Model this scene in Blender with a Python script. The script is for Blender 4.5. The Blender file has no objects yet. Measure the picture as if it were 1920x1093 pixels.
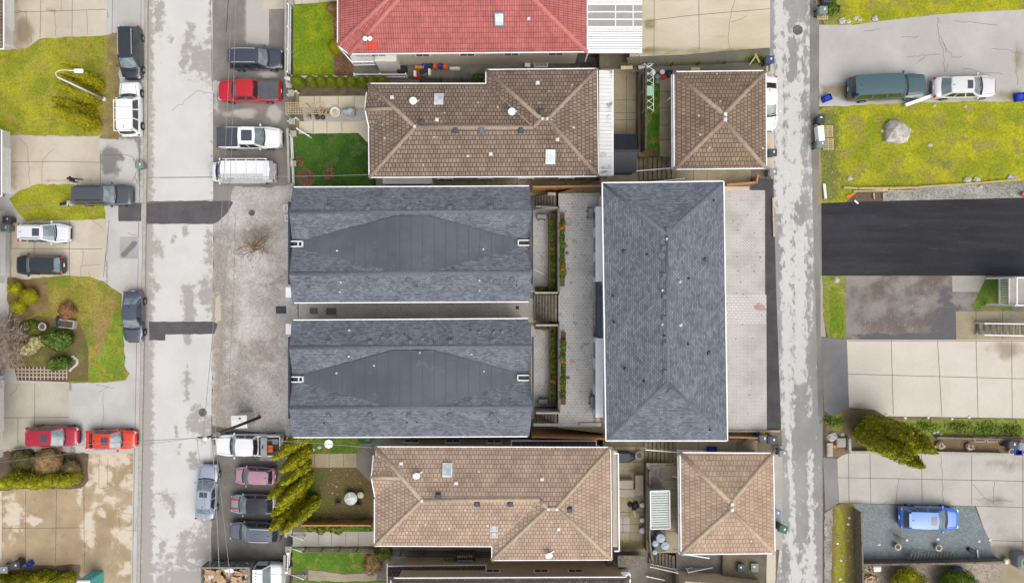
import bpy, bmesh, math, random
from mathutils import Vector, Matrix, noise as mnoise
from mathutils.geometry import intersect_ray_tri
random.seed(7)
R = random.Random(11)
scene = bpy.context.scene
COL = scene.collection
H = 64.0                       # camera height over the street, metres
PXM = 20.0                     # photograph pixels per metre on the street

# ------------------------------------------------------------------ helpers
def P(px, py, z=0.0):
    s = (1 - z / H) / PXM
    return Vector(((px - 960) * s, (546.5 - py) * s, z))
class Slope:                   # ground plane rising along x: z = z0 + k*(X-x0)
    def __init__(s, z0, k=0.0, x0=0.0): s.z0, s.k, s.x0 = z0, k, x0
    def pt(s, px, py, off=0.0):
        a = (px - 960) / PXM
        c = 1 - (s.z0 + off - s.k * s.x0) / H
        X = a * c / (1 + a * s.k / H)
        z = s.z0 + off + s.k * (X - s.x0)
        return Vector((X, (546.5 - py) / PXM * (1 - z / H), z))
def surf(z): return z if isinstance(z, Slope) else Slope(z)
def lin(v):
    v /= 255.0
    return v / 12.92 if v <= .04045 else ((v + .055) / 1.055) ** 2.4
KEXP = 1.45
def C(r, g, b, k=None):
    k = k or KEXP
    return (min(.86, lin(r) / k), min(.86, lin(g) / k), min(.86, lin(b) / k), 1)

class MB:
    """collects geometry for one mesh object"""
    def __init__(s): s.v = []; s.f = []; s.m = []; s.sm = []; s.uv = {}
    def add(s, vs, fs, mi=0, smooth=False):
        b = len(s.v); s.v += [Vector(v) for v in vs]
        for f in fs:
            s.f.append([b + i for i in f]); s.m.append(mi); s.sm.append(smooth)
        return b
    def box(s, c, d, rz=0, mi=0, taper=1.0, rx=0, ry=0):
        x, y, z = d[0] / 2, d[1] / 2, d[2] / 2
        vs = []
        M = Matrix.Rotation(rz, 3, 'Z') @ Matrix.Rotation(ry, 3, 'Y') @ Matrix.Rotation(rx, 3, 'X')
        for k, zz in ((taper if taper < 1 else 1, -z), (1 if taper <= 1 else 1 / taper, z)):
            for sx, sy in ((-1, -1), (1, -1), (1, 1), (-1, 1)):
                vs.append(M @ Vector((sx * x * k, sy * y * k, zz)) + Vector(c))
        return s.add(vs, [(3, 2, 1, 0), (4, 5, 6, 7), (0, 1, 5, 4), (1, 2, 6, 5), (2, 3, 7, 6), (3, 0, 4, 7)], mi)
    def bbox(s, c, d, b=.03, rz=0, mi=0):
        """box with chamfered vertical and top edges"""
        x, y, z = d[0] / 2, d[1] / 2, d[2] / 2
        M = Matrix.Rotation(rz, 3, 'Z'); c = Vector(c); vs = []
        def ring(ix, zz):
            o = []
            for sx, sy in ((-1, -1), (1, -1), (1, 1), (-1, 1)):
                a = Vector((sx * (x - ix), sy * (y - ix - b), zz)); e = Vector((sx * (x - ix - b), sy * (y - ix), zz))
                o += [a, e] if sx * sy > 0 else [e, a]
            return [M @ q + c for q in o]
        vs = ring(0, -z) + ring(0, z - b) + ring(b * .8, z)
        fs = [tuple(range(7, -1, -1)), tuple(range(16, 24))]
        for r in (0, 8):
            for i in range(8): fs.append((r + i, r + (i + 1) % 8, r + 8 + (i + 1) % 8, r + 8 + i))
        s.add(vs, fs, mi)
    def prism(s, poly, z0, z1, mi=0):
        n = len(poly)
        a = sum(poly[i][0] * poly[(i + 1) % n][1] - poly[(i + 1) % n][0] * poly[i][1] for i in range(n))
        if a < 0: poly = poly[::-1]
        vs = [(p[0], p[1], z0) for p in poly] + [(p[0], p[1], z1) for p in poly]
        fs = [tuple(range(n - 1, -1, -1)), tuple(range(n, 2 * n))]
        fs += [(i, (i + 1) % n, n + (i + 1) % n, n + i) for i in range(n)]
        s.add(vs, fs, mi)
    def cyl(s, p0, p1, r0, r1=None, n=10, mi=0, smooth=True, caps=True):
        p0, p1 = Vector(p0), Vector(p1); r1 = r0 if r1 is None else r1
        d = (p1 - p0)
        if d.length < 1e-6: return
        d.normalize()
        a = d.orthogonal().normalized(); b = d.cross(a)
        vs = []
        for p, r in ((p0, r0), (p1, r1)):
            for i in range(n):
                t = 2 * math.pi * i / n
                vs.append(p + (a * math.cos(t) + b * math.sin(t)) * r)
        st = s.add(vs, [(i, (i + 1) % n, n + (i + 1) % n, n + i) for i in range(n)], mi, smooth)
        if caps:
            s.f.append([st + i for i in range(n - 1, -1, -1)]); s.m.append(mi); s.sm.append(False)
            s.f.append([st + n + i for i in range(n)]); s.m.append(mi); s.sm.append(False)
    def lathe(s, c, prof, n=16, mi=0, smooth=True, sy=1.0):
        c = Vector(c); vs = []
        for r, z in prof:
            for i in range(n):
                t = 2 * math.pi * i / n
                vs.append(c + Vector((r * math.cos(t), sy * r * math.sin(t), z)))
        fs = []
        for k in range(len(prof) - 1):
            for i in range(n):
                fs.append((k * n + i, k * n + (i + 1) % n, (k + 1) * n + (i + 1) % n, (k + 1) * n + i))
        fs.append(tuple(range(n - 1, -1, -1))); m = (len(prof) - 1) * n
        fs.append(tuple(m + i for i in range(n)))
        s.add(vs, fs, mi, smooth)
    def tube(s, pts, r, n=6, mi=0):
        for a, b in zip(pts, pts[1:]): s.cyl(a, b, r, r, n, mi, True, False)
    def bar(s, p0, p1, w, h, mi=0, up=(0, 0, 1)):
        """rectangular bar between two points, w across, h along up (top centred on the line)"""
        p0, p1 = Vector(p0), Vector(p1); d = (p1 - p0)
        if d.length < 1e-6: return
        d.normalize()
        side = d.cross(Vector(up)); side = side.normalized() if side.length > 1e-5 else Vector((1, 0, 0))
        u = side.cross(d)
        vs = [p + side * a * w / 2 + u * b * h / 2 for p in (p0, p1) for a, b in ((-1, -1), (1, -1), (1, 1), (-1, 1))]
        s.add(vs, [(3, 2, 1, 0), (4, 5, 6, 7), (0, 1, 5, 4), (1, 2, 6, 5), (2, 3, 7, 6), (3, 0, 4, 7)], mi)
    def cap(s, p0, p1, w, h, mi=0):
        """rounded ridge cap strip between two points"""
        p0, p1 = Vector(p0), Vector(p1); d = (p1 - p0).normalized()
        side = d.cross(Vector((0, 0, 1))).normalized(); u = side.cross(d)
        prof = [(-.5, -.6), (-.36, .55), (-.13, .95), (.13, .95), (.36, .55), (.5, -.6)]
        vs = [p + side * a * w + u * b * h for p in (p0, p1) for a, b in prof]
        n = len(prof)
        fs = [(i, i + 1, n + i + 1, n + i) for i in range(n - 1)] + [tuple(range(n - 1, -1, -1)), tuple(range(n, 2 * n))]
        s.add(vs, fs, mi, True)
    def ellipsoid(s, c, r, n=12, m=8, mi=0, jit=0.0, smooth=True, sd=0):
        c = Vector(c); vs = []; fs = []
        for j in range(m + 1):
            ph = math.pi * j / m
            for i in range(n):
                t = 2 * math.pi * i / n
                d = Vector((math.sin(ph) * math.cos(t), math.sin(ph) * math.sin(t), math.cos(ph)))
                k = 1 + jit * mnoise.noise(d * 1.7 + Vector((sd * 7.3, 0, 0)))
                vs.append(c + Vector((d.x * r[0], d.y * r[1], d.z * r[2])) * k)
        for j in range(m):
            for i in range(n):
                fs.append((j * n + i, (j + 1) * n + i, (j + 1) * n + (i + 1) % n, j * n + (i + 1) % n))
        s.add(vs, fs, mi, smooth)
    def leaf(s, p, nrm, size, mi=0, el=1.0):
        q = Vector((R.gauss(0, 1), R.gauss(0, 1), R.gauss(0, 1)))
        nn = (nrm + q * .55).normalized()
        a = nn.orthogonal().normalized(); b = nn.cross(a)
        t = R.random() * 6.283
        a, b = a * math.cos(t) + b * math.sin(t), b * math.cos(t) - a * math.sin(t)
        k = size * R.uniform(.6, 1.3)
        s.add([p - a * k * .5, p + b * k * .28 * el, p + a * k * .5, p - b * k * .28 * el], [(0, 1, 2, 3)], mi)
    def build(s, name, mats, parent=None, off=None):
        me = bpy.data.meshes.new(name)
        o_ = Vector(off) if off is not None else Vector((0, 0, 0))
        if off is None and parent is not None:
            r = parent
            while r.parent: r = r.parent
            if r.get('_w'): o_ = r.location
        me.from_pydata([v - o_ for v in s.v], [], s.f)
        mats = mats if isinstance(mats, (list, tuple)) else [mats]
        for m in mats: me.materials.append(m)
        me.polygons.foreach_set('material_index', s.m)
        me.polygons.foreach_set('use_smooth', s.sm)
        me.update()
        o = bpy.data.objects.new(name, me); COL.objects.link(o)
        if parent is not None: o.parent = parent
        return o

def tag(o, label=None, cat=None, group=None, kind=None):
    if label: o['label'] = label
    if cat: o['category'] = cat
    if group: o['group'] = group
    if kind: o['kind'] = kind
    return o
def thing(name, label, cat, loc=(0, 0, 0), rz=0, group=None, w=False):
    o = bpy.data.objects.new(name, None); COL.objects.link(o)
    o.empty_display_size = .3
    o.location = loc; o.rotation_euler = (0, 0, rz)
    if w: o['_w'] = 1            # parts of this thing are given in world coordinates
    return tag(o, label, cat, group)
def copy_tree(o, parent=None):
    c = o.copy(); COL.objects.link(c)
    if parent is not None: c.parent = parent
    for ch in list(o.children): copy_tree(ch, c)
    return c

# ------------------------------------------------------------------ materials
class NT:
    def __init__(s, name):
        s.mat = bpy.data.materials.new(name); s.mat.use_nodes = True
        s.t = s.mat.node_tree; s.n = s.t.nodes; s.l = s.t.links
        s.b = s.n['Principled BSDF']
    def new(s, typ, **kw):
        n = s.n.new('ShaderNode' + typ)
        for k, v in kw.items():
            if k in n.inputs: n.inputs[k].default_value = v
            else: setattr(n, k, v)
        return n
    def link(s, a, b): s.l.new(a, b)
    def mix(s, fac, a, b, mode='MIX'):
        m = s.n.new('ShaderNodeMix'); m.data_type = 'RGBA'; m.blend_type = mode
        for sock, v in ((m.inputs[0], fac), (m.inputs[6], a), (m.inputs[7], b)):
            if hasattr(v, 'is_linked') or hasattr(v, 'node'): s.l.new(v, sock)
            else: sock.default_value = v
        return m.outputs[2]
    def math(s, op, a, b=0.0, clamp=False):
        m = s.n.new('ShaderNodeMath'); m.operation = op; m.use_clamp = clamp
        for sock, v in ((m.inputs[0], a), (m.inputs[1], b)):
            if hasattr(v, 'node'): s.l.new(v, sock)
            else: sock.default_value = v
        return m.outputs[0]
    def step(s, v, lo, hi):
        m = s.n.new('ShaderNodeMapRange'); m.interpolation_type = 'SMOOTHSTEP'
        s.l.new(v, m.inputs[0]); m.inputs[1].default_value = lo; m.inputs[2].default_value = hi
        return m.outputs[0]
    def coord(s, stretch=None, uv=False):
        tc = s.n.new('ShaderNodeTexCoord'); o = tc.outputs['UV' if uv else 'Object']
        if stretch:
            mp = s.n.new('ShaderNodeMapping'); mp.inputs['Scale'].default_value = stretch
            s.l.new(o, mp.inputs[0]); o = mp.outputs[0]
        return o
    def noise(s, co, sc, det=5, rough=.55):
        n = s.n.new('ShaderNodeTexNoise'); n.inputs['Scale'].default_value = sc
        n.inputs['Detail'].default_value = det; n.inputs['Roughness'].default_value = rough
        s.l.new(co, n.inputs['Vector']); return n.outputs[0]
    def bump(s, h, st, dist=.02):
        b = s.n.new('ShaderNodeBump'); b.inputs['Strength'].default_value = st
        b.inputs['Distance'].default_value = dist
        s.l.new(h, b.inputs['Height']); s.l.new(b.outputs[0], s.b.inputs['Normal'])
    def out(s, col, rough=.8, metal=0, spec=.4, coat=0):
        if hasattr(col, 'node'): s.l.new(col, s.b.inputs['Base Color'])
        else: s.b.inputs['Base Color'].default_value = col
        s.b.inputs['Roughness'].default_value = rough; s.b.inputs['Metallic'].default_value = metal
        s.b.inputs['Specular IOR Level'].default_value = spec; s.b.inputs['Coat Weight'].default_value = coat
        if coat: s.b.inputs['Coat Roughness'].default_value = .04
        return s.mat
MC = {}
def plain(name, c, rough=.5, metal=0, var=.12, sc=3, spec=.4, coat=0, bump=0):
    if name in MC: return MC[name]
    t = NT(name); co = t.coord(); f = t.noise(co, sc, 4)
    dk = tuple(x * (1 - var) for x in c[:3]) + (1,); lt = tuple(min(.9, x * (1 + var)) for x in c[:3]) + (1,)
    col = t.mix(t.step(f, .3, .7), dk, lt)
    if bump: t.bump(t.noise(co, 40, 3), bump)
    MC[name] = t.out(col, rough, metal, spec, coat); return MC[name]
def mottled(name, c1, c2, sc=.5, fine=.2, fsc=9, c3=None, amp=.7, edge=.1, sc3=.7, rough=.85, bump=.25, stretch=None,
            spots=None, spot_sc=1.0, spot_th=.66, grain=0):
    """mottled ground surface; c3 is laid where the mesh attribute 'wear' (stains and worn areas) is high"""
    t = NT(name); co = t.coord(stretch); co0 = t.coord()
    col = t.mix(t.step(t.noise(co, sc, 7, .6), .36, .64), c1, c2)
    if spots:
        col = t.mix(t.step(t.noise(co, spot_sc, 5, .6), spot_th, spot_th + .07), col, spots)
    if c3:
        at = t.new('Attribute'); at.attribute_name = 'wear'
        nz = t.noise(co, sc3, 8, .68)
        w = t.math('ADD', at.outputs['Fac'], t.math('MULTIPLY', t.math('SUBTRACT', nz, .5), amp * 2))
        col = t.mix(t.step(w, .5 - edge, .5 + edge), col, c3)
    fn = t.noise(co0, fsc, 4, .7)
    g = t.step(fn, .25, .75)
    dk = (1 - fine,) * 3 + (1,); lt = (1 + fine,) * 3 + (1,)
    col = t.mix(1.0, col, t.mix(g, dk, lt), 'MULTIPLY')
    if grain:
        vo = t.n.new('ShaderNodeTexVoronoi'); vo.inputs['Scale'].default_value = 9
        t.link(co0, vo.inputs['Vector'])
        sep = t.new('SeparateColor'); t.link(vo.outputs['Color'], sep.inputs[0])
        col = t.mix(1.0, col, t.mix(sep.outputs[0], (1 - grain,) * 3 + (1,), (1 + grain,) * 3 + (1,)), 'MULTIPLY')
    t.bump(fn, bump, .03)
    return t.out(col, rough)
def tile(name, c1, c2, mortar, bw=.36, rh=.36, ms=.03, moss=None, moss_th=.56, moss_sc=.22, speck=None, speck_r=.1, offset=.5, bump=.6, rough=.85,
         wear=0, squash=1.0):
    t = NT(name); uv = t.coord(uv=True)
    br = t.new('TexBrick'); t.link(uv, br.inputs['Vector'])
    br.inputs['Color1'].default_value = c1; br.inputs['Color2'].default_value = c2; br.inputs['Mortar'].default_value = mortar
    br.inputs['Scale'].default_value = 1; br.inputs['Mortar Size'].default_value = ms; br.inputs['Mortar Smooth'].default_value = .25
    br.inputs['Bias'].default_value = 0; br.inputs['Brick Width'].default_value = bw; br.inputs['Row Height'].default_value = rh
    br.offset = offset
    col = br.outputs['Color']; co = t.coord()
    f = t.step(t.noise(co, .9, 6, .6), .3, .7)
    col = t.mix(1.0, col, t.mix(f, (.84, .84, .84, 1), (1.14, 1.14, 1.14, 1)), 'MULTIPLY')
    if wear:
        f = t.step(t.noise(t.coord((.35, 2, 1), uv=True), 1.0, 5, .6), .3, .72)
        col = t.mix(1.0, col, t.mix(f, (1 - wear,) * 3 + (1,), (1 + wear,) * 3 + (1,)), 'MULTIPLY')
    if moss:
        m = t.step(t.math('ADD', t.noise(co, moss_sc, 3), t.math('MULTIPLY', t.math('SUBTRACT', t.noise(co, 3.2, 5, .7), .5), .45)), moss_th, moss_th + .16)
        col = t.mix(t.math('MULTIPLY', m, .75), col, moss)
    if speck:
        vo = t.n.new('ShaderNodeTexVoronoi'); vo.inputs['Scale'].default_value = 1.15; t.link(co, vo.inputs['Vector'])
        sep = t.new('SeparateColor'); t.link(vo.outputs['Color'], sep.inputs[0])
        d = t.math('LESS_THAN', vo.outputs['Distance'], t.math('MULTIPLY', sep.outputs[0], speck_r))
        col = t.mix(d, col, speck)
    fn = t.noise(co, 14, 3, .6)
    col = t.mix(1.0, col, t.mix(fn, (.85, .85, .85, 1), (1.15, 1.15, 1.15, 1)), 'MULTIPLY')
    h = t.math('ADD', t.math('MULTIPLY', br.outputs['Fac'], -1.0), t.math('MULTIPLY', fn, .3))
    t.bump(h, bump, .03)
    return t.out(col, rough)
def leafmat(name, dark, light, sc=1.3, rough=.65):
    t = NT(name); co = t.coord()
    g = t.new('NewGeometry')
    f = t.math('ADD', t.math('MULTIPLY', t.step(t.noise(co, sc, 4), .3, .7), .6), t.math('MULTIPLY', g.outputs['Random Per Island'], .45), True)
    return t.out(t.mix(f, dark, light), rough, spec=.25)
def paint(name, c, metal=0.0, rough=.28):
    key = 'paint ' + name
    if key in MC: return MC[key]
    t = NT(key); co = t.coord()
    f = t.noise(co, 1.1, 4)                                  # road film and dust
    d = tuple(x * .93 + .008 for x in c[:3]) + (1,)
    MC[key] = t.out(t.mix(f, c, d), rough, metal, .5, .7)
    return MC[key]
def glassmat(name, c, rough=.06, spec=.8):
    t = NT(name); co = t.coord(); f = t.noise(co, 1.6, 3)
    lt = tuple(min(.9, x * 1.5 + .01) for x in c[:3]) + (1,)
    return t.out(t.mix(t.step(f, .35, .65), c, lt), rough, 0, spec)

M = {}
M['street'] = mottled('street_concrete', C(218, 217, 213), C(226, 225, 222), .35, .05, 12, C(181, 176, 169), 1.2, .2, 1.6, bump=.1)
M['shoulder'] = mottled('worn_asphalt', C(132, 128, 121), C(150, 146, 139), .4, .1, 10, C(199, 194, 187), .55, .15, .6)
M['shoulder_dark'] = mottled('damp_asphalt', C(112, 108, 102), C(133, 129, 122), .4, .12, 10, C(205, 201, 195), .5, .12, .6)
M['trench'] = mottled('trench_asphalt', C(92, 89, 92), C(104, 100, 102), .8, .1, 10)
M['black_asphalt'] = mottled('fresh_asphalt', C(38, 39, 46), C(54, 55, 61), .5, .3, 12, bump=.5, stretch=(.25, 2.2, 1), spots=C(62, 62, 66), spot_sc=1.6, spot_th=.62)
M['lane_asphalt'] = mottled('new_lane_asphalt', C(70, 68, 72), C(84, 82, 85), .6, .12, 10)
M['gravel_pad'] = mottled('packed_gravel', C(184, 178, 171), C(214, 211, 207), .35, .15, 12, C(172, 162, 150), .9, .3, 1.2, bump=.6, grain=.16)
M['gravel'] = mottled('grey_gravel', C(150, 148, 140), C(176, 172, 162), .6, .2, 12, bump=.8, grain=.3)
M['gravel_blue'] = mottled('blue_grey_gravel', C(128, 140, 142), C(142, 153, 154), .5, .14, 14, bump=.7, grain=.18)
M['conc_beige'] = mottled('beige_concrete', C(205, 194, 174), C(219, 209, 191), .3, .06, 8, C(168, 152, 126), .55, .2, .5, bump=.12)
M['conc_top'] = mottled('warm_concrete', C(214, 201, 174), C(224, 214, 190), .3, .06, 8, C(150, 138, 92), .5, .25, .6, bump=.12, stretch=(.6, 1.4, 1))
M['conc_grey'] = mottled('grey_concrete', C(198, 196, 191), C(210, 208, 204), .35, .06, 8, C(140, 137, 132), .55, .14, .6, bump=.12)
M['conc_brown'] = mottled('mud_stained_concrete', C(172, 149, 117), C(193, 172, 140), .35, .07, 8, C(224, 211, 190), 1.2, .22, .9, bump=.12)
M['conc_mid'] = mottled('weathered_concrete', C(178, 173, 163), C(193, 189, 180), .4, .08, 8, C(142, 134, 120), .6, .2, .5)
M['conc_moss'] = mottled('mossy_concrete', C(166, 153, 124), C(180, 168, 140), .6, .12, 8, C(116, 108, 74), .6, .25, .8)
M['conc_damp'] = mottled('damp_concrete', C(118, 114, 107), C(140, 136, 127), .5, .12, 8, C(72, 68, 62), .7, .25, .6)
M['old_asphalt'] = mottled('patched_asphalt', C(118, 107, 98), C(154, 148, 142), .6, .14, 9, C(104, 103, 106), .9, .12, .5)
M['lane'] = mottled('worn_lane', C(152, 151, 150), C(170, 169, 167), .4, .1, 12, C(217, 215, 211), 1.6, .2, 2.6, stretch=(1, .5, 1))
M['lot_drive'] = mottled('pale_worn_asphalt', C(194, 190, 184), C(207, 204, 199), .25, .05, 10, C(158, 146, 116), .5, .25, .5)
M['soil'] = mottled('bare_soil', C(96, 82, 66), C(122, 104, 82), .9, .25, 9, bump=.7)
M['mulch'] = mottled('bark_mulch', C(120, 84, 62), C(146, 108, 82), 1.2, .3, 9, bump=.8, grain=.3)
M['dirt'] = mottled('verge_dirt', C(140, 124, 78), C(168, 152, 96), .8, .2, 9, bump=.5)
M['terrace'] = mottled('terrace_earth', C(110, 100, 84), C(130, 120, 100), .6, .2, 8)
M['joint'] = plain('slab_joint', C(118, 106, 88), .9)
M['crack'] = plain('crack_dark', C(130, 123, 114), .9)
def grass(name, a, b, c, d=None, **k):
    return mottled(name, tuple(x * .86 for x in a[:3]) + (1,), b, .45, .34, 6, c3=d, amp=.9, edge=.3, sc3=.9, bump=.9, spots=c, spot_sc=.8, spot_th=.53, rough=.95, **k)
M['grass_yellow'] = grass('winter_lawn', C(150, 158, 38), C(174, 174, 40), C(172, 158, 64), C(164, 148, 82))
M['grass_bright'] = grass('bright_lawn', C(124, 152, 14), C(150, 164, 18), C(112, 146, 30))
M['grass_dark'] = grass('dark_lawn', C(54, 98, 26), C(72, 112, 30), C(86, 108, 44))
M['grass_mid'] = grass('rough_lawn', C(88, 122, 34), C(110, 136, 44), C(128, 128, 60), C(150, 130, 66))
M['grass_lot'] = grass('lot_lawn', C(154, 164, 28), C(184, 180, 30), C(160, 152, 66), C(124, 130, 60))
M['grass_brown'] = grass('patchy_lawn', C(128, 108, 72), C(112, 100, 62), C(104, 104, 52), C(96, 112, 44))
M['grass_verge'] = grass('verge_grass', C(150, 158, 66), C(126, 142, 50), C(160, 146, 96))
# roofs
M['tile_n'] = tile('brown_tile', C(160, 141, 125), C(140, 121, 106), C(78, 64, 51), .305, .37, .03, C(86, 69, 51), .54, .14, C(230, 224, 214), .12)
M['tile_gn'] = tile('brown_garage_tile', C(162, 140, 119), C(142, 120, 102), C(88, 73, 57), .305, .37, .03, C(118, 102, 56), .58, .3, C(230, 224, 214), .14)
M['tile_s'] = tile('tan_tile', C(200, 174, 152), C(182, 157, 137), C(140, 119, 101), .305, .37, .03, C(148, 124, 104), .6, .2, C(234, 226, 214), .12)
M['tile_gs'] = tile('tan_garage_tile', C(202, 174, 150), C(184, 158, 136), C(150, 128, 106), .3, .42, .026, C(190, 162, 96), .66, .3, C(234, 226, 214), .08)
M['tile_red'] = tile('red_tile', C(204, 120, 114), C(192, 108, 104), C(146, 76, 74), .20, .42, .022, C(184, 92, 86), .7, .3, C(226, 170, 160), .04, offset=0)
M['tile_dark'] = tile('dark_tile', C(118, 104, 98), C(98, 86, 82), C(62, 54, 52), .34, .36, .034, C(130, 120, 112), .6, .3, C(200, 190, 184), .06)
M['shingle'] = tile('grey_shingle', C(140, 146, 157), C(106, 112, 123), C(82, 88, 99), .30, .15, .016, None, speck=None, bump=.5, wear=.03)
M['membrane'] = mottled('roof_membrane', C(82, 91, 101), C(94, 102, 112), .35, .06, 14, bump=.1, rough=.7, spots=C(100, 107, 115), spot_sc=.8, spot_th=.6)
M['ridge_brown'] = plain('ridge_tile_brown', C(172, 152, 133), .85, var=.15, sc=4, bump=.2)
M['ridge_tan'] = plain('ridge_tile_tan', C(200, 178, 153), .85, var=.14, sc=4, bump=.2)
M['ridge_red'] = plain('ridge_tile_red', C(212, 130, 120), .85, var=.1, sc=4, bump=.2)
M['ridge_dark'] = plain('ridge_tile_dark', C(132, 120, 112), .85, var=.15, sc=4, bump=.2)
# general
M['white'] = plain('white_paint', (.8, .8, .8, 1), .5, var=.04)
M['white_soft'] = plain('weathered_white', (.62, .62, .61, 1), .6, var=.14, sc=1.2)
M['cream'] = plain('cream_stucco', C(226, 216, 196), .9, var=.06, sc=.8, bump=.2)
M['beige_wall'] = plain('beige_stucco', C(218, 198, 168), .9, var=.06, sc=.8, bump=.2)
M['white_wall'] = plain('white_stucco', (.68, .66, .63, 1), .9, var=.06, sc=.8, bump=.2)
M['slate_wall'] = plain('slate_siding', C(92, 104, 118), .7, var=.08, sc=1)
M['charcoal'] = plain('charcoal_metal', C(58, 62, 72), .55, var=.1)
M['black'] = plain('black_plastic', (.02, .021, .024, 1), .55, var=.2)
M['rubber'] = plain('rubber', (.018, .018, .019, 1), .85)
M['grey_metal'] = plain('grey_metal', (.3, .31, .32, 1), .4, .5, var=.1)
M['light_metal'] = plain('light_metal', (.55, .57, .58, 1), .35, .4, var=.08)
M['vent'] = plain('vent_metal', C(122, 127, 140), .55, var=.1)
M['vent_dark'] = plain('vent_dark', C(84, 88, 98), .6, var=.1)
M['glass_dark'] = glassmat('dark_glass', (.018, .022, .026, 1))
M['glass_screen'] = glassmat('windscreen_glass', (.13, .165, .175, 1), .08)  # pale blue-grey base colour stands in for sky reflected in the glass
M['glass_pale'] = glassmat('skylight_glass', (.36, .40, .43, 1), .15, .5)
M['pane'] = glassmat('window_pane', (.05, .055, .06, 1), .05)
M['chrome'] = plain('chrome', (.6, .61, .62, 1), .2, .9, var=.03)
M['lamp_clear'] = plain('lamp_lens', (.5, .51, .52, 1), .12, .3, var=.1)
M['lamp_red'] = plain('red_lens', (.42, .02, .02, 1), .2, var=.1)
M['wood_fence'] = plain('cedar_board', C(196, 142, 88), .8, var=.2, sc=5, bump=.3)
M['wood_old'] = plain('weathered_board', C(134, 124, 110), .85, var=.25, sc=4, bump=.3)
M['wood_pale'] = plain('pale_lumber', C(206, 186, 142), .8, var=.15, sc=4, bump=.2)
M['wood_dark'] = plain('dark_timber', C(98, 84, 68), .85, var=.25, sc=4, bump=.3)
M['conc_post'] = plain('cast_concrete', C(188, 183, 172), .9, var=.1, sc=3, bump=.2)
M['stair'] = plain('stair_concrete', C(152, 136, 106), .9, var=.22, sc=2.5, bump=.3)
M['stair_grey'] = plain('grey_stair', C(132, 122, 104), .9, var=.2, sc=2.5, bump=.3)
M['stone'] = plain('field_stone', C(206, 202, 194), .9, var=.16, sc=2.5, bump=.5)
M['green_bin'] = plain('green_bin_plastic', C(134, 150, 140), .6, var=.08)
M['grey_bin'] = plain('grey_bin_plastic', C(150, 156, 156), .6, var=.08)
M['dark_bin'] = plain('dark_bin_plastic', C(72, 76, 84), .6, var=.1)
M['blue_box'] = plain('blue_plastic', C(30, 66, 190), .5, var=.1)
M['yellow'] = plain('yellow_plastic', C(236, 196, 40), .5)
M['orange'] = plain('orange_plastic', C(240, 110, 40), .5)
M['red_plastic'] = plain('red_plastic', C(222, 40, 36), .5)
M['teal'] = plain('teal_plastic', C(98, 206, 200), .5, var=.06)
M['tarp'] = plain('tarp_grey', C(190, 194, 200), .7, var=.1, sc=5)
M['cardboard'] = plain('cardboard', C(206, 168, 132), .85, var=.14, sc=2)
M['bark'] = plain('bark', C(110, 92, 72), .9, var=.2, sc=5, bump=.4)
M['twig'] = plain('bare_twig', C(208, 188, 172), .9, var=.2, sc=2)
M['twig_pink'] = plain('pinkish_twig', C(190, 160, 146), .9, var=.16, sc=2)
M['terracotta'] = plain('terracotta', C(150, 96, 70), .8)
M['cable'] = plain('cable_sheath', C(158, 158, 156), .6)
M['iron'] = plain('cast_iron', C(112, 108, 104), .7, var=.2, sc=8, bump=.4)
# plants
M['cedar'] = leafmat('cedar_foliage', C(104, 112, 8), C(190, 184, 24), 1.6)
M['cedar_bright'] = leafmat('golden_cedar_foliage', C(84, 98, 6), C(206, 198, 26), 1.6)
M['cedar_lawn'] = leafmat('olive_cedar_foliage', C(136, 138, 12), C(190, 180, 24), .9)
M['clipped'] = leafmat('clipped_hedge_foliage', C(96, 110, 12), C(132, 144, 26), 2)
M['globe'] = leafmat('globe_shrub_foliage', C(120, 128, 10), C(206, 196, 26), 2)
M['rhodo'] = leafmat('broad_leaf_foliage', C(40, 76, 24), C(126, 152, 60), 2.4)
M['flower'] = leafmat('cream_blossom', C(150, 150, 80), C(242, 228, 176), 3)
M['brownshrub'] = leafmat('dormant_shrub_twigs', C(122, 96, 62), C(190, 158, 110), 2)
M['wild'] = leafmat('wild_shrub_foliage', C(66, 84, 24), C(138, 148, 46), 2)
M['orange_leaf'] = leafmat('orange_leaf', C(150, 96, 20), C(222, 168, 50), 3)
M['green_leaf'] = leafmat('fresh_leaf', C(60, 88, 22), C(140, 164, 50), 3)

# ------------------------------------------------------------------ terrain levels (the hillside climbs from the street to the lane)
ZW = Slope(.12); ZS = Slope(0.0); ZB = Slope(1.3); ZC = Slope(3.5); Z1 = Slope(4.8); ZD = Slope(5.8)
ZE = Slope(5.8, .08, 26.3)                       # lots east of the lane
xa, xb = Z1.pt(1268, 330).x, ZD.pt(1440, 330).x
ZR = Slope(4.8, 1.0 / (xb - xa), xa); xc = Z1.pt(1205, 330).x; ZR2 = Slope(4.82, .98 / (xb - xc), xc)             # ramps from the garage slabs up to the lane

def blob_wear(px, py, blobs):
    w = 0.0
    for b in blobs:
        if b[0] == 'e':
            _, cx, cy, rx, ry, s = b
            d = math.hypot((px - cx) / rx, (py - cy) / ry); v = s * max(0, 1 - .5 * d)
        elif b[0] == 'r':
            _, x0, y0, x1, y1, soft, s = b
            dx = max(x0 - px, px - x1); dy = max(y0 - py, py - y1)
            sd = max(dx, dy) if max(dx, dy) < 0 else math.hypot(max(dx, 0), max(dy, 0))
            v = s * min(1, max(0, .5 - sd / (2 * soft)))
        else:                                    # 'l': line with width
            _, x0, y0, x1, y1, wd, s = b
            ax, ay = x1 - x0, y1 - y0; t = max(0, min(1, ((px - x0) * ax + (py - y0) * ay) / (ax * ax + ay * ay)))
            d = math.hypot(px - x0 - t * ax, py - y0 - t * ay) / wd; v = s * max(0, 1 - .5 * d)
        w = max(w, v)
    return w

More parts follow.
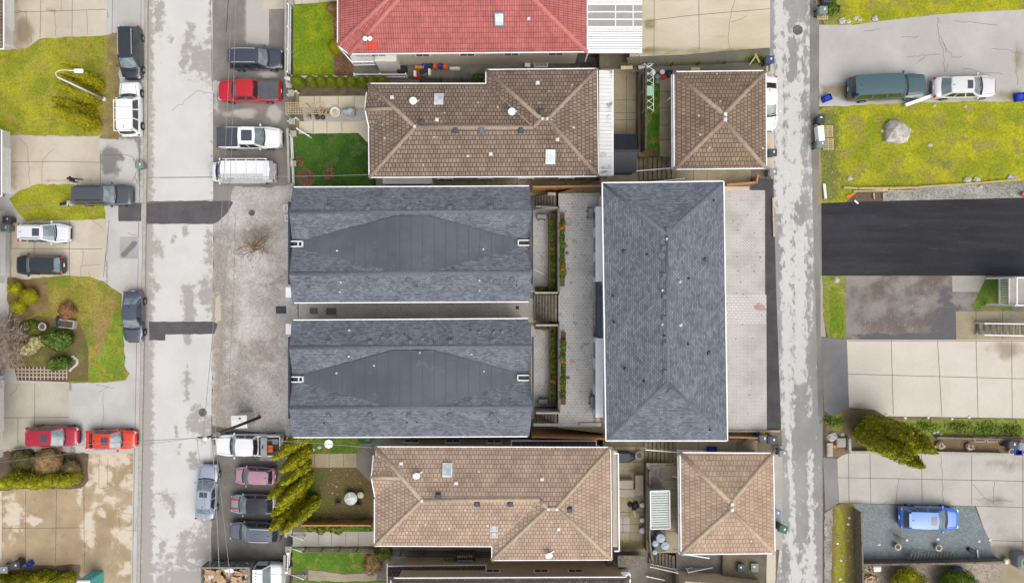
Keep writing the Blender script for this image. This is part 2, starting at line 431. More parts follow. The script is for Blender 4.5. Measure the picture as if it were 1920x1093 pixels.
def strip(bm, pts, w, mi):
    """thin flat strip along points"""
    L = []
    for i, p in enumerate(pts):
        a = pts[max(0, i - 1)]; b = pts[min(len(pts) - 1, i + 1)]
        d = (b - a); d.z = 0
        if d.length < 1e-5: d = Vector((1, 0, 0))
        n = Vector((-d.y, d.x, 0)).normalized() * w / 2
        L.append((bm.verts.new(p + n), bm.verts.new(p - n)))
    for (a, b), (c, d) in zip(L, L[1:]):
        try:
            f = bm.faces.new((a, b, d, c)); f.material_index = mi
            f.normal_update()
            if f.normal.z < 0: f.normal_flip()
        except ValueError: pass
def jitter(p0, p1, amp=4, n=None):
    n = n or max(3, int(math.hypot(p1[0] - p0[0], p1[1] - p0[1]) / 7)); o = [p0]
    for i in range(1, n):
        t = i / n; o.append((p0[0] + (p1[0] - p0[0]) * t + R.uniform(-amp, amp), p0[1] + (p1[1] - p0[1]) * t + R.uniform(-amp, amp)))
    return o + [p1]
def rough(poly, amp=2.0, step=9):
    """ragged outline for lawns and patches"""
    o = []
    for i in range(len(poly)):
        a, b = poly[i], poly[(i + 1) % len(poly)]
        n = max(1, int(math.hypot(b[0] - a[0], b[1] - a[1]) / step))
        for k in range(n):
            t = k / n; j = amp if k else amp * .3
            o.append((a[0] + (b[0] - a[0]) * t + R.uniform(-j, j), a[1] + (b[1] - a[1]) * t + R.uniform(-j, j)))
    return o

def sheet(name, poly, S, lay, m, joints=(), cracks=(), blobs=None, res=None, jw=.045, jm=None):
    S = surf(S); z = .004 * lay
    bm = bmesh.new()
    vs = [bm.verts.new(S.pt(x, y, z)) for x, y in poly]
    f = bm.faces.new(vs); f.normal_update()
    if f.normal.z < 0: f.normal_flip()
    if blobs:
        xs = [v.co.x for v in vs]; ys = [v.co.y for v in vs]; res = res or .5
        for ax, lo, hi in ((0, min(xs), max(xs)), (1, min(ys), max(ys))):
            k = lo + res
            while k < hi:
                co = Vector((0, 0, 0)); co[ax] = k; no = Vector((0, 0, 0)); no[ax] = 1
                bmesh.ops.bisect_plane(bm, geom=bm.verts[:] + bm.edges[:] + bm.faces[:], plane_co=co, plane_no=no)
                k += res
    nw = len(bm.verts)
    for p in joints: strip(bm, [S.pt(x, y, z + .003) for x, y in p], jw, 1)
    for p in cracks: strip(bm, [S.pt(x, y, z + .003) for x, y in p], .034, 2)
    me = bpy.data.meshes.new(name); bm.to_mesh(me); bm.free()
    for q in (m, jm or M['joint'], M['crack']): me.materials.append(q)
    if blobs:
        at = me.attributes.new('wear', 'FLOAT', 'POINT')
        vals = [0.0] * len(me.vertices)
        for i in range(min(nw, len(vals))):
            c = me.vertices[i].co; s = PXM / (1 - c.z / H)
            vals[i] = blob_wear(c.x * s + 960, 546.5 - c.y * s, blobs)
        at.data.foreach_set('value', vals)
    o = bpy.data.objects.new(name, me); COL.objects.link(o)
    o['kind'] = 'structure'
    return o
def block(name, polyS, m):
    """terrace block: top at the given level, going down below the street"""
    poly, S = polyS
    mb = MB(); top = [S.pt(x, y) for x, y in poly]; n = len(top)
    vs = [Vector((p.x, p.y, -.6)) for p in top] + top
    mb.add(vs, [tuple(range(n - 1, -1, -1)), tuple(range(n, 2 * n))] + [(i, (i + 1) % n, n + (i + 1) % n, n + i) for i in range(n)])
    o = mb.build(name, m); bm = bmesh.new(); bm.from_mesh(o.data); bmesh.ops.recalc_face_normals(bm, faces=bm.faces); bm.to_mesh(o.data); bm.free()
    o['kind'] = 'structure'; return o

# one ground sheet to the horizon
g = MB(); g.add([(-900, -900, -.03), (900, -900, -.03), (900, 900, -.03), (-900, 900, -.03)], [(0, 1, 2, 3)])
g.build('ground', M['soil'])['kind'] = 'structure'
block('terrace', ([(549, -300), (549, 350), (558, 350), (558, 818), (549, 818), (549, 1500), (2200, 1500), (2200, -300)], ZB), M['terrace'])
block('terrace', ([(1124, -300), (1124, 338), (1047, 362), (1047, 802), (1130, 812), (1153, 1500), (2300, 1500), (2300, -300)], ZC), M['terrace'])
block('terrace', ([(1200, -300), (1197, 293), (1268, 293), (1268, 330), (1330, 348), (1360, 348), (1360, -300)], Z1), M['terrace'])
block('terrace', ([(1268, 1500), (1268, 1034), (1212, 1034), (1212, 870), (1268, 870), (1270, 824), (1362, 824), (1362, 1500)], Z1), M['terrace'])
block('terrace', ([(1356, 346), (1356, 822), (1440, 822), (1440, 346)], Slope(5.79)), M['terrace'])
block('terrace', ([(1438, -300), (1438, 1500), (1545, 1500), (1545, -300)], Slope(5.795)), M['terrace'])
block('hillside', ([(1541, -400), (1541, 1500), (2400, 1500), (2400, -400)], Slope(5.79, .08, 26.3)), M['soil'])
block('slope', ([(1266, 316), (1266, 352), (1442, 352), (1442, 316)], Slope(ZR.z0 - .01, ZR.k, ZR.x0)), M['terrace'])
block('slope', ([(1203, -300), (1203, 140), (1442, 140), (1442, -300)], Slope(ZR.z0 - .01, ZR.k, ZR.x0)), M['terrace'])
block('slope', ([(1266, 822), (1266, 860), (1442, 860), (1442, 822)], Slope(ZR.z0 - .01, ZR.k, ZR.x0)), M['terrace'])
block('slope', ([(1355, 1020), (1355, 1300), (1442, 1300), (1442, 1020)], Slope(ZR.z0 - .02, ZR.k, ZR.x0)), M['terrace'])
# ---- west street
sb = [('r', 262, -60, 287, 1200, 9, 1), ('e', 378, 112, 26, 28, 1.0), ('e', 400, 118, 26, 40, 1), ('l', 358, 50, 342, 130, 8, .9), ('l', 364, 95, 366, 125, 7, .95),
      ('l', 320, 68, 320, 80, 5, .8), ('l', 353, 545, 356, 603, 12, 1.0), ('l', 352, 603, 350, 640, 8, .85), ('l', 384, 530, 382, 562, 9, 1), ('e', 398, 550, 16, 32, .95), ('l', 352, 690, 350, 745, 6, .85),
      ('e', 289, 468, 14, 18, 1), ('l', 345, 425, 350, 440, 6, .9), ('l', 292, 545, 300, 530, 5, .85), ('l', 330, 440, 322, 452, 4, .8), ('e', 393, 470, 9, 40, .9),
      ('l', 372, 770, 362, 800, 12, 1), ('e', 385, 800, 22, 26, .95), ('l', 360, 855, 364, 870, 9, .95), ('l', 305, 925, 325, 960, 8, .85), ('l', 318, 935, 325, 965, 6, .9), ('e', 304, 1020, 7, 16, .95), ('l', 340, 1040, 346, 1000, 9, 1),
      ('e', 350, 1100, 80, 58, 1.0), ('e', 380, 1030, 28, 40, 1), ('r', 262, 930, 285, 1100, 12, 1), ('e', 392, 980, 14, 60, 1), ('l', 395, 0, 398, 380, 3, .75), ('l', 300, 0, 292, 60, 7, .9), ('e', 300, 20, 10, 40, .8), ('l', 330, 800, 336, 850, 4, .7), ('e', 320, 930, 18, 6, .8)]
sheet('street', [(277, -40), (402, -40), (400, 400), (399, 620), (396, 780), (400, 1150), (260, 1150), (266, 850), (271, 560), (275, 300)], ZS, 1, M['street'],
      cracks=[jitter((345, 190), (370, 170), 2), jitter((370, 170), (400, 176), 2), jitter((322, 208), (345, 190), 3)], blobs=sb, res=.35, joints=[[(278, 333), (399, 332)], [(394, -40), (398, 170)]])
sheet('parking_area', [(398, -40), (548, -40), (549, 352), (470, 366), (440, 392), (400, 396)], ZS, 2, M['shoulder'],
      blobs=[('r', 461, -40, 505, 84, 2, 1), ('e', 450, 215, 30, 10, .9), ('e', 515, 215, 16, 18, .9), ('r', 398, 150, 408, 172, 2, 1), ('e', 480, 362, 14, 8, 1), ('e', 500, 140, 30, 8, .8), ('e', 404, 200, 6, 20, .8)], res=.4,
      joints=[[(461, -40), (461, 84)], [(505, -40), (505, 84)]], cracks=[jitter((420, 0), (424, 140), 2)])
sheet('concrete_slab', [(492, -40), (547, -40), (547, 17), (492, 18)], ZS, 3, M['conc_beige'])
sheet('gravel_pad', rough([(400, 385), (432, 378), (440, 350), (500, 352), (546, 345), (559, 350), (559, 815), (546, 820), (430, 806), (397, 796), (397, 620), (400, 420)], 2.5), ZS, 3, M['gravel_pad'],
      blobs=[('r', 398, 430, 425, 800, 16, 1), ('e', 430, 560, 16, 100, .8), ('e', 440, 730, 30, 50, .8), ('e', 470, 690, 40, 12, .7), ('e', 520, 530, 30, 25, .75), ('e', 480, 440, 34, 24, .9), ('e', 490, 660, 50, 25, .8)], res=.5,
      cracks=[jitter((441, 400), (438, 560), 1), jitter((437, 560), (430, 720), 1)])
sheet('gravel_track', rough([(402, 560), (412, 552), (414, 600), (403, 605)], 1), ZS, 4, M['conc_beige'])
sheet('parking_area', [(397, 795), (430, 804), (549, 818), (549, 1150), (400, 1150), (392, 900)], ZS, 4, M['shoulder_dark'],
      blobs=[('e', 394, 855, 8, 30, 1), ('e', 390, 990, 7, 18, 1), ('e', 500, 858, 25, 8, .7), ('e', 420, 790, 30, 12, .9)], res=.45)
sheet('trench_patch', rough([(222, 379), (276, 379), (330, 377), (432, 377), (437, 380), (424, 402), (408, 416), (398, 420), (276, 420), (272, 416), (222, 416)], .7), Slope(.006), 3, M['trench'])
sheet('trench_patch', rough([(222, 380), (266, 380), (265, 415), (222, 415)], .7), ZW, 3, M['trench'])
sheet('trench_patch', rough([(279, 603), (400, 603), (408, 608), (402, 626), (310, 627), (310, 638), (280, 638)], .6), ZS, 5, M['trench'])
# ---- west lots
sheet('pavement', [(-60, -60), (271, -60), (269, 300), (265, 560), (260, 850), (255, 1160), (-60, 1160)], ZW, 0, M['conc_grey'],
      blobs=[('r', 198, -60, 201, 70, 4, .8), ('e', 206, 300, 18, 30, .95), ('e', 216, 320, 12, 22, .8), ('l', 190, 300, 235, 302, 5, .75), ('r', 255, 262, 270, 345, 4, .6), ('l', 205, 470, 202, 530, 4, .8), ('e', 134, 725, 5, 18, .9), ('e', 136, 845, 6, 12, .9), ('e', 232, 250, 30, 14, .85), ('l', 195, 735, 194, 800, 3, .7), ('l', 265, -60, 258, 400, 3, .55)], res=.5,
      joints=[[(212, -60), (210, 66)], [(265, -60), (262, 300)], [(262, 300), (258, 560)], [(258, 560), (252, 860)], [(252, 860), (247, 1160)], [(205, 412), (194, 520)], [(188, 291), (240, 291), (250, 296), (257, 310)], [(188, 284), (188, 346)]],
      cracks=[jitter((262, 300), (262, 380), 2), jitter((250, 330), (268, 352), 3), jitter((248, 340), (262, 318), 3), jitter((204, 440), (198, 500), 2), jitter((194, 735), (192, 810), 2), jitter((180, 722), (215, 728), 4), jitter((185, 735), (205, 722), 3), jitter((240, 436), (262, 445), 2), jitter((190, 345), (176, 350), 2), jitter((248, 300), (268, 302), 3), jitter((256, 296), (256, 345), 3)])
sheet('concrete_patch', [(225, 444), (260, 444), (260, 485), (224, 485)], ZW, 1, mottled('patch_concrete', C(172, 172, 170), C(182, 182, 180), .5, .06, 8, C(130, 128, 124), .5, .12, .8),
      blobs=[('l', 232, 478, 252, 456, 5, 1)], res=.3)
sheet('driveway', [(20, -60), (202, -60), (200, 67), (150, 71), (75, 75), (55, 92), (28, 100), (20, 90)], ZW, 1, M['conc_beige'],
      joints=[[(78, -60), (75, 72)], [(136, -60), (135, 68)], [(20, 24), (200, 18)]], cracks=[jitter((103, 20), (104, 68), 1.5), jitter((162, 20), (163, 66), 1.5), jitter((113, -20), (115, 20), 1.5), jitter((48, 22), (58, 80), 4), jitter((30, 20), (50, 22), 2)], blobs=[('e', 44, 62, 18, 34, .85), ('r', 24, -60, 34, 95, 6, .6), ('e', 96, 21, 12, 3, .8)], res=.5)
lawn_blob = lambda *b: list(b)
sheet('lawn', rough([(-60, 98), (50, 91), (75, 73), (150, 69), (202, 66), (212, 110), (216, 170), (206, 235), (185, 256), (120, 256), (20, 254), (-60, 250)], 1.5), ZW, 2, M['grass_yellow'],
      blobs=[('e', 70, 120, 30, 20, .5), ('e', 150, 95, 20, 20, .5), ('r', 185, 75, 210, 250, 12, .7)], res=.6)
sheet('dirt_verge', rough([(199, 66), (222, 60), (224, 150), (222, 262), (186, 259), (196, 228), (200, 190), (205, 140)], 2), ZW, 3, M['dirt'])
sheet('driveway', rough([(20, 256), (120, 257), (186, 259), (187, 346), (75, 348), (40, 355), (20, 358)], .5), ZW, 1, M['conc_beige'],
      joints=[[(20, 304), (100, 303), (186, 305)]], cracks=[jitter((100, 280), (80, 300), 2), jitter((80, 300), (78, 345), 1.5), jitter((37, 260), (52, 275), 1.5), jitter((52, 275), (56, 345), 1.5)], blobs=[('r', 80, 336, 135, 346, 4, .8), ('r', 20, 256, 30, 358, 7, .75), ('e', 175, 312, 5, 4, .8), ('e', 170, 338, 16, 6, .6)], res=.5)
sheet('lawn', rough([(17, 373), (40, 356), (70, 346), (137, 346), (195, 385), (198, 411), (50, 415), (28, 390)], 1.5), ZW, 2, M['grass_yellow'], blobs=[('e', 60, 352, 25, 6, .6)], res=.6)
sheet('driveway', [(18, 418), (50, 415), (199, 411), (196, 470), (187, 528), (50, 523), (18, 521)], ZW, 1, M['conc_beige'],
      joints=[[(130, 414), (130, 525)], [(20, 466), (192, 467)], [(64, 440), (64, 500)]], cracks=[jitter((155, 468), (152, 520), 2), jitter((152, 500), (188, 497), 2), jitter((172, 412), (193, 430), 3), jitter((165, 510), (170, 525), 2)], blobs=[('r', 14, 418, 24, 522, 5, .85)], res=.5)
sheet('lawn', rough([(18, 560), (60, 521), (110, 517), (168, 519), (195, 528), (228, 552), (232, 620), (233, 685), (243, 700), (235, 713), (195, 718), (128, 717), (60, 700), (18, 690)], 1.5), ZW, 2, grass('mossy_lawn', C(146, 138, 54), C(164, 152, 62), C(122, 140, 40), C(162, 136, 88)),
      blobs=[('e', 190, 620, 20, 70, .75), ('e', 80, 575, 30, 16, .7), ('e', 205, 565, 12, 10, .8)], res=.6)
sheet('lawn_strip', rough([(190, 660), (215, 580), (230, 590), (233, 680), (230, 712), (172, 716), (165, 690)], 3), ZW, 3, grass('fresh_grass', C(122, 150, 44), C(140, 160, 50), C(150, 150, 50), C(150, 140, 60)))
sheet('flower_bed', rough([(20, 610), (70, 590), (110, 600), (150, 610), (163, 640), (166, 714), (128, 715), (120, 690), (40, 688), (20, 680)], 2), ZW, 4, mottled('garden_bed', C(122, 104, 68), C(104, 104, 56), 1.0, .28, 8, bump=.7, spots=C(120, 128, 58), spot_sc=1.2, spot_th=.56))
sheet('soil_patch', rough([(14, 520), (40, 523), (90, 524), (90, 580), (60, 592), (14, 600)], 3), ZW, 3, mottled('leafy_soil', C(150, 122, 84), C(120, 104, 64), .9, .25, 9, bump=.6))
sheet('brick_path', [(26, 686), (128, 690), (128, 716), (32, 713)], ZW, 5, plain('old_brick', C(104, 78, 60), .9, var=.25, sc=3, bump=.3), jm=M['conc_beige'],
      joints=[[(x, 688), (x, 712)] for x in range(34, 127, 7)] + [[(30, y), (127, y + 1)] for y in (693, 699, 706)], jw=.09)
sheet('driveway', [(4, 718), (130, 718), (129, 850), (4, 850)], ZW, 1, mottled('old_drive', C(194, 187, 171), C(206, 199, 184), .4, .07, 8, C(150, 142, 124), .5, .2, .5), joints=[[(65, 718), (65, 810)], [(4, 783), (130, 782)], [(34, 783), (33, 830)]], blobs=[('r', 4, 718, 12, 850, 4, .7)], res=.6,
      cracks=[jitter((38, 718), (20, 742), 3)])
sheet('flower_bed', rough([(-40, 845), (70, 846), (165, 850), (166, 900), (152, 915), (-40, 920)], 2), ZW, 3, M['soil'])
sheet('driveway', [(-60, 917), (156, 915), (157, 850), (250, 850), (244, 1160), (-60, 1160)], ZW, 1, M['conc_brown'],
      joints=[[(157, 850), (158, 1060)], [(106, 918), (104, 1055)], [(48, 920), (48, 1062)], [(4, 990), (157, 989)], [(4, 925), (4, 1050)]],
      cracks=[jitter((186, 860), (186, 915), 1), jitter((202, 858), (202, 912), 1), jitter((186, 915), (202, 912), 2), jitter((200, 905), (245, 930), 3), jitter((222, 960), (224, 990), 2), jitter((225, 960), (250, 965), 4), jitter((255, 970), (252, 995), 2), jitter((210, 1050), (195, 1075), 4), jitter((224, 992), (256, 994), 2)],
      blobs=[('e', 28, 965, 18, 40, .85), ('e', 62, 975, 14, 10, .9), ('e', 166, 992, 11, 36, 1.0), ('e', 178, 945, 14, 14, .9), ('e', 236, 1003, 22, 20, 1.0), ('e', 240, 905, 16, 14, .9), ('e', 188, 900, 18, 26, 1.0), ('e', 240, 962, 16, 16, .9), ('e', 238, 1066, 14, 12, .9), ('e', 206, 935, 16, 10, .7), ('e', 210, 860, 40, 16, .9), ('e', 170, 1020, 12, 12, .8), ('r', -60, 920, 6, 1050, 4, .8), ('e', 190, 960, 7, 12, .9), ('e', 150, 930, 6, 20, .7)], res=.3)
sheet('flower_bed', rough([(-40, 1062), (60, 1060), (150, 1058), (152, 1160), (-40, 1160)], 2), ZW, 3, M['soil'])
kb = MB()
kp = [(275, -60), (273, 300), (269, 560), (264, 850), (259, 1160)]
for a, b in zip(kp, kp[1:]): kb.bar(P(*a, .135), P(*b, .135), .28, .16)
kb.build('kerb', M['conc_post'])['kind'] = 'structure'
# ---- front yards (terrace above the street)
sheet('path', [(548, -40), (634, -40), (632, 4), (548, 9)], ZB, 1, M['conc_top'], joints=[[(566, -40), (566, 8)], [(600, -40), (600, 6)]])
sheet('lawn', rough([(550, 11), (600, 5), (632, 2), (632, 147), (550, 147)], 1), ZB, 2, M['grass_bright'])
sheet('planting_bed', rough([(624, 4), (640, 2), (640, 100), (665, 112), (663, 147), (626, 147)], 1.5), ZB, 3, M['mulch'])
sheet('soil_bed', [(549, 146), (720, 146), (720, 183), (549, 183)], ZB, 1, M['soil'])
sheet('alley', [(661, 108), (900, 108), (1126, 108), (1126, 160), (905, 160), (800, 150), (661, 148)], ZB, 2, M['conc_damp'], cracks=[jitter((690, 110), (684, 146), 2)], joints=[[(720, 112), (718, 140)]],
      blobs=[('e', 1080, 125, 60, 12, .8), ('e', 890, 140, 60, 12, .5), ('e', 780, 148, 90, 6, .9)], res=.5)
sheet('path', [(561, 181), (700, 180), (700, 202), (561, 202)], ZB, 2, M['conc_top'], joints=[[(x, 181), (x, 202)] for x in (589, 600, 634, 664)])
sheet('patio', [(566, 202), (700, 202), (690, 222), (673, 229), (570, 228)], ZB, 2, M['conc_mid'])
sheet('path', [(561, 228), (673, 227), (690, 220), (700, 240), (688, 268), (672, 250), (561, 251)], ZB, 1, M['conc_top'], joints=[[(x, 228), (x, 250)] for x in (587, 613, 641)])
sheet('lawn', rough([(552, 251), (672, 250), (690, 270), (705, 275), (705, 352), (552, 352)], 1), ZB, 2, M['grass_dark'], blobs=[('r', 552, 320, 600, 352, 10, .5)], res=.6)
def disc(cx, cy, r, n=18, am=1.5): return [(cx + (r + R.uniform(-am, am)) * math.cos(6.283 * i / n), cy + (r + R.uniform(-am, am)) * math.sin(6.283 * i / n)) for i in range(n)]
for d in (disc(616, 326, 11), disc(561, 305, 9), disc(574, 333, 17)): sheet('mulch_ring', d, ZB, 3, M['mulch'])
sheet('path', [(702, 333), (1128, 333), (1128, 366), (702, 366)], ZB, 2, M['conc_moss'], joints=[[(x, 334), (x, 364)] for x in range(730, 1128, 30)])
sheet('lawn', rough([(585, 815), (700, 815), (680, 835), (668, 852), (560, 852), (570, 815)], 1.5), ZB, 2, M['grass_mid'])
sheet('path', [(560, 851), (668, 850), (668, 876), (575, 876)], ZB, 3, M['conc_moss'], joints=[[(x, 851), (x, 875)] for x in (590, 617, 644)])
sheet('path', [(668, 851), (690, 818), (720, 818), (720, 900), (702, 905), (690, 900), (668, 876)], ZB, 3, M['conc_damp'])
sheet('lawn', rough([(572, 875), (670, 876), (695, 905), (702, 968), (575, 968)], 1.5), ZB, 2, M['grass_brown'], blobs=[('e', 585, 930, 20, 40, .9)], res=.5)
sheet('lawn', rough([(572, 972), (705, 972), (705, 996), (560, 997)], 1), ZB, 2, M['grass_mid'], blobs=[('e', 640, 980, 20, 10, .5)], res=.6)
sheet('path', [(549, 997), (706, 996), (706, 1023), (549, 1024)], ZB, 3, M['conc_mid'], joints=[[(x, 998), (x, 1022)] for x in (597, 622, 648, 672)])
sheet('soil_bed', rough([(560, 1023), (706, 1022), (706, 1032), (552, 1031)], 1), ZB, 2, M['soil'])
sheet('lawn', rough([(548, 1030), (706, 1028), (715, 1040), (705, 1070), (660, 1074), (575, 1066), (548, 1075)], 1.5), ZB, 4, grass('yard_lawn', C(90, 130, 30), C(104, 140, 36), C(132, 138, 56), C(140, 120, 60)), blobs=[('e', 700, 1050, 16, 20, 1)], res=.5)
sheet('path', rough([(578, 1068), (640, 1076), (706, 1074), (706, 1088), (640, 1090), (578, 1088)], 1), ZB, 3, M['conc_moss'])
sheet('lawn', rough([(548, 1088), (720, 1086), (720, 1160), (548, 1160)], 1), ZB, 2, M['grass_mid'])
sheet('alley', [(704, 1020), (930, 1020), (930, 1062), (740, 1075), (704, 1090)], ZB, 1, M['conc_damp'], joints=[[(760, 1022), (758, 1060)], [(800, 1022), (798, 1060)]])
sheet('alley', [(690, 816), (1140, 816), (1140, 850), (720, 850)], ZB, 1, M['conc_damp'])
# ---- courtyards
def pavers(name, poly, S, lay, m, dx, dy, ax='x', jw=.022):
    xs = [p[0] for p in poly]; ys = [p[1] for p in poly]; J = []; y = min(ys) + dy
    while y < max(ys):
        J.append([(min(xs), y), (max(xs), y)]); y += dy
    x = min(xs) + dx
    k = 0
    y = min(ys)
    while y < max(ys) - .1:
        x = min(xs) + dx * (.5 if k % 2 else 1)
        while x < max(xs):
            J.append([(x, y), (x, min(y + dy, max(ys)))]); x += dx
        y += dy; k += 1
    return sheet(name, poly, S, lay, m, joints=J, jw=jw, jm=plain('paver_joint', C(158, 156, 152), .9))
M['paver'] = mottled('courtyard_paver', C(198, 197, 194), C(214, 213, 210), .7, .1, 6, bump=.15, spots=C(176, 174, 170), spot_sc=1.2, spot_th=.6)
M['paver_passage'] = mottled('passage_paver', C(190, 184, 172), C(204, 198, 186), .6, .1, 8, bump=.15)  # base lightened to make up for the little light in the passage
M['paver_lt'] = mottled('drive_paver', C(212, 209, 204), C(222, 219, 215), .5, .07, 8, bump=.15)
pavers('courtyard', [(1047, 363), (1126, 363), (1126, 800), (1047, 800)], ZC, 1, M['paver'], 7, 5)
pavers('patio', [(996, 395), (1037, 395), (1037, 548), (996, 548)], ZB, 3, M['paver'], 7, 4.5)
pavers('patio', [(996, 610), (1037, 610), (1037, 762), (996, 762)], ZB, 3, M['paver'], 7, 4.5)
sheet('concrete_slab', [(990, 356), (1047, 356), (1047, 806), (990, 806)], ZB, 1, M['conc_damp'])
pavers('passage', [(560, 562), (1004, 560), (1004, 604), (560, 606)], ZB, 4, M['paver_passage'], 8, 5)
sheet('gravel_strip', [(1112, 410), (1118, 410), (1118, 800), (1112, 800)], ZC, 3, M['gravel'])
# ---- back yards
sheet('back_patio', [(1126, 130), (1199, 130), (1199, 345), (1126, 345)], ZC, 1, M['conc_moss'], joints=[[(1152, y), (1198, y)] for y in (188, 212, 225)] + [[(1175, 140), (1175, 330)]])
sheet('soil_bed', [(1199, 146), (1215, 146), (1215, 294), (1199, 294)], Z1, 1, M['soil'])
sheet('lawn', rough([(1208, 146), (1237, 146), (1237, 293), (1206, 293)], .8), Z1, 2, grass('garden_grass', C(66, 112, 14), C(84, 122, 22), C(110, 124, 50), C(110, 90, 50)), blobs=[('e', 1215, 285, 16, 10, .9)], res=.4)
sheet('path', [(1236, 136), (1270, 136), (1270, 294), (1236, 294)], Z1, 1, M['conc_moss'], joints=[[(1236, y), (1264, y)] for y in (172, 203, 235, 262)])
sheet('path', [(1268, 317), (1408, 317), (1408, 346), (1268, 346)], ZR, 1, M['conc_moss'], joints=[[(1326, 318), (1326, 346)], [(1300, 318), (1300, 346)]])
sheet('back_patio', [(1150, 838), (1212, 838), (1212, 1035), (1150, 1035)], ZC, 1, M['conc_moss'], joints=[[(1158, y), (1208, y)] for y in (866, 960, 982, 998)] + [[(1181, 945), (1181, 1030)], [(1168, 970), (1168, 998)]],
      blobs=[('e', 1192, 880, 12, 10, .9), ('r', 1156, 1010, 1210, 1030, 5, .8)], res=.4)
sheet('paving', [(1159, 970), (1181, 970), (1181, 997), (1159, 997)], ZC, 2, M['conc_mid'], joints=[[(1168, 970), (1168, 997)], [(1159, 983), (1181, 983)]])
sheet('path', [(1212, 868), (1280, 868), (1280, 1036), (1212, 1036)], Z1, 1, M['conc_moss'], joints=[[(1246, y), (1275, y)] for y in (872, 899, 919, 948, 972, 996)])
sheet('gravel_patch', [(1213, 871), (1246, 871), (1246, 910), (1213, 910)], Z1, 2, M['gravel'])
sheet('concrete_slab', [(1218, 990), (1248, 990), (1248, 1034), (1218, 1034)], Z1, 2, M['conc_damp'])
sheet('path', [(1268, 824), (1420, 824), (1420, 852), (1268, 852)], ZR, 1, M['conc_moss'], joints=[[(1310, 826), (1310, 850)], [(1372, 826), (1372, 850)], [(1382, 826), (1382, 850)]])
sheet('back_patio', [(1150, 1034), (1214, 1034), (1214, 1160), (1150, 1160)], ZC, 2, M['conc_damp'])
sheet('alley', [(1268, 1036), (1442, 1036), (1442, 1160), (1268, 1160)], Slope(4.82), 1, M['conc_damp'])
sheet('driveway', [(1205, -60), (1444, -60), (1444, 90), (1400, 93), (1290, 103), (1180, 107)], ZR2, 1, M['conc_top'],
      joints=[[(1227, -60), (1226, 104)], [(1310, -60), (1311, 97)], [(1205, 41), (1290, 30), (1370, 23), (1444, 17)]], cracks=[jitter((1380, -10), (1371, 25), 1.5), jitter((1371, 25), (1365, 70), 1.5), jitter((1365, 70), (1368, 92), 1), jitter((1372, 42), (1400, 30), 2)],
      blobs=[('r', 1200, 90, 1440, 104, 9, .85), ('r', 1205, 36, 1230, 60, 8, .6), ('e', 1350, 74, 25, 6, .6)], res=.5)
sheet('gravel_strip', rough([(1175, 108), (1290, 103), (1420, 92), (1444, 92), (1444, 135), (1180, 135)], 1), ZR2, 2, mottled('mossy_asphalt', C(112, 112, 98), C(124, 122, 104), .6, .14, 9, C(132, 130, 70), .8, .3, .6, bump=.4),
      blobs=[('r', 1230, 116, 1430, 124, 4, .9), ('e', 1418, 108, 25, 10, .9)], res=.5)
# ---- lane
lb = [('r', 1453, -60, 1469, 90, 6, 1), ('l', 1474, 20, 1478, 130, 3, .85), ('e', 1496, 58, 12, 14, 1), ('l', 1500, 60, 1502, 165, 5, .9), ('l', 1517, -20, 1520, 620, 3, .85), ('r', 1454, 90, 1470, 400, 7, 1), ('r', 1472, 150, 1505, 380, 9, .86), ('r', 1466, 300, 1486, 800, 9, 1), ('r', 1486, 420, 1512, 720, 9, .95),
      ('l', 1478, 800, 1488, 1000, 5, .95), ('l', 1518, 850, 1524, 1093, 5, .95), ('l', 1484, 1000, 1492, 1110, 9, .95), ('l', 1516, 720, 1520, 780, 4, .8), ('r', 1508, 1020, 1530, 1150, 5, .85), ('r', 1456, 1000, 1466, 1150, 4, .6), ('e', 1496, 1080, 14, 40, .9), ('l', 1474, 700, 1480, 820, 6, .95)]
sheet('lane', [(1443, -60), (1533, -60), (1534, 400), (1540, 620), (1545, 800), (1558, 1000), (1562, 1160), (1448, 1160), (1465, 1000), (1466, 830), (1456, 560), (1448, 400), (1443, 200)], ZD, 1, M['lane'], blobs=lb, res=.3)
sheet('lane_edge', rough([(1518, -60), (1536, -60), (1536, 200), (1534, 380), (1524, 380), (1519, 200)], .6), ZD, 2, M['shoulder'])
sheet('lane_edge', rough([(1524, 380), (1534, 380), (1539, 520), (1542, 640), (1545, 780), (1534, 780), (1530, 600)], .7), ZD, 2, M['shoulder'])
sheet('lane_edge', rough([(1438, 1030), (1455, 1030), (1452, 1160), (1436, 1160)], .6), ZD, 2, M['conc_beige'])
sheet('lane_edge', rough([(1437, 120), (1450, 120), (1452, 330), (1437, 330)], .8), ZD, 2, M['conc_beige'])
sheet('lane_edge', rough([(1452, 836), (1467, 836), (1467, 1030), (1452, 1030)], .8), ZD, 2, M['conc_mid'])
sheet('asphalt_strip', [(1408, 336), (1450, 336), (1456, 560), (1464, 806), (1438, 807), (1436, 357), (1408, 357)], ZD, 3, M['lane_asphalt'])
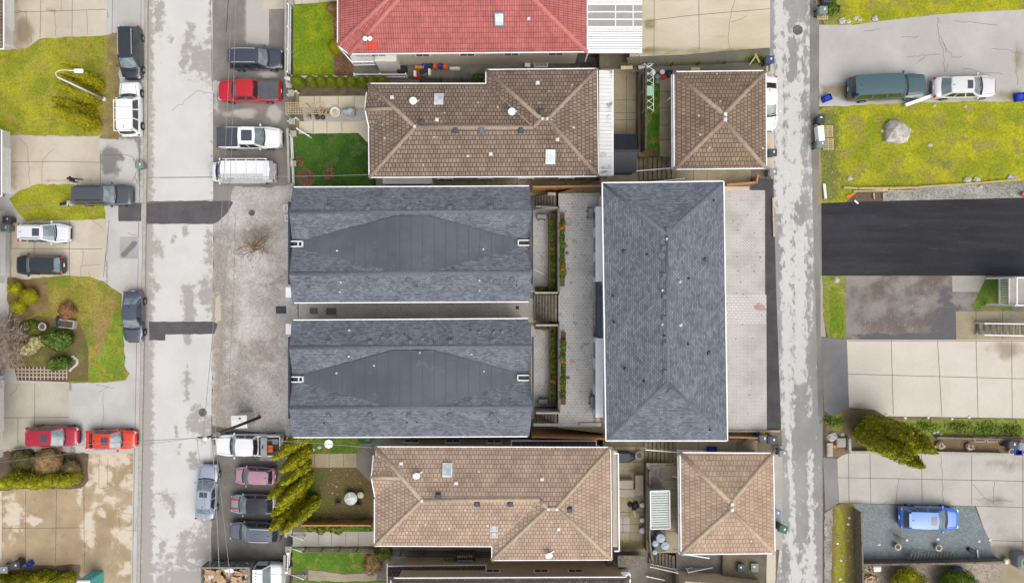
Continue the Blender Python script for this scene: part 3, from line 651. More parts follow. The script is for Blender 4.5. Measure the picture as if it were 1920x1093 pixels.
# grass pavers with a lattice of small openings
def grid_paver(name, x0, y0, x1, y1):
    o = sheet(name, [(x0, y0), (x1, y0), (x1, y1), (x0, y1)], ZD, 2, M['grid_paver']); return o
def gridmat():
    t = NT('grid_paver'); co = t.coord(); rot = t.new('Mapping'); t.link(co, rot.inputs[0]); rot.inputs['Rotation'].default_value = (0, 0, .785)
    ch = t.new('TexBrick'); t.link(rot.outputs[0], ch.inputs['Vector']); ch.offset = 0
    ch.inputs['Scale'].default_value = 1; ch.inputs['Brick Width'].default_value = .165; ch.inputs['Row Height'].default_value = .165; ch.inputs['Mortar Size'].default_value = .05; ch.inputs['Mortar Smooth'].default_value = .1
    ch.inputs['Color1'].default_value = C(166, 160, 152); ch.inputs['Color2'].default_value = C(150, 144, 136); ch.inputs['Mortar'].default_value = C(214, 211, 207)
    f = t.step(t.noise(co, .5, 5), .32, .68)
    col = t.mix(1.0, ch.outputs['Color'], t.mix(f, (.82, .81, .79, 1), (1.04, 1.04, 1.04, 1)), 'MULTIPLY')
    t.bump(ch.outputs['Fac'], .4, .03); return t.out(col, .9)
M['grid_paver'] = gridmat()
grid_paver('parking_pad', 1350, 357, 1434, 553); grid_paver('parking_pad', 1356, 607, 1438, 806)
pavers('parking_pad', [(1352, 553), (1437, 553), (1437, 607), (1352, 607)], ZD, 4, M['paver_lt'], 8, 5)
sheet('concrete_slab', [(1350, 350), (1405, 350), (1405, 358), (1350, 358)], ZD, 3, M['conc_beige'])
sheet('stain', rough([(1411, 571), (1420, 569), (1433, 574), (1435, 581), (1424, 582), (1414, 578)], 2.5, 3), ZD, 7, plain('rust_stain', C(190, 160, 148), .9))
# ---- lots east of the lane
sheet('lawn', rough([(1548, -60), (2000, -60), (2000, 15), (1880, 20), (1760, 27), (1650, 40), (1595, 47), (1546, 46), (1538, 30)], 1.2), ZE, 2, M['grass_lot'], blobs=[('e', 1560, 30, 20, 16, .8), ('r', 1550, -20, 1570, 40, 5, .7)], res=.6)
sheet('driveway', [(1534, 47), (1600, 47), (1660, 39), (1760, 27), (1880, 20), (2000, 14), (2000, 200), (1534, 200)], ZE, 1, M['lot_drive'],
      cracks=[jitter((1757, 32), (1762, 70), 2), jitter((1762, 70), (1768, 105), 3), jitter((1768, 105), (1772, 135), 3), jitter((1757, 34), (1764, 45), 3), jitter((1765, 80), (1775, 100), 4), jitter((1764, 70), (1785, 108), 3), jitter((1700, 108), (1762, 102), 2), jitter((1720, 118), (1735, 105), 2), jitter((1785, 108), (1804, 106), 2), jitter((1805, 130), (1880, 140), 3), jitter((1770, 135), (1778, 120), 3), jitter((1790, 40), (1870, 48), 2), jitter((1860, 92), (1910, 98), 3), jitter((1620, 59), (1650, 56), 2), jitter((1905, 90), (1908, 160), 3), jitter((1690, 70), (1722, 69), 1.5)],
      blobs=[('r', 1538, 155, 1600, 182, 10, .8), ('e', 1812, 52, 16, 5, .6), ('e', 1910, 110, 12, 28, .75), ('e', 1650, 190, 100, 6, .8), ('e', 1890, 180, 30, 14, .8), ('e', 1725, 160, 14, 14, .6)], res=.5)
sheet('driveway_apron', rough([(1519, 55), (1535, 50), (1535, 200), (1522, 204)], .5), ZE, 2, mottled('apron_asphalt', C(150, 149, 149), C(160, 158, 157), .5, .08, 9))
sheet('lawn', rough([(1530, 212), (1545, 201), (1700, 193), (1770, 191), (2000, 190), (2000, 338), (1860, 345), (1700, 353), (1610, 358), (1585, 380), (1540, 382), (1535, 300)], 1.5), ZE, 3, M['grass_lot'],
      blobs=[('r', 1536, 210, 1572, 380, 8, .8), ('e', 1760, 235, 30, 20, .6), ('e', 1700, 330, 60, 15, .6), ('e', 1580, 330, 18, 30, .6), ('e', 1770, 300, 30, 20, .6)], res=.5)
sheet('gravel_strip', rough([(1655, 362), (1700, 352), (1860, 345), (2000, 338), (2000, 372), (1700, 377), (1655, 378)], .8), ZE, 4, M['gravel'])
sheet('lane_edge', rough([(1526, 270), (1538, 270), (1542, 380), (1532, 384)], 1), ZE, 4, mottled('verge_soil', C(176, 156, 120), C(160, 146, 104), .8, .15, 8))
sheet('driveway', [(1540, 381), (1600, 379), (1700, 376), (2000, 369), (2000, 517), (1541, 517)], ZE, 5, M['black_asphalt'])
sheet('driveway_apron', [(1524, 384), (1540, 381), (1541, 517), (1530, 517)], ZE, 2, mottled('apron_grey', C(140, 138, 137), C(152, 150, 148), .5, .08, 9))
sheet('verge', rough([(1541, 517), (1585, 516), (1586, 560), (1586, 634), (1553, 633), (1544, 600)], 1), ZE, 3, M['grass_verge'])
sheet('grass_strip', rough([(1556, 518), (1578, 518), (1582, 600), (1582, 632), (1556, 632)], 1.4), ZE, 4, grass('strip_grass', C(118, 146, 30), C(140, 152, 44), C(158, 152, 70), C(150, 140, 66)))
sheet('lane_edge', rough([(1530, 517), (1543, 517), (1548, 632), (1538, 630)], .8), ZE, 2, M['conc_mid'])
sheet('driveway', rough([(1582, 517), (1785, 517), (1990, 517), (1990, 637), (1582, 637)], .5), ZE, 1, M['old_asphalt'],
      blobs=[('e', 1770, 600, 24, 50, 1), ('r', 1600, 626, 1795, 640, 6, 1), ('e', 1780, 630, 20, 25, 1), ('e', 1770, 540, 30, 10, .6), ('r', 1786, 590, 1990, 606, 5, .9)], res=.4,
      cracks=[jitter((1690, 520), (1705, 560), 5), jitter((1705, 560), (1690, 610), 4), jitter((1690, 610), (1680, 622), 3), jitter((1620, 620), (1740, 620), 4), jitter((1740, 620), (1768, 575), 4), jitter((1768, 575), (1790, 575), 3), jitter((1660, 600), (1690, 625), 4), jitter((1720, 550), (1760, 570), 5), jitter((1700, 525), (1690, 555), 5)])
sheet('concrete_slab', [(1785, 517), (1848, 517), (1846, 547), (1786, 547)], ZE, 2, M['conc_mid'])
sheet('concrete_slab', [(1792, 584), (1990, 584), (1990, 637), (1793, 637)], ZE, 3, M['conc_moss'], joints=[[(1830, 584), (1830, 636)], [(1880, 584), (1880, 636)]])
sheet('soil_patch', rough([(1848, 520), (1900, 520), (1900, 582), (1850, 582), (1820, 575), (1835, 550)], 2), ZE, 3, M['grass_mid'])
sheet('driveway', [(1588, 637), (1990, 637), (1990, 785), (1660, 780), (1640, 768), (1592, 764)], ZE, 2, mottled('clean_concrete', C(218, 209, 195), C(226, 218, 206), .3, .05, 8, C(176, 162, 140), .6, .25, .5),
      joints=[[(1671, 638), (1675, 778)], [(1758, 638), (1766, 780)], [(1830, 638), (1834, 782)], [(1897, 638), (1898, 784)], [(1590, 701), (1990, 712)], [(1590, 639), (1990, 639)]], blobs=[('e', 1890, 655, 35, 14, .85), ('e', 1880, 672, 16, 8, .7), ('e', 1610, 765, 25, 10, .9)], res=.5)
sheet('driveway_apron', [(1541, 632), (1589, 637), (1592, 770), (1560, 780), (1545, 770)], ZE, 1, mottled('dark_apron', C(126, 126, 127), C(142, 141, 141), .3, .08, 9))
sheet('planting_bed', rough([(1548, 785), (1592, 766), (1640, 770), (1660, 781), (1990, 786), (1990, 850), (1590, 850), (1566, 858), (1550, 852)], 1), ZE, 2, mottled('weedy_soil', C(140, 118, 88), C(118, 106, 74), 1.0, .25, 9, C(134, 152, 54), .9, .15, .8, bump=.6),
      blobs=[('r', 1690, 784, 1990, 815, 5, .85), ('r', 1556, 772, 1580, 812, 4, .9)], res=.4)
sheet('driveway', [(1570, 860), (1588, 846), (1990, 850), (1990, 1040), (1870, 1060), (1830, 948), (1572, 942)], ZE, 1, mottled('driveway_concrete', C(194, 189, 180), C(206, 201, 193), .3, .06, 8, C(150, 142, 128), .65, .25, .5),
      joints=[[(1591, 850), (1592, 942)], [(1631, 850), (1633, 944)], [(1728, 850), (1729, 944)], [(1822, 850), (1822, 946)], [(1918, 850), (1918, 1030)], [(1571, 895), (1990, 903)], [(1822, 948), (1990, 953)], [(1860, 1013), (1990, 1016)]], cracks=[jitter((1764, 850), (1768, 944), 2), jitter((1684, 896), (1680, 942), 2), jitter((1824, 908), (1850, 935), 3), jitter((1864, 900), (1862, 945), 2), jitter((1830, 935), (1900, 940), 3)],
      blobs=[('r', 1850, 1015, 1990, 1060, 12, .8), ('e', 1860, 940, 40, 10, .6), ('e', 1880, 1000, 30, 20, .6), ('r', 1570, 935, 1700, 945, 4, .6), ('e', 1880, 870, 50, 14, .5)], res=.5)
sheet('driveway_apron', [(1543, 858), (1570, 860), (1573, 942), (1548, 958)], ZE, 1, mottled('apron_dark_grey', C(142, 141, 141), C(154, 153, 152), .4, .08, 9))
sheet('gravel_pad', rough([(1600, 944), (1826, 948), (1850, 1000), (1868, 1052), (1615, 1052)], .7), ZE, 2, M['gravel_blue'])
sheet('verge', rough([(1562, 948), (1590, 942), (1600, 944), (1606, 1160), (1556, 1160)], 1.4), ZE, 3, mottled('leafy_verge', C(146, 128, 70), C(124, 112, 60), .6, .25, 8, C(160, 160, 40), .9, .25, .6, bump=.7),
      blobs=[('r', 1566, 948, 1584, 1100, 7, .95)], res=.4)
sheet('gravel_strip', rough([(1546, 962), (1566, 948), (1560, 1160), (1546, 1160)], .8), ZE, 2, M['gravel'])
sheet('gravel_yard', rough([(1616, 1054), (1876, 1054), (1880, 1160), (1616, 1160)], .7), ZE, 3, mottled('tan_gravel', C(160, 150, 132), C(178, 168, 150), .5, .15, 10, bump=.7, grain=.25))
sheet('concrete_slab', [(1870, 1060), (1990, 1040), (1990, 1160), (1878, 1160)], ZE, 2, M['conc_moss'])

# ------------------------------------------------------------------ buildings
CAM = Vector((0, 0, H))
def inset(poly, d):
    n = len(poly); o = []
    a = sum(poly[i][0] * poly[(i + 1) % n][1] - poly[(i + 1) % n][0] * poly[i][1] for i in range(n))
    sg = 1 if a > 0 else -1
    for i in range(n):
        p0, p1, p2 = (Vector(poly[(i + k) % n][:2]) for k in (-1, 0, 1))
        e1 = (p1 - p0).normalized(); e2 = (p2 - p1).normalized()
        n1 = Vector((-e1.y, e1.x)) * sg; n2 = Vector((-e2.y, e2.x)) * sg
        m = n1 + n2
        if m.length < .1: o.append(p1 + n1 * d); continue
        m.normalize(); o.append(p1 + m * d / max(.3, m.dot(n1)))
    return o
class House:
    def __init__(s, name, label, cat, px, py, S):
        s.r = thing(name, label, cat, surf(S).pt(px, py), 0, None, True); s.tris = []; s.z0 = s.r.location.z
    def roof(s, verts, faces, m, name='roof', th=.17, hit=True, soffit=None):
        vs = [P(*v) for v in verts]
        mesh_v = list(vs); fs = []; cnt = {}
        for f in faces:
            n = Vector((0, 0, 0)); q = [vs[i] for i in f]
            for i in range(len(q)): n += q[i].cross(q[(i + 1) % len(q)])
            f = list(f) if n.z > 0 else list(f)[::-1]
            fs.append(f)
            for i in range(len(f)): cnt[(f[i], f[(i + 1) % len(f)])] = 1
        nb = len(vs); mesh_v += [v - Vector((0, 0, th)) for v in vs]
        allf = [(f, 0) for f in fs] + [([nb + i for i in f[::-1]], 1) for f in fs]
        s.edges = []
        for (a, b) in cnt:
            if (b, a) not in cnt: allf.append(([a, nb + a, nb + b, b], 1)); s.edges.append((vs[a], vs[b]))
        me = bpy.data.meshes.new(name); me.from_pydata([v - s.r.location for v in mesh_v], [], [f for f, _ in allf])
        me.materials.append(m); me.materials.append(soffit or M['white_soft'])
        uvl = me.uv_layers.new(name='UVMap')
        for p, (f, mi) in zip(me.polygons, allf):
            p.material_index = mi
            n = p.normal; h = Vector((0, 0, 1)).cross(n)
            h = h.normalized() if h.length > .02 else Vector((1, 0, 0)); up = n.cross(h)
            for li in p.loop_indices:
                c = me.vertices[me.loops[li].vertex_index].co
                uvl.data[li].uv = (c.dot(h) + 50, c.dot(up) + 50)
        o = bpy.data.objects.new(name, me); COL.objects.link(o); o.parent = s.r
        if hit:
            for f in fs:
                for i in range(1, len(f) - 1): s.tris.append((vs[f[0]], vs[f[i]], vs[f[i + 1]]))
        return o
    def hit(s, px, py):
        best = None
        for ox, oy in ((0, 0), (.7, .6), (-.7, .6), (0, -1.2), (2, 2), (-2, 2), (0, -4), (0, 6)):
            d = (P(px + ox, py + oy, 0) - CAM)
            for a, b, c in s.tris:
                q = intersect_ray_tri(a, b, c, d, CAM, True)
                if q and (best is None or q.z > best[0].z):
                    n = (b - a).cross(c - a).normalized(); n = n if n.z > 0 else -n; best = (q, n)
            if best: break
        if best is None: raise ValueError('no roof at %s %s' % (px, py))
        return best
    def caps(s, segs, m, w=.34, h=.09):
        mb = MB()
        for a, b in segs: mb.cap(P(*a), P(*b), w, h)
        mb.build('ridge_cap', m, s.r)
    def gutter(s, segs, m=None, w=.1, h=.14):
        mb = MB()
        for a, b in segs:
            a, b = P(*a), P(*b); mb.bar(a + Vector((0, 0, -.03)), b + Vector((0, 0, -.03)), w, h)
        return mb.build('gutter', m or M['white'], s.r)
    def walls(s, poly, z0, z1, m, win=True, name='wall', skip=(), step=3.4, frame=None, floors=None):
        """poly: world outline; windows on every long side"""
        mb = MB(); mb.prism(poly, z0, z1); w = mb.build(name, m, s.r)
        if not win: return w
        n = len(poly)
        a = sum(poly[i][0] * poly[(i + 1) % n][1] - poly[(i + 1) % n][0] * poly[i][1] for i in range(n))
        if a < 0: poly = poly[::-1]
        floors = floors or ([z1 - 1.45] + ([z1 - 4.3] if z1 - z0 > 4.9 else []))
        for i in range(n):
            p, q = Vector(poly[i][:2]), Vector(poly[(i + 1) % n][:2]); L = (q - p).length
            if L < 2.6 or i in skip: continue
            d = (q - p).normalized(); nn = Vector((d.y, -d.x)); k = max(1, int(L / step))
            for zc in floors:
                for j in range(k):
                    c = p + d * (L * (j + .5) / k)
                    s.window(c, zc, d, nn, 1.25, 1.0, frame)
        return w
    def window(s, c, zc, d, nn, w=1.3, h=1.0, frame=None):
        rz = math.atan2(d.y, d.x)
        f = MB(); f.box((c.x + nn.x * .02, c.y + nn.y * .02, zc), (w + .16, .1, h + .16), rz)
        fo = f.build('window', frame or M['white'], s.r)
        g = MB()
        for sx in (-1, 1):
            q = c + d * sx * w * .25 + nn * .065
            g.box((q.x, q.y, zc), (w * .5 - .05, .02, h), rz)
        g.build('pane', M['pane'], fo)
    def vent(s, px, py, d=.42, h=.22, m=None, name='roof_vent'):
        q, n = s.hit(px, py); mb = MB()
        mb.box(q + Vector((0, 0, .03)), (d * 1.25, d * 1.25, .05))
        mb.bbox(q + Vector((0, 0, .05 + h / 2)), (d, d, h), d * .14)
        mb.build(name, m or M['vent'], s.r)
    def pipe(s, px, py, r=.07, h=.3, m=None, name='vent_pipe'):
        q, n = s.hit(px, py); mb = MB()
        mb.lathe(q - Vector((0, 0, .05)), [(r * 1.9, 0), (r * 1.6, .1), (r, .12), (r, h + .05), (r * .7, h + .05), (r * .7, h)], 10)
        mb.build(name, m or M['white'], s.r)
    def skylight(s, px, py, w=.8, l=1.1, m=None):
        q, n = s.hit(px, py); up = Vector((0, 0, 1)); hdir = up.cross(n).normalized(); v = n.cross(hdir)
        def slab(mb, ww, ll, z0, z1, mi=0):
            vs = [q + hdir * a * ww / 2 + v * b * ll / 2 + n * z for z in (z0, z1) for a, b in ((-1, -1), (1, -1), (1, 1), (-1, 1))]
            mb.add(vs, [(3, 2, 1, 0), (4, 5, 6, 7), (0, 1, 5, 4), (1, 2, 6, 5), (2, 3, 7, 6), (3, 0, 4, 7)], mi)
        f = MB(); slab(f, w, l, -.05, .15); fo = f.build('skylight', m or M['white_soft'], s.r)
        g = MB(); slab(g, w * .78, l * .78, .1, .18); g.build('pane', M['glass_pale'], fo)
    def dish(s, px, py):
        q, n = s.hit(px, py); mb = MB()
        mb.cyl(q, q + Vector((0, 0, .5)), .03, n=8); mb.box(q + Vector((.25, .1, .12)), (.4, .1, .06), .5)
        o = mb.build('satellite_mount', M['light_metal'], s.r)
        d = MB(); c = q + Vector((-.03, .02, .55)); ax = Vector((.12, -.35, .8)).normalized(); a = ax.orthogonal().normalized(); b = ax.cross(a)
        ring = []; vs = []; fs = []
        for k, (r, z) in enumerate(((0.02, 0), (.14, .015), (.25, .05), (.31, .09), (.31, .10), (.14, .035), (.02, .02))):
            for i in range(14):
                t = 6.283 * i / 14; vs.append(c + (a * math.cos(t) + b * math.sin(t)) * r + ax * z)
        for k in range(6):
            for i in range(14): fs.append((k * 14 + i, k * 14 + (i + 1) % 14, (k + 1) * 14 + (i + 1) % 14, (k + 1) * 14 + i))
        d.add(vs, fs, 0, True); d.cyl(c, c + ax * .36, .015, n=6); d.build('satellite_dish', M['white'], o)
def W2(pts, z): return [P(x, y, z).to_2d() for x, y in pts]

M['seam'] = plain('lap_seam', C(80, 89, 98), .7, var=.1)
M['pale_siding'] = plain('pale_siding', (.66, .67, .68, 1), .8, var=.05, sc=1)  # walls made pale to bounce light into the narrow gaps
# ---- the two new twin houses
def twin(label, eN, r1, vl, r2, eS, xw, xe, dia, big, small, white, dark):
    """eave / ridge / valley / ridge / eave rows as (y_left, y_right); xw, xe: (x at eave, x at ridge, x at valley)"""
    ze, zr, zv = 6.7, 7.75, 6.85
    h = House('new_house', label, 'house', 770, (eN[0] + eS[0]) / 2, 0)
    v = [(xw[0], eN[0], ze), (xe[0], eN[1], ze), (xw[1], r1[0], zr), (xe[1], r1[1], zr), (xw[2], vl[0], zv), (xe[2], vl[1], zv),
         (xw[1], r2[0], zr), (xe[1] + 1, r2[1], zr), (xw[0] - 1, eS[0], ze), (xe[0] + 2, eS[1], ze)]
    h.roof(v, [(0, 1, 3, 2), (2, 3, 5, 4), (4, 5, 7, 6), (6, 7, 9, 8)], M['shingle'], soffit=M['charcoal'])
    tr = list(h.tris)
    # tapered membrane cricket filling the valley
    dv = []
    for x, y in dia:
        q, n = h.hit(x, y); dv.append((x, y, q.z + .03))
    zm = max(d[2] for d in dv)
    dv = [(x, y, zm if abs(x - 771) < 60 else z) for x, y, z in dv]
    h.roof(dv, [(0, 1, 6, 7), (1, 2, 5, 6), (2, 3, 4, 5)], M['membrane'], 'cricket_roof', .05, soffit=M['membrane'])
    for k in range(-9, 10):
        x = 771 + k * 21.5
        ys = []
        for i in range(8):
            (x0, y0, _), (x1, y1, _) = dv[i], dv[(i + 1) % 8]
            if (x0 - x) * (x1 - x) < 0: ys.append(y0 + (y1 - y0) * (x - x0) / (x1 - x0))
        if len(ys) == 2:
            a, _ = h.hit(x, min(ys) + 1); b, _ = h.hit(x, max(ys) - 1)
            sm = MB(); sm.bar(a + Vector((0, 0, .006)), b + Vector((0, 0, .006)), .05, .012); sm.build('membrane_seam', M['seam'], h.r)
    h.caps([(v[2], v[3]), (v[6], v[7])], M['shingle_cap'], .3, .03)
    h.gutter([((xw[0] + 2, eN[0], ze), (xe[0], eN[1], ze)), ((xw[0] + 3, eS[0], ze), (xe[0] - 1, eS[1], ze))], w=.085)
    foot = W2([(xw[0], eN[0]), (xe[0], eN[1]), (xe[0] + 2, eS[1]), (xw[0] - 1, eS[0])], ze)
    h.walls(inset(foot, .35), -.2, ze - .1, M['pale_siding'], floors=[5.5, 2.9], skip=())
    # parapet bands closing the gable ends between the ridges
    for sx, xr in ((-1, xw[1]), (1, xe[1])):
        a = P(xr, r1[0] - 2, zr); b = P(xr, r2[0] + 2, zr)
        pb = MB(); pb.box(((a.x + b.x) / 2 + sx * .06, (a.y + b.y) / 2, zr - .55), (.13, abs(a.y - b.y) + 1.6, .9)); pb.build('gable_fascia', M['charcoal'], h.r)
    for sx, x in ((-1, xw[2] + 11), (1, xe[2] - 11)):
        q = P(x, vl[0] if sx < 0 else vl[1], zv); mb = MB(); L = .92; Wd = .42
        for sy in (-1, 1): mb.box((q.x, q.y + sy * Wd / 2, q.z + .2), (L, .07, .5))
        mb.box((q.x - sx * L / 2, q.y, q.z + .2), (.07, Wd + .07, .5))
        if sx < 0: mb.box((q.x - sx * .12, q.y, q.z + .34), (.05, Wd, .2))
        o = mb.build('scupper_box', M['white'], h.r)
        mb = MB(); mb.box((q.x, q.y, q.z + .12), (L - .1, Wd - .08, .1)); mb.build('drain', M['charcoal'], o)
    for x, y in big: h.vent(x, y, .36, .11, M['shingle_cap'])
    for x, y in small: h.vent(x, y, .2, .1, M['vent'])
    for x, y in white: h.pipe(x, y, .05, .22, M['white_soft'])
    for x, y in dark: h.pipe(x, y, .04, .18, M['vent_dark'])
    return h
M['shingle_cap'] = plain('shingle_cap', C(112, 120, 131), .9, var=.14, sc=6, bump=.2)
hD = twin('dark grey shingle house with a diamond shaped roof panel, beside the dark green lawn', (351, 349), (398, 396), (458, 456), (513, 511), (568, 566),
     (549, 542, 548), (992, 997, 993), [(566, 451), (743, 405), (800, 404), (972, 449), (972, 465), (800, 510), (745, 511), (566, 467)],
     [(614, 390), (690, 391), (767, 390), (843, 390), (920, 389), (578, 525), (689, 524), (767, 524), (842, 524), (960, 523)],
     [(595, 532), (610, 532), (625, 531), (734, 541), (764, 542), (795, 540), (808, 540), (916, 528), (928, 527), (947, 528)],
     [(639, 529), (637, 547), (899, 526), (899, 545), (632, 470), (906, 467)], [(615, 376), (751, 378), (788, 378), (940, 377), (579, 538), (782, 537), (969, 535), (851, 504)])
hE = twin('dark grey shingle house with a diamond shaped roof panel, beside the tan tiled house', (600, 597), (652, 650), (710, 707), (765, 764), (820, 818),
     (548, 542, 549), (990, 998, 992), [(566, 702), (737, 657), (809, 656), (974, 699), (974, 715), (809, 763), (738, 764), (566, 718)],
     [(616, 642), (694, 642), (770, 641), (845, 641), (922, 640), (616, 778), (694, 778), (767, 778), (844, 777), (922, 777)],
     [(717, 633), (733, 633), (792, 636), (899, 623), (926, 623), (942, 622), (686, 787), (701, 787), (733, 787), (810, 786)],
     [(655, 619), (654, 668), (631, 699), (701, 685), (787, 661), (884, 664), (907, 696)], [(813, 640), (574, 626), (759, 626), (883, 618), (958, 620), (608, 793), (763, 792), (782, 792), (935, 792)])
# ---- the row house by the lane
h = House('row_house', 'large grey hipped shingle row house between the brick paved courtyard and the lane', 'house', 1246, 580, 3.5)
zE, zR = 9.8, 11.5
v = [(1129, 343, zE), (1357, 340, zE), (1364, 826, zE), (1136, 826, zE), (1250, 440, zR), (1253, 716, zR)]
h.roof(v, [(0, 1, 4), (1, 2, 5, 4), (2, 3, 5), (3, 0, 4, 5)], M['shingle'], soffit=M['white'])
h.caps([(v[4], v[5]), (v[0], v[4]), (v[1], v[4]), (v[2], v[5]), (v[3], v[5])], M['shingle_cap'], .24, .012)
h.gutter([(v[0], v[1]), (v[1], v[2]), (v[2], v[3]), (v[3], v[0])], w=.09)
foot = inset(W2([q[:2] for q in v[:4]], zE), .45)
h.walls(foot, 2.4, zE - .1, M['pale_siding'], floors=[8.5], skip=(), frame=M['white'])
for a, b in ((388, 528), (634, 782)):                        # projecting white bays on the courtyard side
    p = P(1128, a, 5.6); q = P(1129, b, 5.6); x = P(1116, 0, 5.4).x; mb = MB()
    mb.box(((x + foot[0].x) / 2 + .1, (p.y + q.y) / 2, 4.6), (foot[0].x - x + .2, p.y - q.y, 2.3))
    bay = mb.build('bay', M['white'], h.r)
    g = MB()
    for k in range(3): g.box((x - .01, p.y + (q.y - p.y) * (k + .5) / 3, 4.7), (.04, 1.3, 1.3))
    g.build('pane', M['pane'], bay)
mb = MB(); p = P(1120, 532, 5.6); q = P(1120, 632, 5.6); mb.box((p.x + .75, (p.y + q.y) / 2, 4.2), (1.3, p.y - q.y, 2.7)); mb.build('entry_porch', M['slate_wall'], h.r)
for y, x in ((431, 1252), (465, 1244), (516, 1245), (556, 1246), (596, 1246), (645, 1247), (697, 1248), (731, 1257)): h.vent(x, y, .34, .09, M['shingle_cap'])
for x, y in ((1171, 472), (1322, 487), (1173, 692), (1329, 662)): h.vent(x, y, .24, .16, M['vent_dark'])
for x, y in ((1275, 528), (1276, 609)): h.pipe(x, y, .075, .3, M['white_soft'])
for x, y in ((1213, 477), (1291, 522), (1149, 555), (1151, 604), (1290, 645), (1207, 714), (1331, 805), (1338, 376), (1245, 629)): h.pipe(x, y, .05, .3, M['charcoal'])
for x, y in ((1250, 448), (1242, 544), (1242, 608)): h.pipe(x, y, .05, .2)

# ---- brown house north
h = House('tiled_house', 'brown concrete tile house with moss stained roof, beside the dark green lawn', 'house', 905, 240, 1.2); hB = h
zE = 6.9; zR = 8.35; zT = 8.55
v = [(690, 157, zE), (911, 157, zE), (911, 131, zE), (1120, 129, zE), (1122, 331, zE), (692, 333, zE), (778, 238, zR), (1000, 239, zR), (1014, 223, zT), (1027, 223, zT)]
h.roof(v, [(5, 4, 9, 8, 7, 6), (0, 5, 6), (0, 6, 7, 1), (1, 7, 8, 2), (2, 8, 9, 3), (3, 9, 4)], M['tile_n'])
zg = h.hit(735, 204)[0].z
gp = [(687, 174, zE + .02), (692, 240, zE + .02), (684, 205, zg), (735, 204, zg + .02)]
h.roof(gp, [(0, 2, 3), (1, 3, 2)], M['tile_n'], 'gable_roof', .1)
h.caps([(v[0], v[6]), (v[5], v[6]), (v[6], v[7]), (v[7], v[8]), (v[2], v[8]), (v[3], v[9]), (v[4], v[9]), (v[8], v[9])], M['ridge_brown'])
h.caps([(gp[2], gp[3])], M['ridge_brown'], .3, .05)
mb = MB()
for a, b in (((1, 7)),): mb.cap(P(*v[a]) + Vector((0, 0, -.02)), P(*v[b]) + Vector((0, 0, -.02)), .14, .04)
mb.build('valley_flashing', M['ridge_brown'], h.r)
h.gutter([(v[0], v[1]), (v[1], v[2]), (v[2], v[3]), (v[4], v[5]), ((691, 240, zE), v[5]), (gp[0], gp[2]), (gp[1], gp[2]), (v[3], v[4])], w=.07)
h.walls(inset(W2([q[:2] for q in v[:6]], zE), .55), 1.0, zE - .1, M['cream'])
for x, y in ((823, 187),): h.skylight(x, y, .75, 1.0)
h.skylight(1032, 294, .8, 1.2)
for x, y in ((791, 231), (854, 245), (977, 245), (1015, 211)): h.vent(x, y, .38, .22, M['vent_dark'])
h.vent(903, 245, .4, .25, M['vent'])
for x, y in ((735, 183), (1008, 156), (1045, 262), (819, 225), (920, 289)): h.vent(x, y, .24, .1, M['white_soft'])
h.dish(777, 193); h.dish(960, 213)
for x, y in ((1017, 223), (1026, 223), (778, 238)): h.vent(x, y, .2, .1, M['white_soft'], 'ridge_flashing')
a, b, c, d = [P(*q) for q in ((1123, 132, 6.0), (1149, 132, 5.8), (1149, 329, 5.8), (1123, 330, 6.0))]
mb = MB(); n = 28
for i in range(n):
    y0 = a.y + (d.y - a.y) * i / n; y1 = a.y + (d.y - a.y) * (i + .82) / n; ym = (y0 + y1) / 2
    mb.box(((a.x + b.x) / 2, ym, 5.92 + (.012 if i % 4 == 0 else 0)), (b.x - a.x, y0 - y1, .04), 0, 0, 1, 0, .09)
mb.box(((a.x + b.x) / 2, (a.y + d.y) / 2, 5.87), (b.x - a.x - .02, a.y - d.y, .03), 0, 0, 1, 0, .09)
t = NT('sundeck_panel'); co = t.coord(); f = t.step(t.noise(co, .7, 6, .65), .52, .7)
MS = t.out(t.mix(f, (.62, .62, .61, 1), C(150, 146, 138)), .5)
mb.build('patio_cover', MS, h.r)
mb = MB()
for i in range(6):
    y = a.y + (d.y - a.y) * (i + .2) / 5.5; mb.box(((a.x + b.x) / 2, y, 5.98), (b.x - a.x, .05, .06), 0, 0, 1, 0, .09)
for y in (a.y - .2, (a.y + d.y) / 2, d.y + .2): mb.box((b.x - .15, y, 4.3), (.12, .12, 3.0))
mb.bar(b + Vector((0, 0, .02)), c + Vector((0, 0, .02)), .1, .16); mb.build('cover_frame', M['white'], h.r)
mb = MB(); p = P(718, 338, 3.2); q = P(810, 338, 3.2)
mb.box(((p.x + q.x) / 2, p.y + .1, 2.4), (q.x - p.x, .9, 1.9)); o = mb.build('bay', M['white_wall'], h.r)
mb = MB(); mb.box(((p.x + q.x) / 2, p.y - .37, 2.5), (q.x - p.x - .4, .06, 1.0)); mb.build('pane', M['pane'], o)
# ---- red house
h = House('tiled_house', 'cream stucco house under a red tile roof', 'house', 870, 10, 1.2)
zE = 6.0; zR = 9.1
v = [(633, 86, zE), (654, 102, zE), (1101, 98, zE), (1101, -290, zE), (633, -290, zE), (826, -95, zR), (908, -95, zR), (832, -92, zR - .02)]
h.roof(v, [(1, 2, 6, 5), (2, 3, 6), (3, 4, 5, 6), (4, 0, 5), (0, 1, 5)], M['tile_red'])
h.caps([(v[0], v[5]), (v[1], (829, -94, zR)), (v[2], v[6]), (v[5], v[6])], M['ridge_red'], .4, .09)
h.gutter([(v[0], v[1]), (v[1], v[2]), (v[2], (1101, -60, zE)), (v[0], (633, -60, zE))], w=.08)
mb = MB(); a, b = P(655, 101, zE), P(1101, 97, zE); mb.bar(a + Vector((0, .1, .03)), b + Vector((0, .1, .03)), .12, .04); mb.build('gutter_channel', plain('dark_gutter', C(84, 60, 96), .6), h.r)
foot = inset(W2([(633, -290), (633, 86), (654, 102), (1101, 98), (1101, -290)], zE), .6)
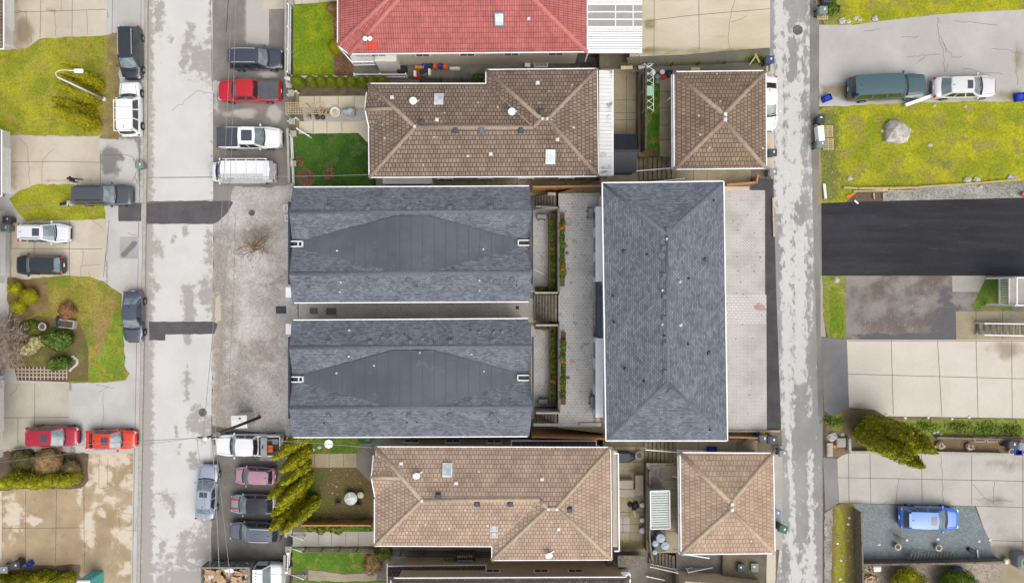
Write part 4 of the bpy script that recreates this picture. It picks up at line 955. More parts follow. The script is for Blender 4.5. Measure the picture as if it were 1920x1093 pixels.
h.walls(foot, 1.0, zE - .1, M['cream'], skip=(), floors=[4.3])
h.skylight(936, 37, .85, 1.15, M['vent'])
h.vent(991, 36, .2, .12, M['white_soft'])
# red chimney saddle with two white dishes
q, n = h.hit(700, 90)
mb = MB(); mb.box(q + Vector((0, .25, .1)), (.75, .9, .2), 0, 0, .8); mb.build('chimney_saddle', M['red_plastic_roof'] if 'red_plastic_roof' in M else plain('red_sheet', C(232, 84, 70), .6), h.r)
for x in (687, 696):
    q, n = h.hit(x, 77); mb = MB(); mb.cyl(q, q + Vector((0, 0, .45)), .05, n=8); mb.lathe(q + Vector((0, 0, .45)), [(.06, 0), (.2, .03), (.22, .1), (.15, .16), (.03, .19)], 14); mb.build('turbine_vent', M['white'], h.r)
# carport with ribbed white sheets on the east side
a, b = P(1102, 97, 5.9), P(1204, 96, 5.9); y1 = P(0, -60, 5.9).y
mb = MB(); n = 34
for i in range(n):
    y = a.y + (y1 - a.y) * (i + .5) / n; py = 546.5 - y * PXM / (1 - 5.9 / H)
    if 8 < py < 51: continue
    mb.box(((a.x + b.x) / 2, y, 5.90), (b.x - a.x, (y1 - a.y) / n * .66, .07)); mb.box(((a.x + b.x) / 2, y, 5.86), (b.x - a.x, (y1 - a.y) / n, .02), 0, 1)
mb.build('carport_roof', [M['white'], M['grey_metal']], h.r)
mb = MB(); p, q = P(0, 50, 5.88).y, P(0, 9, 5.88).y; mb.box(((a.x + b.x) / 2, (p + q) / 2, 5.86), (b.x - a.x, q - p, .03))
mb.build('translucent_panel', plain('clear_sheet', C(178, 178, 172), .3, var=.1, sc=.8), h.r)
mb = MB()
for py in (9, 23, 37, 51): y = P(0, py, 5.90).y; mb.box(((a.x + b.x) / 2, y, 5.92), (b.x - a.x, .1, .06))
for px in (1154, 1187): x = P(px, 0, 5.90).x; mb.box((x, (p + q) / 2, 5.90), (.08, q - p, .05))
for px in (1104, 1202): mb.box((P(px, 0, 5.80).x, P(0, 94, 5.80).y, 4.4), (.12, .12, 3.0))
mb.box(((a.x + b.x) / 2, a.y - .06, 5.84), (b.x - a.x, .12, .16)); mb.build('carport_frame', M['white'], h.r)
# front balcony with white rail, side box
mb = MB(); p = [P(*q, 3.6) for q in ((655, 103), (660, 117), (702, 117), (702, 103))]
mb.prism([(q.x, q.y) for q in p], 3.4, 3.55); o = mb.build('balcony', M['white_soft'], h.r)
mb = MB()
pts = [P(634, 87, 4.4), P(660, 117, 4.4), P(700, 116, 4.4)]
for a, b in zip(pts, pts[1:]):
    mb.bar(a, b, .09, .07); mb.bar(a - Vector((0, 0, .8)), b - Vector((0, 0, .8)), .06, .05)
    n = int((b - a).length / .14)
    for i in range(n): q = a.lerp(b, i / n); mb.box((q.x, q.y, q.z - .42), (.03, .03, .8))
mb.build('railing', M['white'], o)
mb = MB(); mb.box(P(728, 122, 2.6) + Vector((0, .6, -.1)), (1.9, 1.5, 2.9)); mb.build('side_annex', M['white_wall'], h.r)
# ---- north garage
def garage(label, v, ap, z0, m, cm, wall):
    h = House('garage', label, 'garage', (v[0][0] + v[1][0]) / 2, (v[0][1] + v[2][1]) / 2, z0)
    h.roof(v + ap, [(0, 1, 4), (1, 2, 5, 4), (2, 3, 5), (3, 0, 4, 5)], m)
    h.caps([(v[0], ap[0]), (v[1], ap[0]), (v[2], ap[1]), (v[3], ap[1]), (ap[0], ap[1])], cm, .36, .08)
    h.gutter([(v[0], v[1]), (v[1], v[2]), (v[2], v[3]), (v[3], v[0])], w=.08)
    f = inset(W2([q[:2] for q in v], v[0][2]), .5)
    h.walls(f, z0 - .2, v[0][2] - .1, wall, win=False)
    mb = MB(); x = max(p.x for p in f); ys = [p.y for p in f]; mb.box((x + .02, (max(ys) + min(ys)) / 2, z0 + 2.1), (.08, (max(ys) - min(ys)) * .75, 2.1)); mb.build('garage_door', M['white'], h.r)
    h.vent(ap[0][0] + 1, ap[0][1] + 1, .26, .14, M['white_soft'], 'ridge_flashing'); h.vent(ap[1][0] + 1, ap[1][1] - 1, .26, .14, M['white_soft'], 'ridge_flashing')
    mb = MB(); p, q = P(v[0][0] - 1.5, v[0][1] + 6, v[0][2] - .25), P(v[3][0] - 1.5, v[3][1] - 1, v[3][2] - .25); mb.bar(p, q, .3, .1)
    for t in (.22, .97): c = p.lerp(q, t); mb.cyl(c, c + Vector((-.35, -.2, -1.0)), .045, n=7)
    mb.build('downpipe', M['white_soft'], h.r)
    return h
garage('square garage with mossy brown tile roof, by the white car on the lane', [(1263, 135, 8.0), (1436, 133, 8.0), (1437, 316, 8.0), (1264, 318, 8.0)], [(1358, 214, 9.45), (1358, 226, 9.45)], 4.8, M['tile_gn'], M['ridge_brown'], M['white_wall'])
garage('square garage with clean tan tile roof, beside the ribbed metal roof shed', [(1275, 848, 8.0), (1450, 849, 8.0), (1453, 1037, 8.0), (1277, 1039, 8.0)], [(1371, 943, 9.45), (1371, 956, 9.45)], 4.8, M['tile_gs'], M['ridge_tan'], M['white_wall'])
# ---- tan house south
h = House('tiled_house', 'tan concrete tile house with a clean roof, south of the new grey houses', 'house', 925, 940, 1.2); hG = h
zE = 6.9; zR = 8.35; zT = 8.55
v = [(703, 837, zE), (1145, 838, zE), (1147, 1049, zE), (922, 1050, zE), (922, 1024, zE), (702, 1023, zE), (790, 938, zR), (1013, 937, zR), (1026, 953, zT), (1044, 953, zT)]
h.roof(v, [(0, 6, 7, 8, 9, 1), (1, 9, 2), (2, 9, 8, 3), (3, 8, 7, 4), (4, 7, 6, 5), (5, 6, 0)], M['tile_s'])
zg = h.hit(747, 896)[0].z
gp = [(700, 854, zE + .02), (703, 931, zE + .02), (696, 895, zg), (747, 896, zg + .02)]
h.roof(gp, [(0, 2, 3), (1, 3, 2)], M['tile_s'], 'gable_roof', .1)
h.caps([(v[0], v[6]), (v[5], v[6]), (v[6], v[7]), (v[7], v[8]), (v[3], v[8]), (v[1], v[9]), (v[2], v[9]), (v[8], v[9])], M['ridge_tan'])
h.caps([(gp[2], gp[3])], M['ridge_tan'], .3, .05)
mb = MB(); mb.cap(P(*v[4]) + Vector((0, 0, -.02)), P(*v[7]) + Vector((0, 0, -.02)), .14, .04); mb.build('valley_flashing', M['ridge_tan'], h.r)
h.gutter([(v[0], v[1]), (v[1], v[2]), (v[2], v[3]), (v[3], v[4]), (v[4], v[5]), ((702, 935, zE), v[5]), (gp[0], gp[2]), (gp[1], gp[2])], w=.07)
h.walls(inset(W2([q[:2] for q in v[:6]], zE), .55), 1.0, zE - .1, M['beige_wall'])
h.skylight(839, 881, .8, 1.15)
for x, y in ((822, 929), (895, 944), (957, 944), (1068, 955)): h.vent(x, y, .38, .22, M['vent_dark'])
for x, y in ((752, 868), (855, 905), (1016, 898), (1047, 991)): h.vent(x, y, .24, .1, M['white_soft'])
for x, y in ((926, 989), (926, 1001)): h.vent(x, y, .5, .05, M['grey_metal'], 'flashing_plate')
h.dish(783, 888); h.dish(1029, 1036)
for x, y in ((1027, 953), (1043, 953), (791, 938)): h.vent(x, y, .22, .1, M['white_soft'], 'ridge_flashing')
sk = [(959, 826, 4.3), (1118, 826, 4.3), (1118, 842, 4.7), (959, 842, 4.7)]
h.roof(sk, [(0, 1, 2, 3)], M['tile_dark'], 'skirt_roof', .12, hit=False)
h.gutter([(sk[0], sk[1]), (sk[0], (959, 837, 4.7)), (sk[1], (1118, 837, 4.7))], w=.1)
a, b, c, d = [P(*q) for q in ((1148, 845, 6.0), (1156, 845, 6.0), (1158, 1025, 6.0), (1149, 1025, 6.0))]
mb = MB(); mb.prism([(q.x, q.y) for q in (a, b, c, d)], 5.85, 5.98); o = mb.build('sundeck', M['cream'], h.r)
mb = MB(); mb.bar(b + Vector((0, 0, .9)), c + Vector((0, 0, .9)), .1, .08); mb.bar(c + Vector((0, 0, .9)), d + Vector((0, 0, .9)), .1, .08); mb.bar(a + Vector((0, 0, .9)), b + Vector((0, 0, .9)), .1, .08)
for i in range(40): q = b.lerp(c, i / 39); mb.box((q.x, q.y, 6.4), (.03, .03, .9))
for t in (.03, .5, .97): q = b.lerp(c, t); mb.box((q.x - .1, q.y, 4.4), (.14, .14, 3.0))
mb.build('railing', M['white'], o)
# ---- house at the bottom edge
h = House('tiled_house', 'beige stucco house with dark tile roof at the bottom edge', 'house', 950, 1200, 1.2)
zE = 6.9
v = [(733, 1083, zE), (1181, 1081, zE), (1183, 1300, zE), (733, 1300, zE), (845, 1190, 8.6), (1075, 1190, 8.6)]
h.roof(v, [(0, 1, 5, 4), (1, 2, 5), (2, 3, 4, 5), (3, 0, 4)], M['tile_dark'])
h.caps([(v[0], v[4])], M['ridge_dark'], .36, .08); h.caps([(v[1], v[5])], M['ridge_dark'], .36, .08)
h.gutter([(v[0], v[1]), (v[0], (733, 1120, zE)), (v[1], (1181, 1120, zE))], w=.07)
f = inset(W2([(733, 1083), (1181, 1081), (1183, 1300), (733, 1300)], zE), .45)
h.walls(f, 1.0, zE - .1, M['beige_wall'], win=False)
w0 = f[0].lerp(f[1], .5)
for px in (924, 1015, 1079):
    c = P(px, 1066, 4.6); h.window(Vector((c.x, f[0].y)), 4.5, Vector((-1, 0)), Vector((0, 1)), 1.15, .55)
sk = [(727, 1061, 3.9), (910, 1059, 3.9), (910, 1078, 4.7), (727, 1080, 4.7)]
h.roof(sk, [(0, 1, 2, 3)], M['tile_dark'], 'skirt_roof', .12, hit=False)
h.gutter([(sk[0], sk[1]), ((726, 1056, 4.3), (726, 1100, 4.3)), ((911, 1058, 4.1), (911, 1077, 4.6))], w=.07)
mb = MB(); q = P(1118, 1074, 3.6); mb.box(q, (1.5, .7, 2.2)); mb.build('side_annex', M['beige_wall'], h.r)
mb = MB(); q = P(1160, 1079, 3.9); mb.box((q.x + .3, q.y - .1, 4.0), (1.2, 1.4, .15)); mb.build('entry_porch', M['cream'], h.r)
# ---- garage at the bottom edge
h = House('garage', 'beige garage cut by the bottom edge, beside the dark wooden stairs', 'garage', 1350, 1110, 4.8)
f = W2([(1279, 1080), (1424, 1090), (1424, 1300), (1279, 1300)], 6.0)
h.walls(f, 4.6, 7.0, M['beige_wall'], win=False)
fr = [(1284, 1094, 7.1), (1438, 1098, 7.1), (1438, 1330, 7.1), (1284, 1330, 7.1), (1360, 1190, 8.5), (1360, 1240, 8.5)]
h.roof(fr, [(0, 1, 4), (1, 2, 5, 4), (2, 3, 5), (3, 0, 4, 5)], M['tile_s'])
# ---- slivers of the houses along the west edge
def west(label, y0, y1, xe, z, wallx, doors, roofm, slope=True):
    h = House('house', label, 'house', -60, (y0 + y1) / 2, ZW)
    v = [(xe, y0, z), (xe, y1, z), (-260, y1, z + 2.6), (-260, y0, z + 2.6)]
    h.roof(v, [(0, 1, 2, 3)], roofm); h.gutter([(v[0], v[1]), ((xe, y1, z), (xe - 40, y1, z + .4))], w=.08)
    a, b = P(wallx, y0 + 4, .12), P(wallx, y1 - 4, .12)
    poly = [(a.x, a.y), (b.x, b.y), (b.x - 9, b.y), (a.x - 9, a.y)]
    h.walls(poly, 0, z - .1, M['white_wall'], win=False)
    mb = MB()
    for d0, d1 in doors:
        p, q = P(wallx, d0, 1.2).y, P(wallx, d1, 1.2).y; mb.box((a.x + .03, (p + q) / 2, 1.15), (.1, p - q, 2.1))
        for k in range(3): mb.box((a.x + .09, (p + q) / 2, .6 + k * .55), (.02, (p - q) * .98, .03))
    mb.build('garage_door', M['white'], h.r)
    return h
west('white house corner under brown tiles, beside the cracked beige drive at the top', -140, 92, 7, 3.0, 25, [(-80, 50)], M['tile_n'])
west('white garage front beside the parking space of the person', 244, 368, 3, 3.1, 19, [(275, 360)], M['tile_dark'])
west('white garage front facing the white and black cars', 392, 535, -4, 3.1, 9, [(430, 515)], M['tile_dark'])
west('white garage front facing the red cars', 700, 860, -3, 3.1, 6, [(715, 812)], M['tile_n'])

# ------------------------------------------------------------------ vehicles (local frame: +x forward, z up)
PROF = {  # belt, hood, tail heights; cowl, roof front, roof rear, rear glass base (fractions of L from the middle); tumblehome
    'suv':     dict(belt=1.08, hood=1.02, tail=1.05, xw0=.225, xw1=.10, xr1=-.41, xr0=-.475, th=.80),
    'crossover': dict(belt=1.0, hood=.97, tail=1.0, xw0=.24, xw1=.085, xr1=-.36, xr0=-.465, th=.78),
    'hatch':   dict(belt=.96, hood=.92, tail=.98, xw0=.245, xw1=.09, xr1=-.34, xr0=-.45, th=.77),
    'sedan':   dict(belt=.94, hood=.90, tail=.98, xw0=.21, xw1=.05, xr1=-.225, xr0=-.375, th=.76),
    'wagon':   dict(belt=.95, hood=.90, tail=.97, xw0=.22, xw1=.085, xr1=-.34, xr0=-.45, th=.77),
    'minivan': dict(belt=1.06, hood=.96, tail=1.05, xw0=.32, xw1=.15, xr1=-.42, xr0=-.475, th=.80),
    'pickup':  dict(belt=1.14, hood=1.12, tail=1.14, xw0=.225, xw1=.135, xr1=-.115, xr0=-.145, th=.82),
    'van':     dict(belt=1.3, hood=1.15, tail=1.3, xw0=.375, xw1=.27, xr1=-.475, xr0=-.488, th=.86),
}
def lerp(a, b, t): return a + (b - a) * t
def loft(mb, secs, mi=0, close=True):
    n = len(secs[0]); st = None; vs = [p for s_ in secs for p in s_]; fs = []
    for k in range(len(secs) - 1):
        for i in range(n - 1): fs.append((k * n + i, k * n + i + 1, (k + 1) * n + i + 1, (k + 1) * n + i))
    mb.add(vs, fs, mi, True)
    if close:
        mb.add(list(secs[0]), [tuple(range(n))], mi); mb.add(list(secs[-1]), [tuple(range(n - 1, -1, -1))], mi)
def grid(mb, fn, s0, s1, t0, t1, ns, nt, off=0.0, mi=0, flip=False):
    def nrm(s, t):
        e = .01; a = fn(s + e, t) - fn(s - e, t); b = fn(s, t + e) - fn(s, t - e); n = a.cross(b)
        n = n.normalized() if n.length > 1e-9 else Vector((0, 0, 1))
        return n
    vs = []
    for j in range(nt + 1):
        for i in range(ns + 1):
            s, t = lerp(s0, s1, i / ns), lerp(t0, t1, j / nt); p = fn(s, t)
            if off:
                n = nrm(s, t); c = p - Vector((0, 0, .9)); 
                if n.dot(Vector((p.x * .3, p.y, max(.2, p.z - .8)))) < 0: n = -n
                p = p + n * off
            vs.append(p)
    fs = []
    for j in range(nt):
        for i in range(ns):
            q = (j * (ns + 1) + i, j * (ns + 1) + i + 1, (j + 1) * (ns + 1) + i + 1, (j + 1) * (ns + 1) + i)
            fs.append(q)
    mb.add(vs, fs, mi, True)
WHEEL = {}
def wheel_mesh(r):
    if r not in WHEEL:
        t = MB(); w = .22
        t.lathe((0, 0, 0), [(r * .62, -w / 2), (r * .93, -w / 2), (r, -w * .32), (r, w * .32), (r * .93, w / 2), (r * .62, w / 2)], 20)
        rm = MB(); rm.lathe((0, 0, 0), [(r * .64, -w * .3), (r * .64, w * .47), (r * .55, w * .5), (r * .5, w * .36), (r * .12, w * .42), (.02, w * .44)], 20)
        for k in range(5):
            a = 6.283 * k / 5; rm.box((math.cos(a) * r * .36, math.sin(a) * r * .36, w * .42), (r * .5, r * .16, .04), a)
        a = t.build('wheel', M['rubber']); b = rm.build('rim', M['light_metal']); WHEEL[r] = (a.data, b.data)
        for o in (a, b): bpy.data.objects.remove(o)
    return WHEEL[r]
def put_wheel(root, x, y, r):
    a, b = wheel_mesh(r)
    o = bpy.data.objects.new('wheel', a); COL.objects.link(o); o.parent = root; o.location = (x, y, r)
    o.rotation_euler = (-math.pi / 2 if y > 0 else math.pi / 2, 0, 0)
    p = bpy.data.objects.new('rim', b); COL.objects.link(p); p.parent = o
def car(label, kind, px, py, S, ang, L, W, Ht, col, cat='car', name=None, pitch=0, **o):
    name = name or {'suv': 'parked_suv', 'pickup': 'pickup_truck', 'van': 'delivery_van', 'minivan': 'minivan'}.get(kind, 'parked_car')
    pr = dict(PROF[kind]); pr.update(o.get('prof', {}))
    S = surf(S); base = S.pt(px, py, .8); g = Vector((base.x, base.y, base.z - .8))
    root = thing(name, label, cat, g)
    root.rotation_euler = (0, pitch, math.radians(ang))
    pm = o.get('mat') or paint(label, col, o.get('metal', 0), o.get('rough', .28)); hl = L / 2; hw = W / 2
    R_ = .36 if kind in ('suv', 'pickup', 'van') else .33
    xf, xb = hl - L * .195, -hl + L * .2
    belt, hood, tail = pr['belt'], pr['hood'], pr['tail']; xw0 = pr['xw0'] * L; xr0 = pr['xr0'] * L
    boxy = o.get('boxy', 0)
    # body shell
    xs = sorted(set([-hl, -hl * .985, -hl * .955, -hl * .9, -hl * .82, xb - .42, xb - .36, xb - .26, xb, xb + .26, xb + .36, xb + .42, -hl * .2, 0, hl * .15, xf - .42, xf - .36, xf - .26, xf, xf + .26, xf + .36, xf + .42, hl * .86, hl * .92, hl * .96, hl * .985, hl]))
    secs = []
    for x in xs:
        u = abs(x) / hl; k = (.22 if x > 0 else .14) * (.5 if boxy else 1)
        w = hw * (1 - k * max(0, (u - .42) / .58) ** 2.7)
        if u > .95: w *= 1 - (.10 if not boxy else .05) * ((u - .95) / .05) ** 2
        if x > xw0: zt = lerp(hood, hood - (.14 if not boxy else .05), max(0, (x - xw0) / (hl - xw0)) ** 1.6)
        elif x < xr0: zt = lerp(tail, tail - .03, (xr0 - x) / max(.01, hl + xr0))
        else: zt = belt
        if u > .9: zt -= ((.26 if x > 0 else .2) * (.6 if boxy else 1)) * ((u - .9) / .1) ** 2.4
        zl = .26 if u < .93 else lerp(.26, .4, (u - .93) / .07)
        for c in (xf, xb):
            d = abs(x - c); RA = R_ + .06
            if d < RA: zl = max(zl, R_ + math.sqrt(RA * RA - d * d) - .02)
        zl = min(zl, zt - .14)
        half = [(0, zt + .025), (.5 * w, zt + .018), (.82 * w, zt - .004), (.95 * w, zt - .055), (w, lerp(zt, zl, .3)), (.995 * w, lerp(zt, zl, .65)), (.95 * w, zl)]
        secs.append([Vector((x, -y, z)) for y, z in half[::-1]] + [Vector((x, y, z)) for y, z in half[1:]])
    mb = MB(); loft(mb, secs)
    # greenhouse hull
    wb = hw * .93; wt = hw * pr['th'] * .93
    zr = Ht - .05; xw1 = pr['xw1'] * L; xr1 = pr['xr1'] * L; zb = belt - .03
    def WS(s, t): return Vector((lerp(xw0, xw1, t) + lerp(.16, .07, t) * (1 - s * s) - .05, s * lerp(wb, wt, t), lerp(min(zb, hood - .02), zr, t) + .03 * t * (1 - s * s)))
    def BS(s, t): return Vector((lerp(xr0, xr1, t) - lerp(.10, .05, t) * (1 - s * s) + .03, s * lerp(wb, wt, t), lerp(zb, zr, t) + .03 * t * (1 - s * s)))
    def SD(sg):
        def f(s, t):
            a, b = WS(sg, t), BS(sg, t); p = a.lerp(b, s); p.y += sg * .035 * math.sin(math.pi * min(1, max(0, s))) * (1 - t * .5); p.z += 0
            return p
        return f
    def RF(s, t):
        a, b = WS(s, 1), BS(s, 1); p = a.lerp(b, t); p.z += .035 * math.sin(math.pi * min(1, max(0, t))); p.y += s * .017 * math.sin(math.pi * min(1, max(0, t))); return p
    roofmb = MB() if o.get('roof_mat') else mb
    grid(mb, WS, -1, 1, 0, 1, 6, 4); grid(mb, BS, -1, 1, 0, 1, 6, 4)
    for sg in (-1, 1): grid(mb, SD(sg), 0, 1, 0, 1, 8, 4)
    grid(roofmb, RF, -1, 1, 0, 1, 8, 8)
    body = mb.build('body', pm, root)
    if o.get('roof_mat'): roofmb.build('roof', o['roof_mat'], root)
    bm = bmesh.new(); bm.from_mesh(body.data); bmesh.ops.remove_doubles(bm, verts=bm.verts, dist=.002); bmesh.ops.recalc_face_normals(bm, faces=bm.faces)
    for e in bm.edges:
        if len(e.link_faces) == 2 and e.calc_face_angle(0) > .75: e.smooth = False
    bm.to_mesh(body.data); bm.free()
    u = MB(); u.box((0, 0, .36), (L * .9, W * .86, .3)); u.build('chassis', M['black'], root)
    # glass
    q = MB(); grid(q, WS, -.90, .90, .05, .94, 6, 4, .008); q.build('windscreen', M['glass_screen'], root)
    if kind not in ('van',) or o.get('rearglass'):
        q = MB(); grid(q, BS, -.86, .86, .14, .93, 6, 3, .008); q.build('rear_window', o.get('rear_mat', M['glass_dark']), root)
    segs = {'suv': [(.07, .33), (.37, .62), (.66, .94)], 'crossover': [(.07, .37), (.41, .70), (.74, .92)], 'hatch': [(.07, .42), (.46, .80), (.83, .93)], 'sedan': [(.08, .46), (.50, .86)],
            'wagon': [(.07, .34), (.38, .66), (.69, .93)], 'minivan': [(.10, .34), (.38, .66), (.69, .95)], 'pickup': [(.09, .50), (.55, .93)], 'van': [(.06, .26)]}[kind]
    for sg in (-1, 1):
        for a, b in segs:
            q = MB(); grid(q, SD(sg), a, b, .1, .86, 3, 3, .008); q.build('side_window', M['glass_dark'], root)
        # handles, mirror, sill
        m = MB()
        for a, b in segs[:2]:
            p = SD(sg)(b - .05, 0); m.box((p.x, sg * hw * 1.0, belt - .16), (.19, .035, .04))
        m.build('door_handle', o.get('trim', M['chrome'] if o.get('chrome') else pm), root)
        m = MB(); p = WS(sg, .12); m.bbox((p.x - .1, sg * (hw + .1), belt + .06), (.13, .22, .16), .03); m.build('mirror', o.get('mirror', pm), root)
        m = MB(); m.bbox((hl - .22, sg * hw * .68, hood - .235), (.30, hw * .34, .15), .04, sg * -.35); m.build('headlight', M['lamp_clear'], root)
        m = MB(); m.bbox((-hl + .11, sg * hw * .80, tail - .16), (.17, hw * .26, .2), .03, sg * .3); m.build('taillight', M['lamp_red'], root)
        for x in (xf, xb): put_wheel(root, x, sg * (hw - .105), R_)
    m = MB(); m.box((hl - .02, 0, .5), (.06, hw * 1.1, .2)); m.build('bumper', M['black'], root)
    m = MB(); m.box((-hl + .01, 0, .44), (.05, hw * 1.3, .12)); m.build('bumper', M['black'], root)
    m = MB(); m.box((-hl - .005, 0, .72), (.03, .32, .15)); m.build('number_plate', M['white'], root)
    m = MB()                                          # wiper cowl and bonnet shut line
    for i in range(6):
        s0, s1 = -.88 + i * .293, -.88 + (i + 1) * .293; a, b = WS(s0, 0), WS(s1, 0); m.bar(Vector((a.x + .07, a.y, hood + .033)), Vector((b.x + .07, b.y, hood + .033)), .13, .03)
    for s0, s1 in ((-.7, .0), (.0, .7)): a, b = WS(s0, .06), WS(s1, .15); m.bar(a + Vector((.03, 0, .02)), b + Vector((.03, 0, .02)), .03, .02)
    m.build('wiper', M['black'], root)
    m = MB(); zhood = lambda x: lerp(hood, hood - (.14 if not boxy else .05), max(0, (x - xw0) / (hl - xw0)) ** 1.6)
    for sg in (-1, 1):
        pts = [Vector((xw0 + .05 + (hl * .88 - xw0 - .05) * t, sg * hw * lerp(.80, .66, t), zhood(xw0 + (hl * .88 - xw0) * t) + .006)) for t in (0, .25, .5, .75, 1)]
        for a, b in zip(pts, pts[1:]): m.bar(a, b, .022, .02)
    m.build('bonnet_line', M['charcoal'] if sum(col[:3]) > .1 else M['black'], root)
    def top(s, t, dz=.0): p = RF(s, t); return Vector((p.x, p.y, p.z + dz))
    if o.get('sunroof'):
        a, b = o['sunroof']; q = MB(); grid(q, RF, -o.get('sw', .52), o.get('sw', .52), a, b, 4, 3, .012); q.build('sunroof', plain('tinted_roof_glass', C(82, 86, 98), .12, var=.1, sc=1, spec=.7), root)
    if o.get('rails'):
        for sg in (-1, 1):
            m = MB(); pts = [top(sg * .86, t, .07) for t in (.1, .35, .65, .92)]
            for a, b in zip(pts, pts[1:]): m.bar(a, b, .05, .04)
            for p in (pts[0], pts[-1]): m.box((p.x, p.y, p.z - .05), (.1, .05, .1))
            m.build('roof_rail', o['rails'], root)
    if o.get('ribs'):
        m = MB()
        for s in (-.5, -.17, .17, .5):
            for i in range(4): a, b = top(s, .2 + i * .17, .012), top(s, .2 + (i + 1) * .17, .012); m.bar(a, b, .05, .02)
        m.build('roof_rib', pm, root)
    if kind in ('hatch', 'crossover', 'sedan', 'suv', 'wagon'):
        m = MB(); p = top(0, .93 if kind != 'sedan' else .9, .02); m.box(p, (.16, .04, .05)); m.build('antenna', M['black'], root)
    if kind in ('hatch', 'crossover', 'suv'):
        m = MB(); p = BS(0, 1); m.bbox((p.x - .07, 0, zr - .0), (.2, wt * 1.7, .05), .015); m.build('spoiler', o.get('roof_mat') or pm, root)
    if kind == 'pickup':
        bl = xr0 - .10 + hl - .12; cx = -hl + .12 + bl / 2
        if o.get('cover'):
            m = MB(); m.bbox((cx, 0, belt + .05), (bl, W * .86, .06), .02)
            for k in (1, 2, 3)[:o.get('folds', 3)]: m.box((cx - bl / 2 + bl * k / (o.get('folds', 3) + 1), 0, belt + .085), (.03, W * .84, .012))
            m.build('bed_cover', o['cover'], root)
        else:
            m = MB(); m.box((cx, 0, belt + .035), (bl, W * .8, .03)); m.build('bed_floor', M['charcoal'], root)
            m = MB()
            for sg in (-1, 1): m.box((cx, sg * W * .44, belt + .11), (bl, .09, .2))
            m.box((cx - bl / 2, 0, belt + .11), (.08, W * .88, .2)); m.build('bed_rail', pm, root)
    return root, dict(top=top, hl=hl, hw=hw, belt=belt, zr=zr, xr0=xr0, hood=hood)

K = 1.0
WHITE = (.74, .75, .76, 1); BLACKP = (.012, .014, .018, 1)
car('black minivan with chrome window trim, nose to nose with the white roof racked SUV', 'minivan', 245, 99, ZW, 271, 4.85, 1.9, 1.75, C(52, 56, 64), 'minivan', rails=M['light_metal'], chrome=1)  # black cars here: paint greyed to stand in for reflected sky
c, d = car('white boxy SUV with a full roof rack, parked by the tall cedars on the kerb', 'suv', 244, 205, ZW, 91, 5.0, 1.9, 1.9, WHITE, 'suv', boxy=1, prof=dict(xw1=.13))
m = MB(); z = 2.02
for sg in (-1, 1): m.bar((-2.3, sg * .82, z), (.55, sg * .82, z), .05, .05)
for x in (-2.3, -1.3, -.2, .5): m.bar((x, -.82, z), (x, .82, z), .05, .04)
for sg in (-1, 1):
    for x in (-2.2, .4): m.box((x, sg * .82, z - .1), (.06, .05, .2))
m.build('roof_rack', M['white'], c)
car('black full size SUV parked half over the grass, beside the person', 'suv', 194, 366, ZW, 0, 5.3, 1.95, 1.85, C(84, 87, 96), 'suv', ribs=1, rails=M['black'], boxy=1)
car('silver white crossover with a sunroof, on the slab drive above the black hatchback', 'crossover', 82, 437, ZW, -1, 4.7, 1.82, 1.66, (.62, .63, .66, 1), rails=M['grey_metal'], sunroof=(.12, .42))
car('black hatchback with red tail lights, on the slab drive under the silver white crossover', 'crossover', 74, 497, ZW, 180, 4.45, 1.78, 1.6, C(46, 52, 60), rear_mat=M['glass_screen'])
car('dark blue grey sedan parked at the kerb beside the mossy lawn', 'sedan', 249, 594, ZW, 270, 4.75, 1.82, 1.46, C(86, 92, 108), metal=.1, rear_mat=M['glass_screen'])
car('dark red crossover with a sunroof, parked behind the orange red sedan', 'crossover', 98, 818, ZW, 0, 4.85, 1.86, 1.66, C(186, 22, 50), sunroof=(.16, .42), sw=.5)
car('bright orange red sedan with a sunroof, parked at the pavement', 'sedan', 208, 824, ZW, 0, 4.65, 1.78, 1.46, C(238, 60, 24), sunroof=(.1, .5), prof=dict(xr1=-.28, xr0=-.42))
car('black SUV with silver roof rails, parked above the red pickup', 'suv', 480, 111, ZS, 0, 5.0, 1.93, 1.8, C(70, 75, 90), 'suv', rails=M['light_metal'], ribs=1, chrome=1)
car('red crew cab pickup with a grey folding bed cover', 'pickup', 468, 171, ZS, 180, 5.85, 2.0, 1.88, C(208, 26, 44), 'pickup', cover=plain('vinyl_cover', C(92, 96, 102), .7), chrome=1, folds=3)
car('white pickup with a dark bed cover and a large dark sunroof', 'pickup', 468, 259, ZS, 0, 6.0, 2.02, 1.88, WHITE, 'pickup', cover=plain('dark_bed_cover', C(74, 80, 92), .7), sunroof=(.14, .78), sw=.62, folds=3)
c, d = car('white cargo van with ladders on its roof rack, parked below the white pickup', 'van', 457, 323, ZS, 180, 5.9, 2.0, 2.15, WHITE, 'van')
m = MB()
for x in (-2.6, -1.7, -.8, .1, 1.0): m.bar((x, -.95, 2.32), (x, .95, 2.32), .05, .05)
for sg in (-1, 1): m.bar((-2.7, sg * .95, 2.32), (1.3, sg * .95, 2.32), .05, .05); m.box((-2.4, sg * .95, 2.2), (.05, .05, .25)); m.box((.9, sg * .95, 2.2), (.05, .05, .25))
m.build('roof_rack', M['white'], c)
lad = thing('ladder', 'silver ladder lying along the roof rack of the white van', 'ladder', c.location + Vector((.35, -.78, 2.34)))
m = MB()
for y in (-.2, .2): m.bar((-2.0, y, .05), (2.0, y, .05), .06, .08)
m.build('stile', M['light_metal'], lad); m = MB()
for i in range(13): m.bar((-1.9 + i * .315, -.2, .03), (-1.9 + i * .315, .2, .03), .04, .03)
m.build('rung', M['light_metal'], lad)
lad2 = copy_tree(lad); lad2.location = c.location + Vector((.45, -1.06, 2.12)); lad2.rotation_euler = (1.1, 0, 0); lad2['label'] = 'second silver ladder hung on the outer side of the white van'
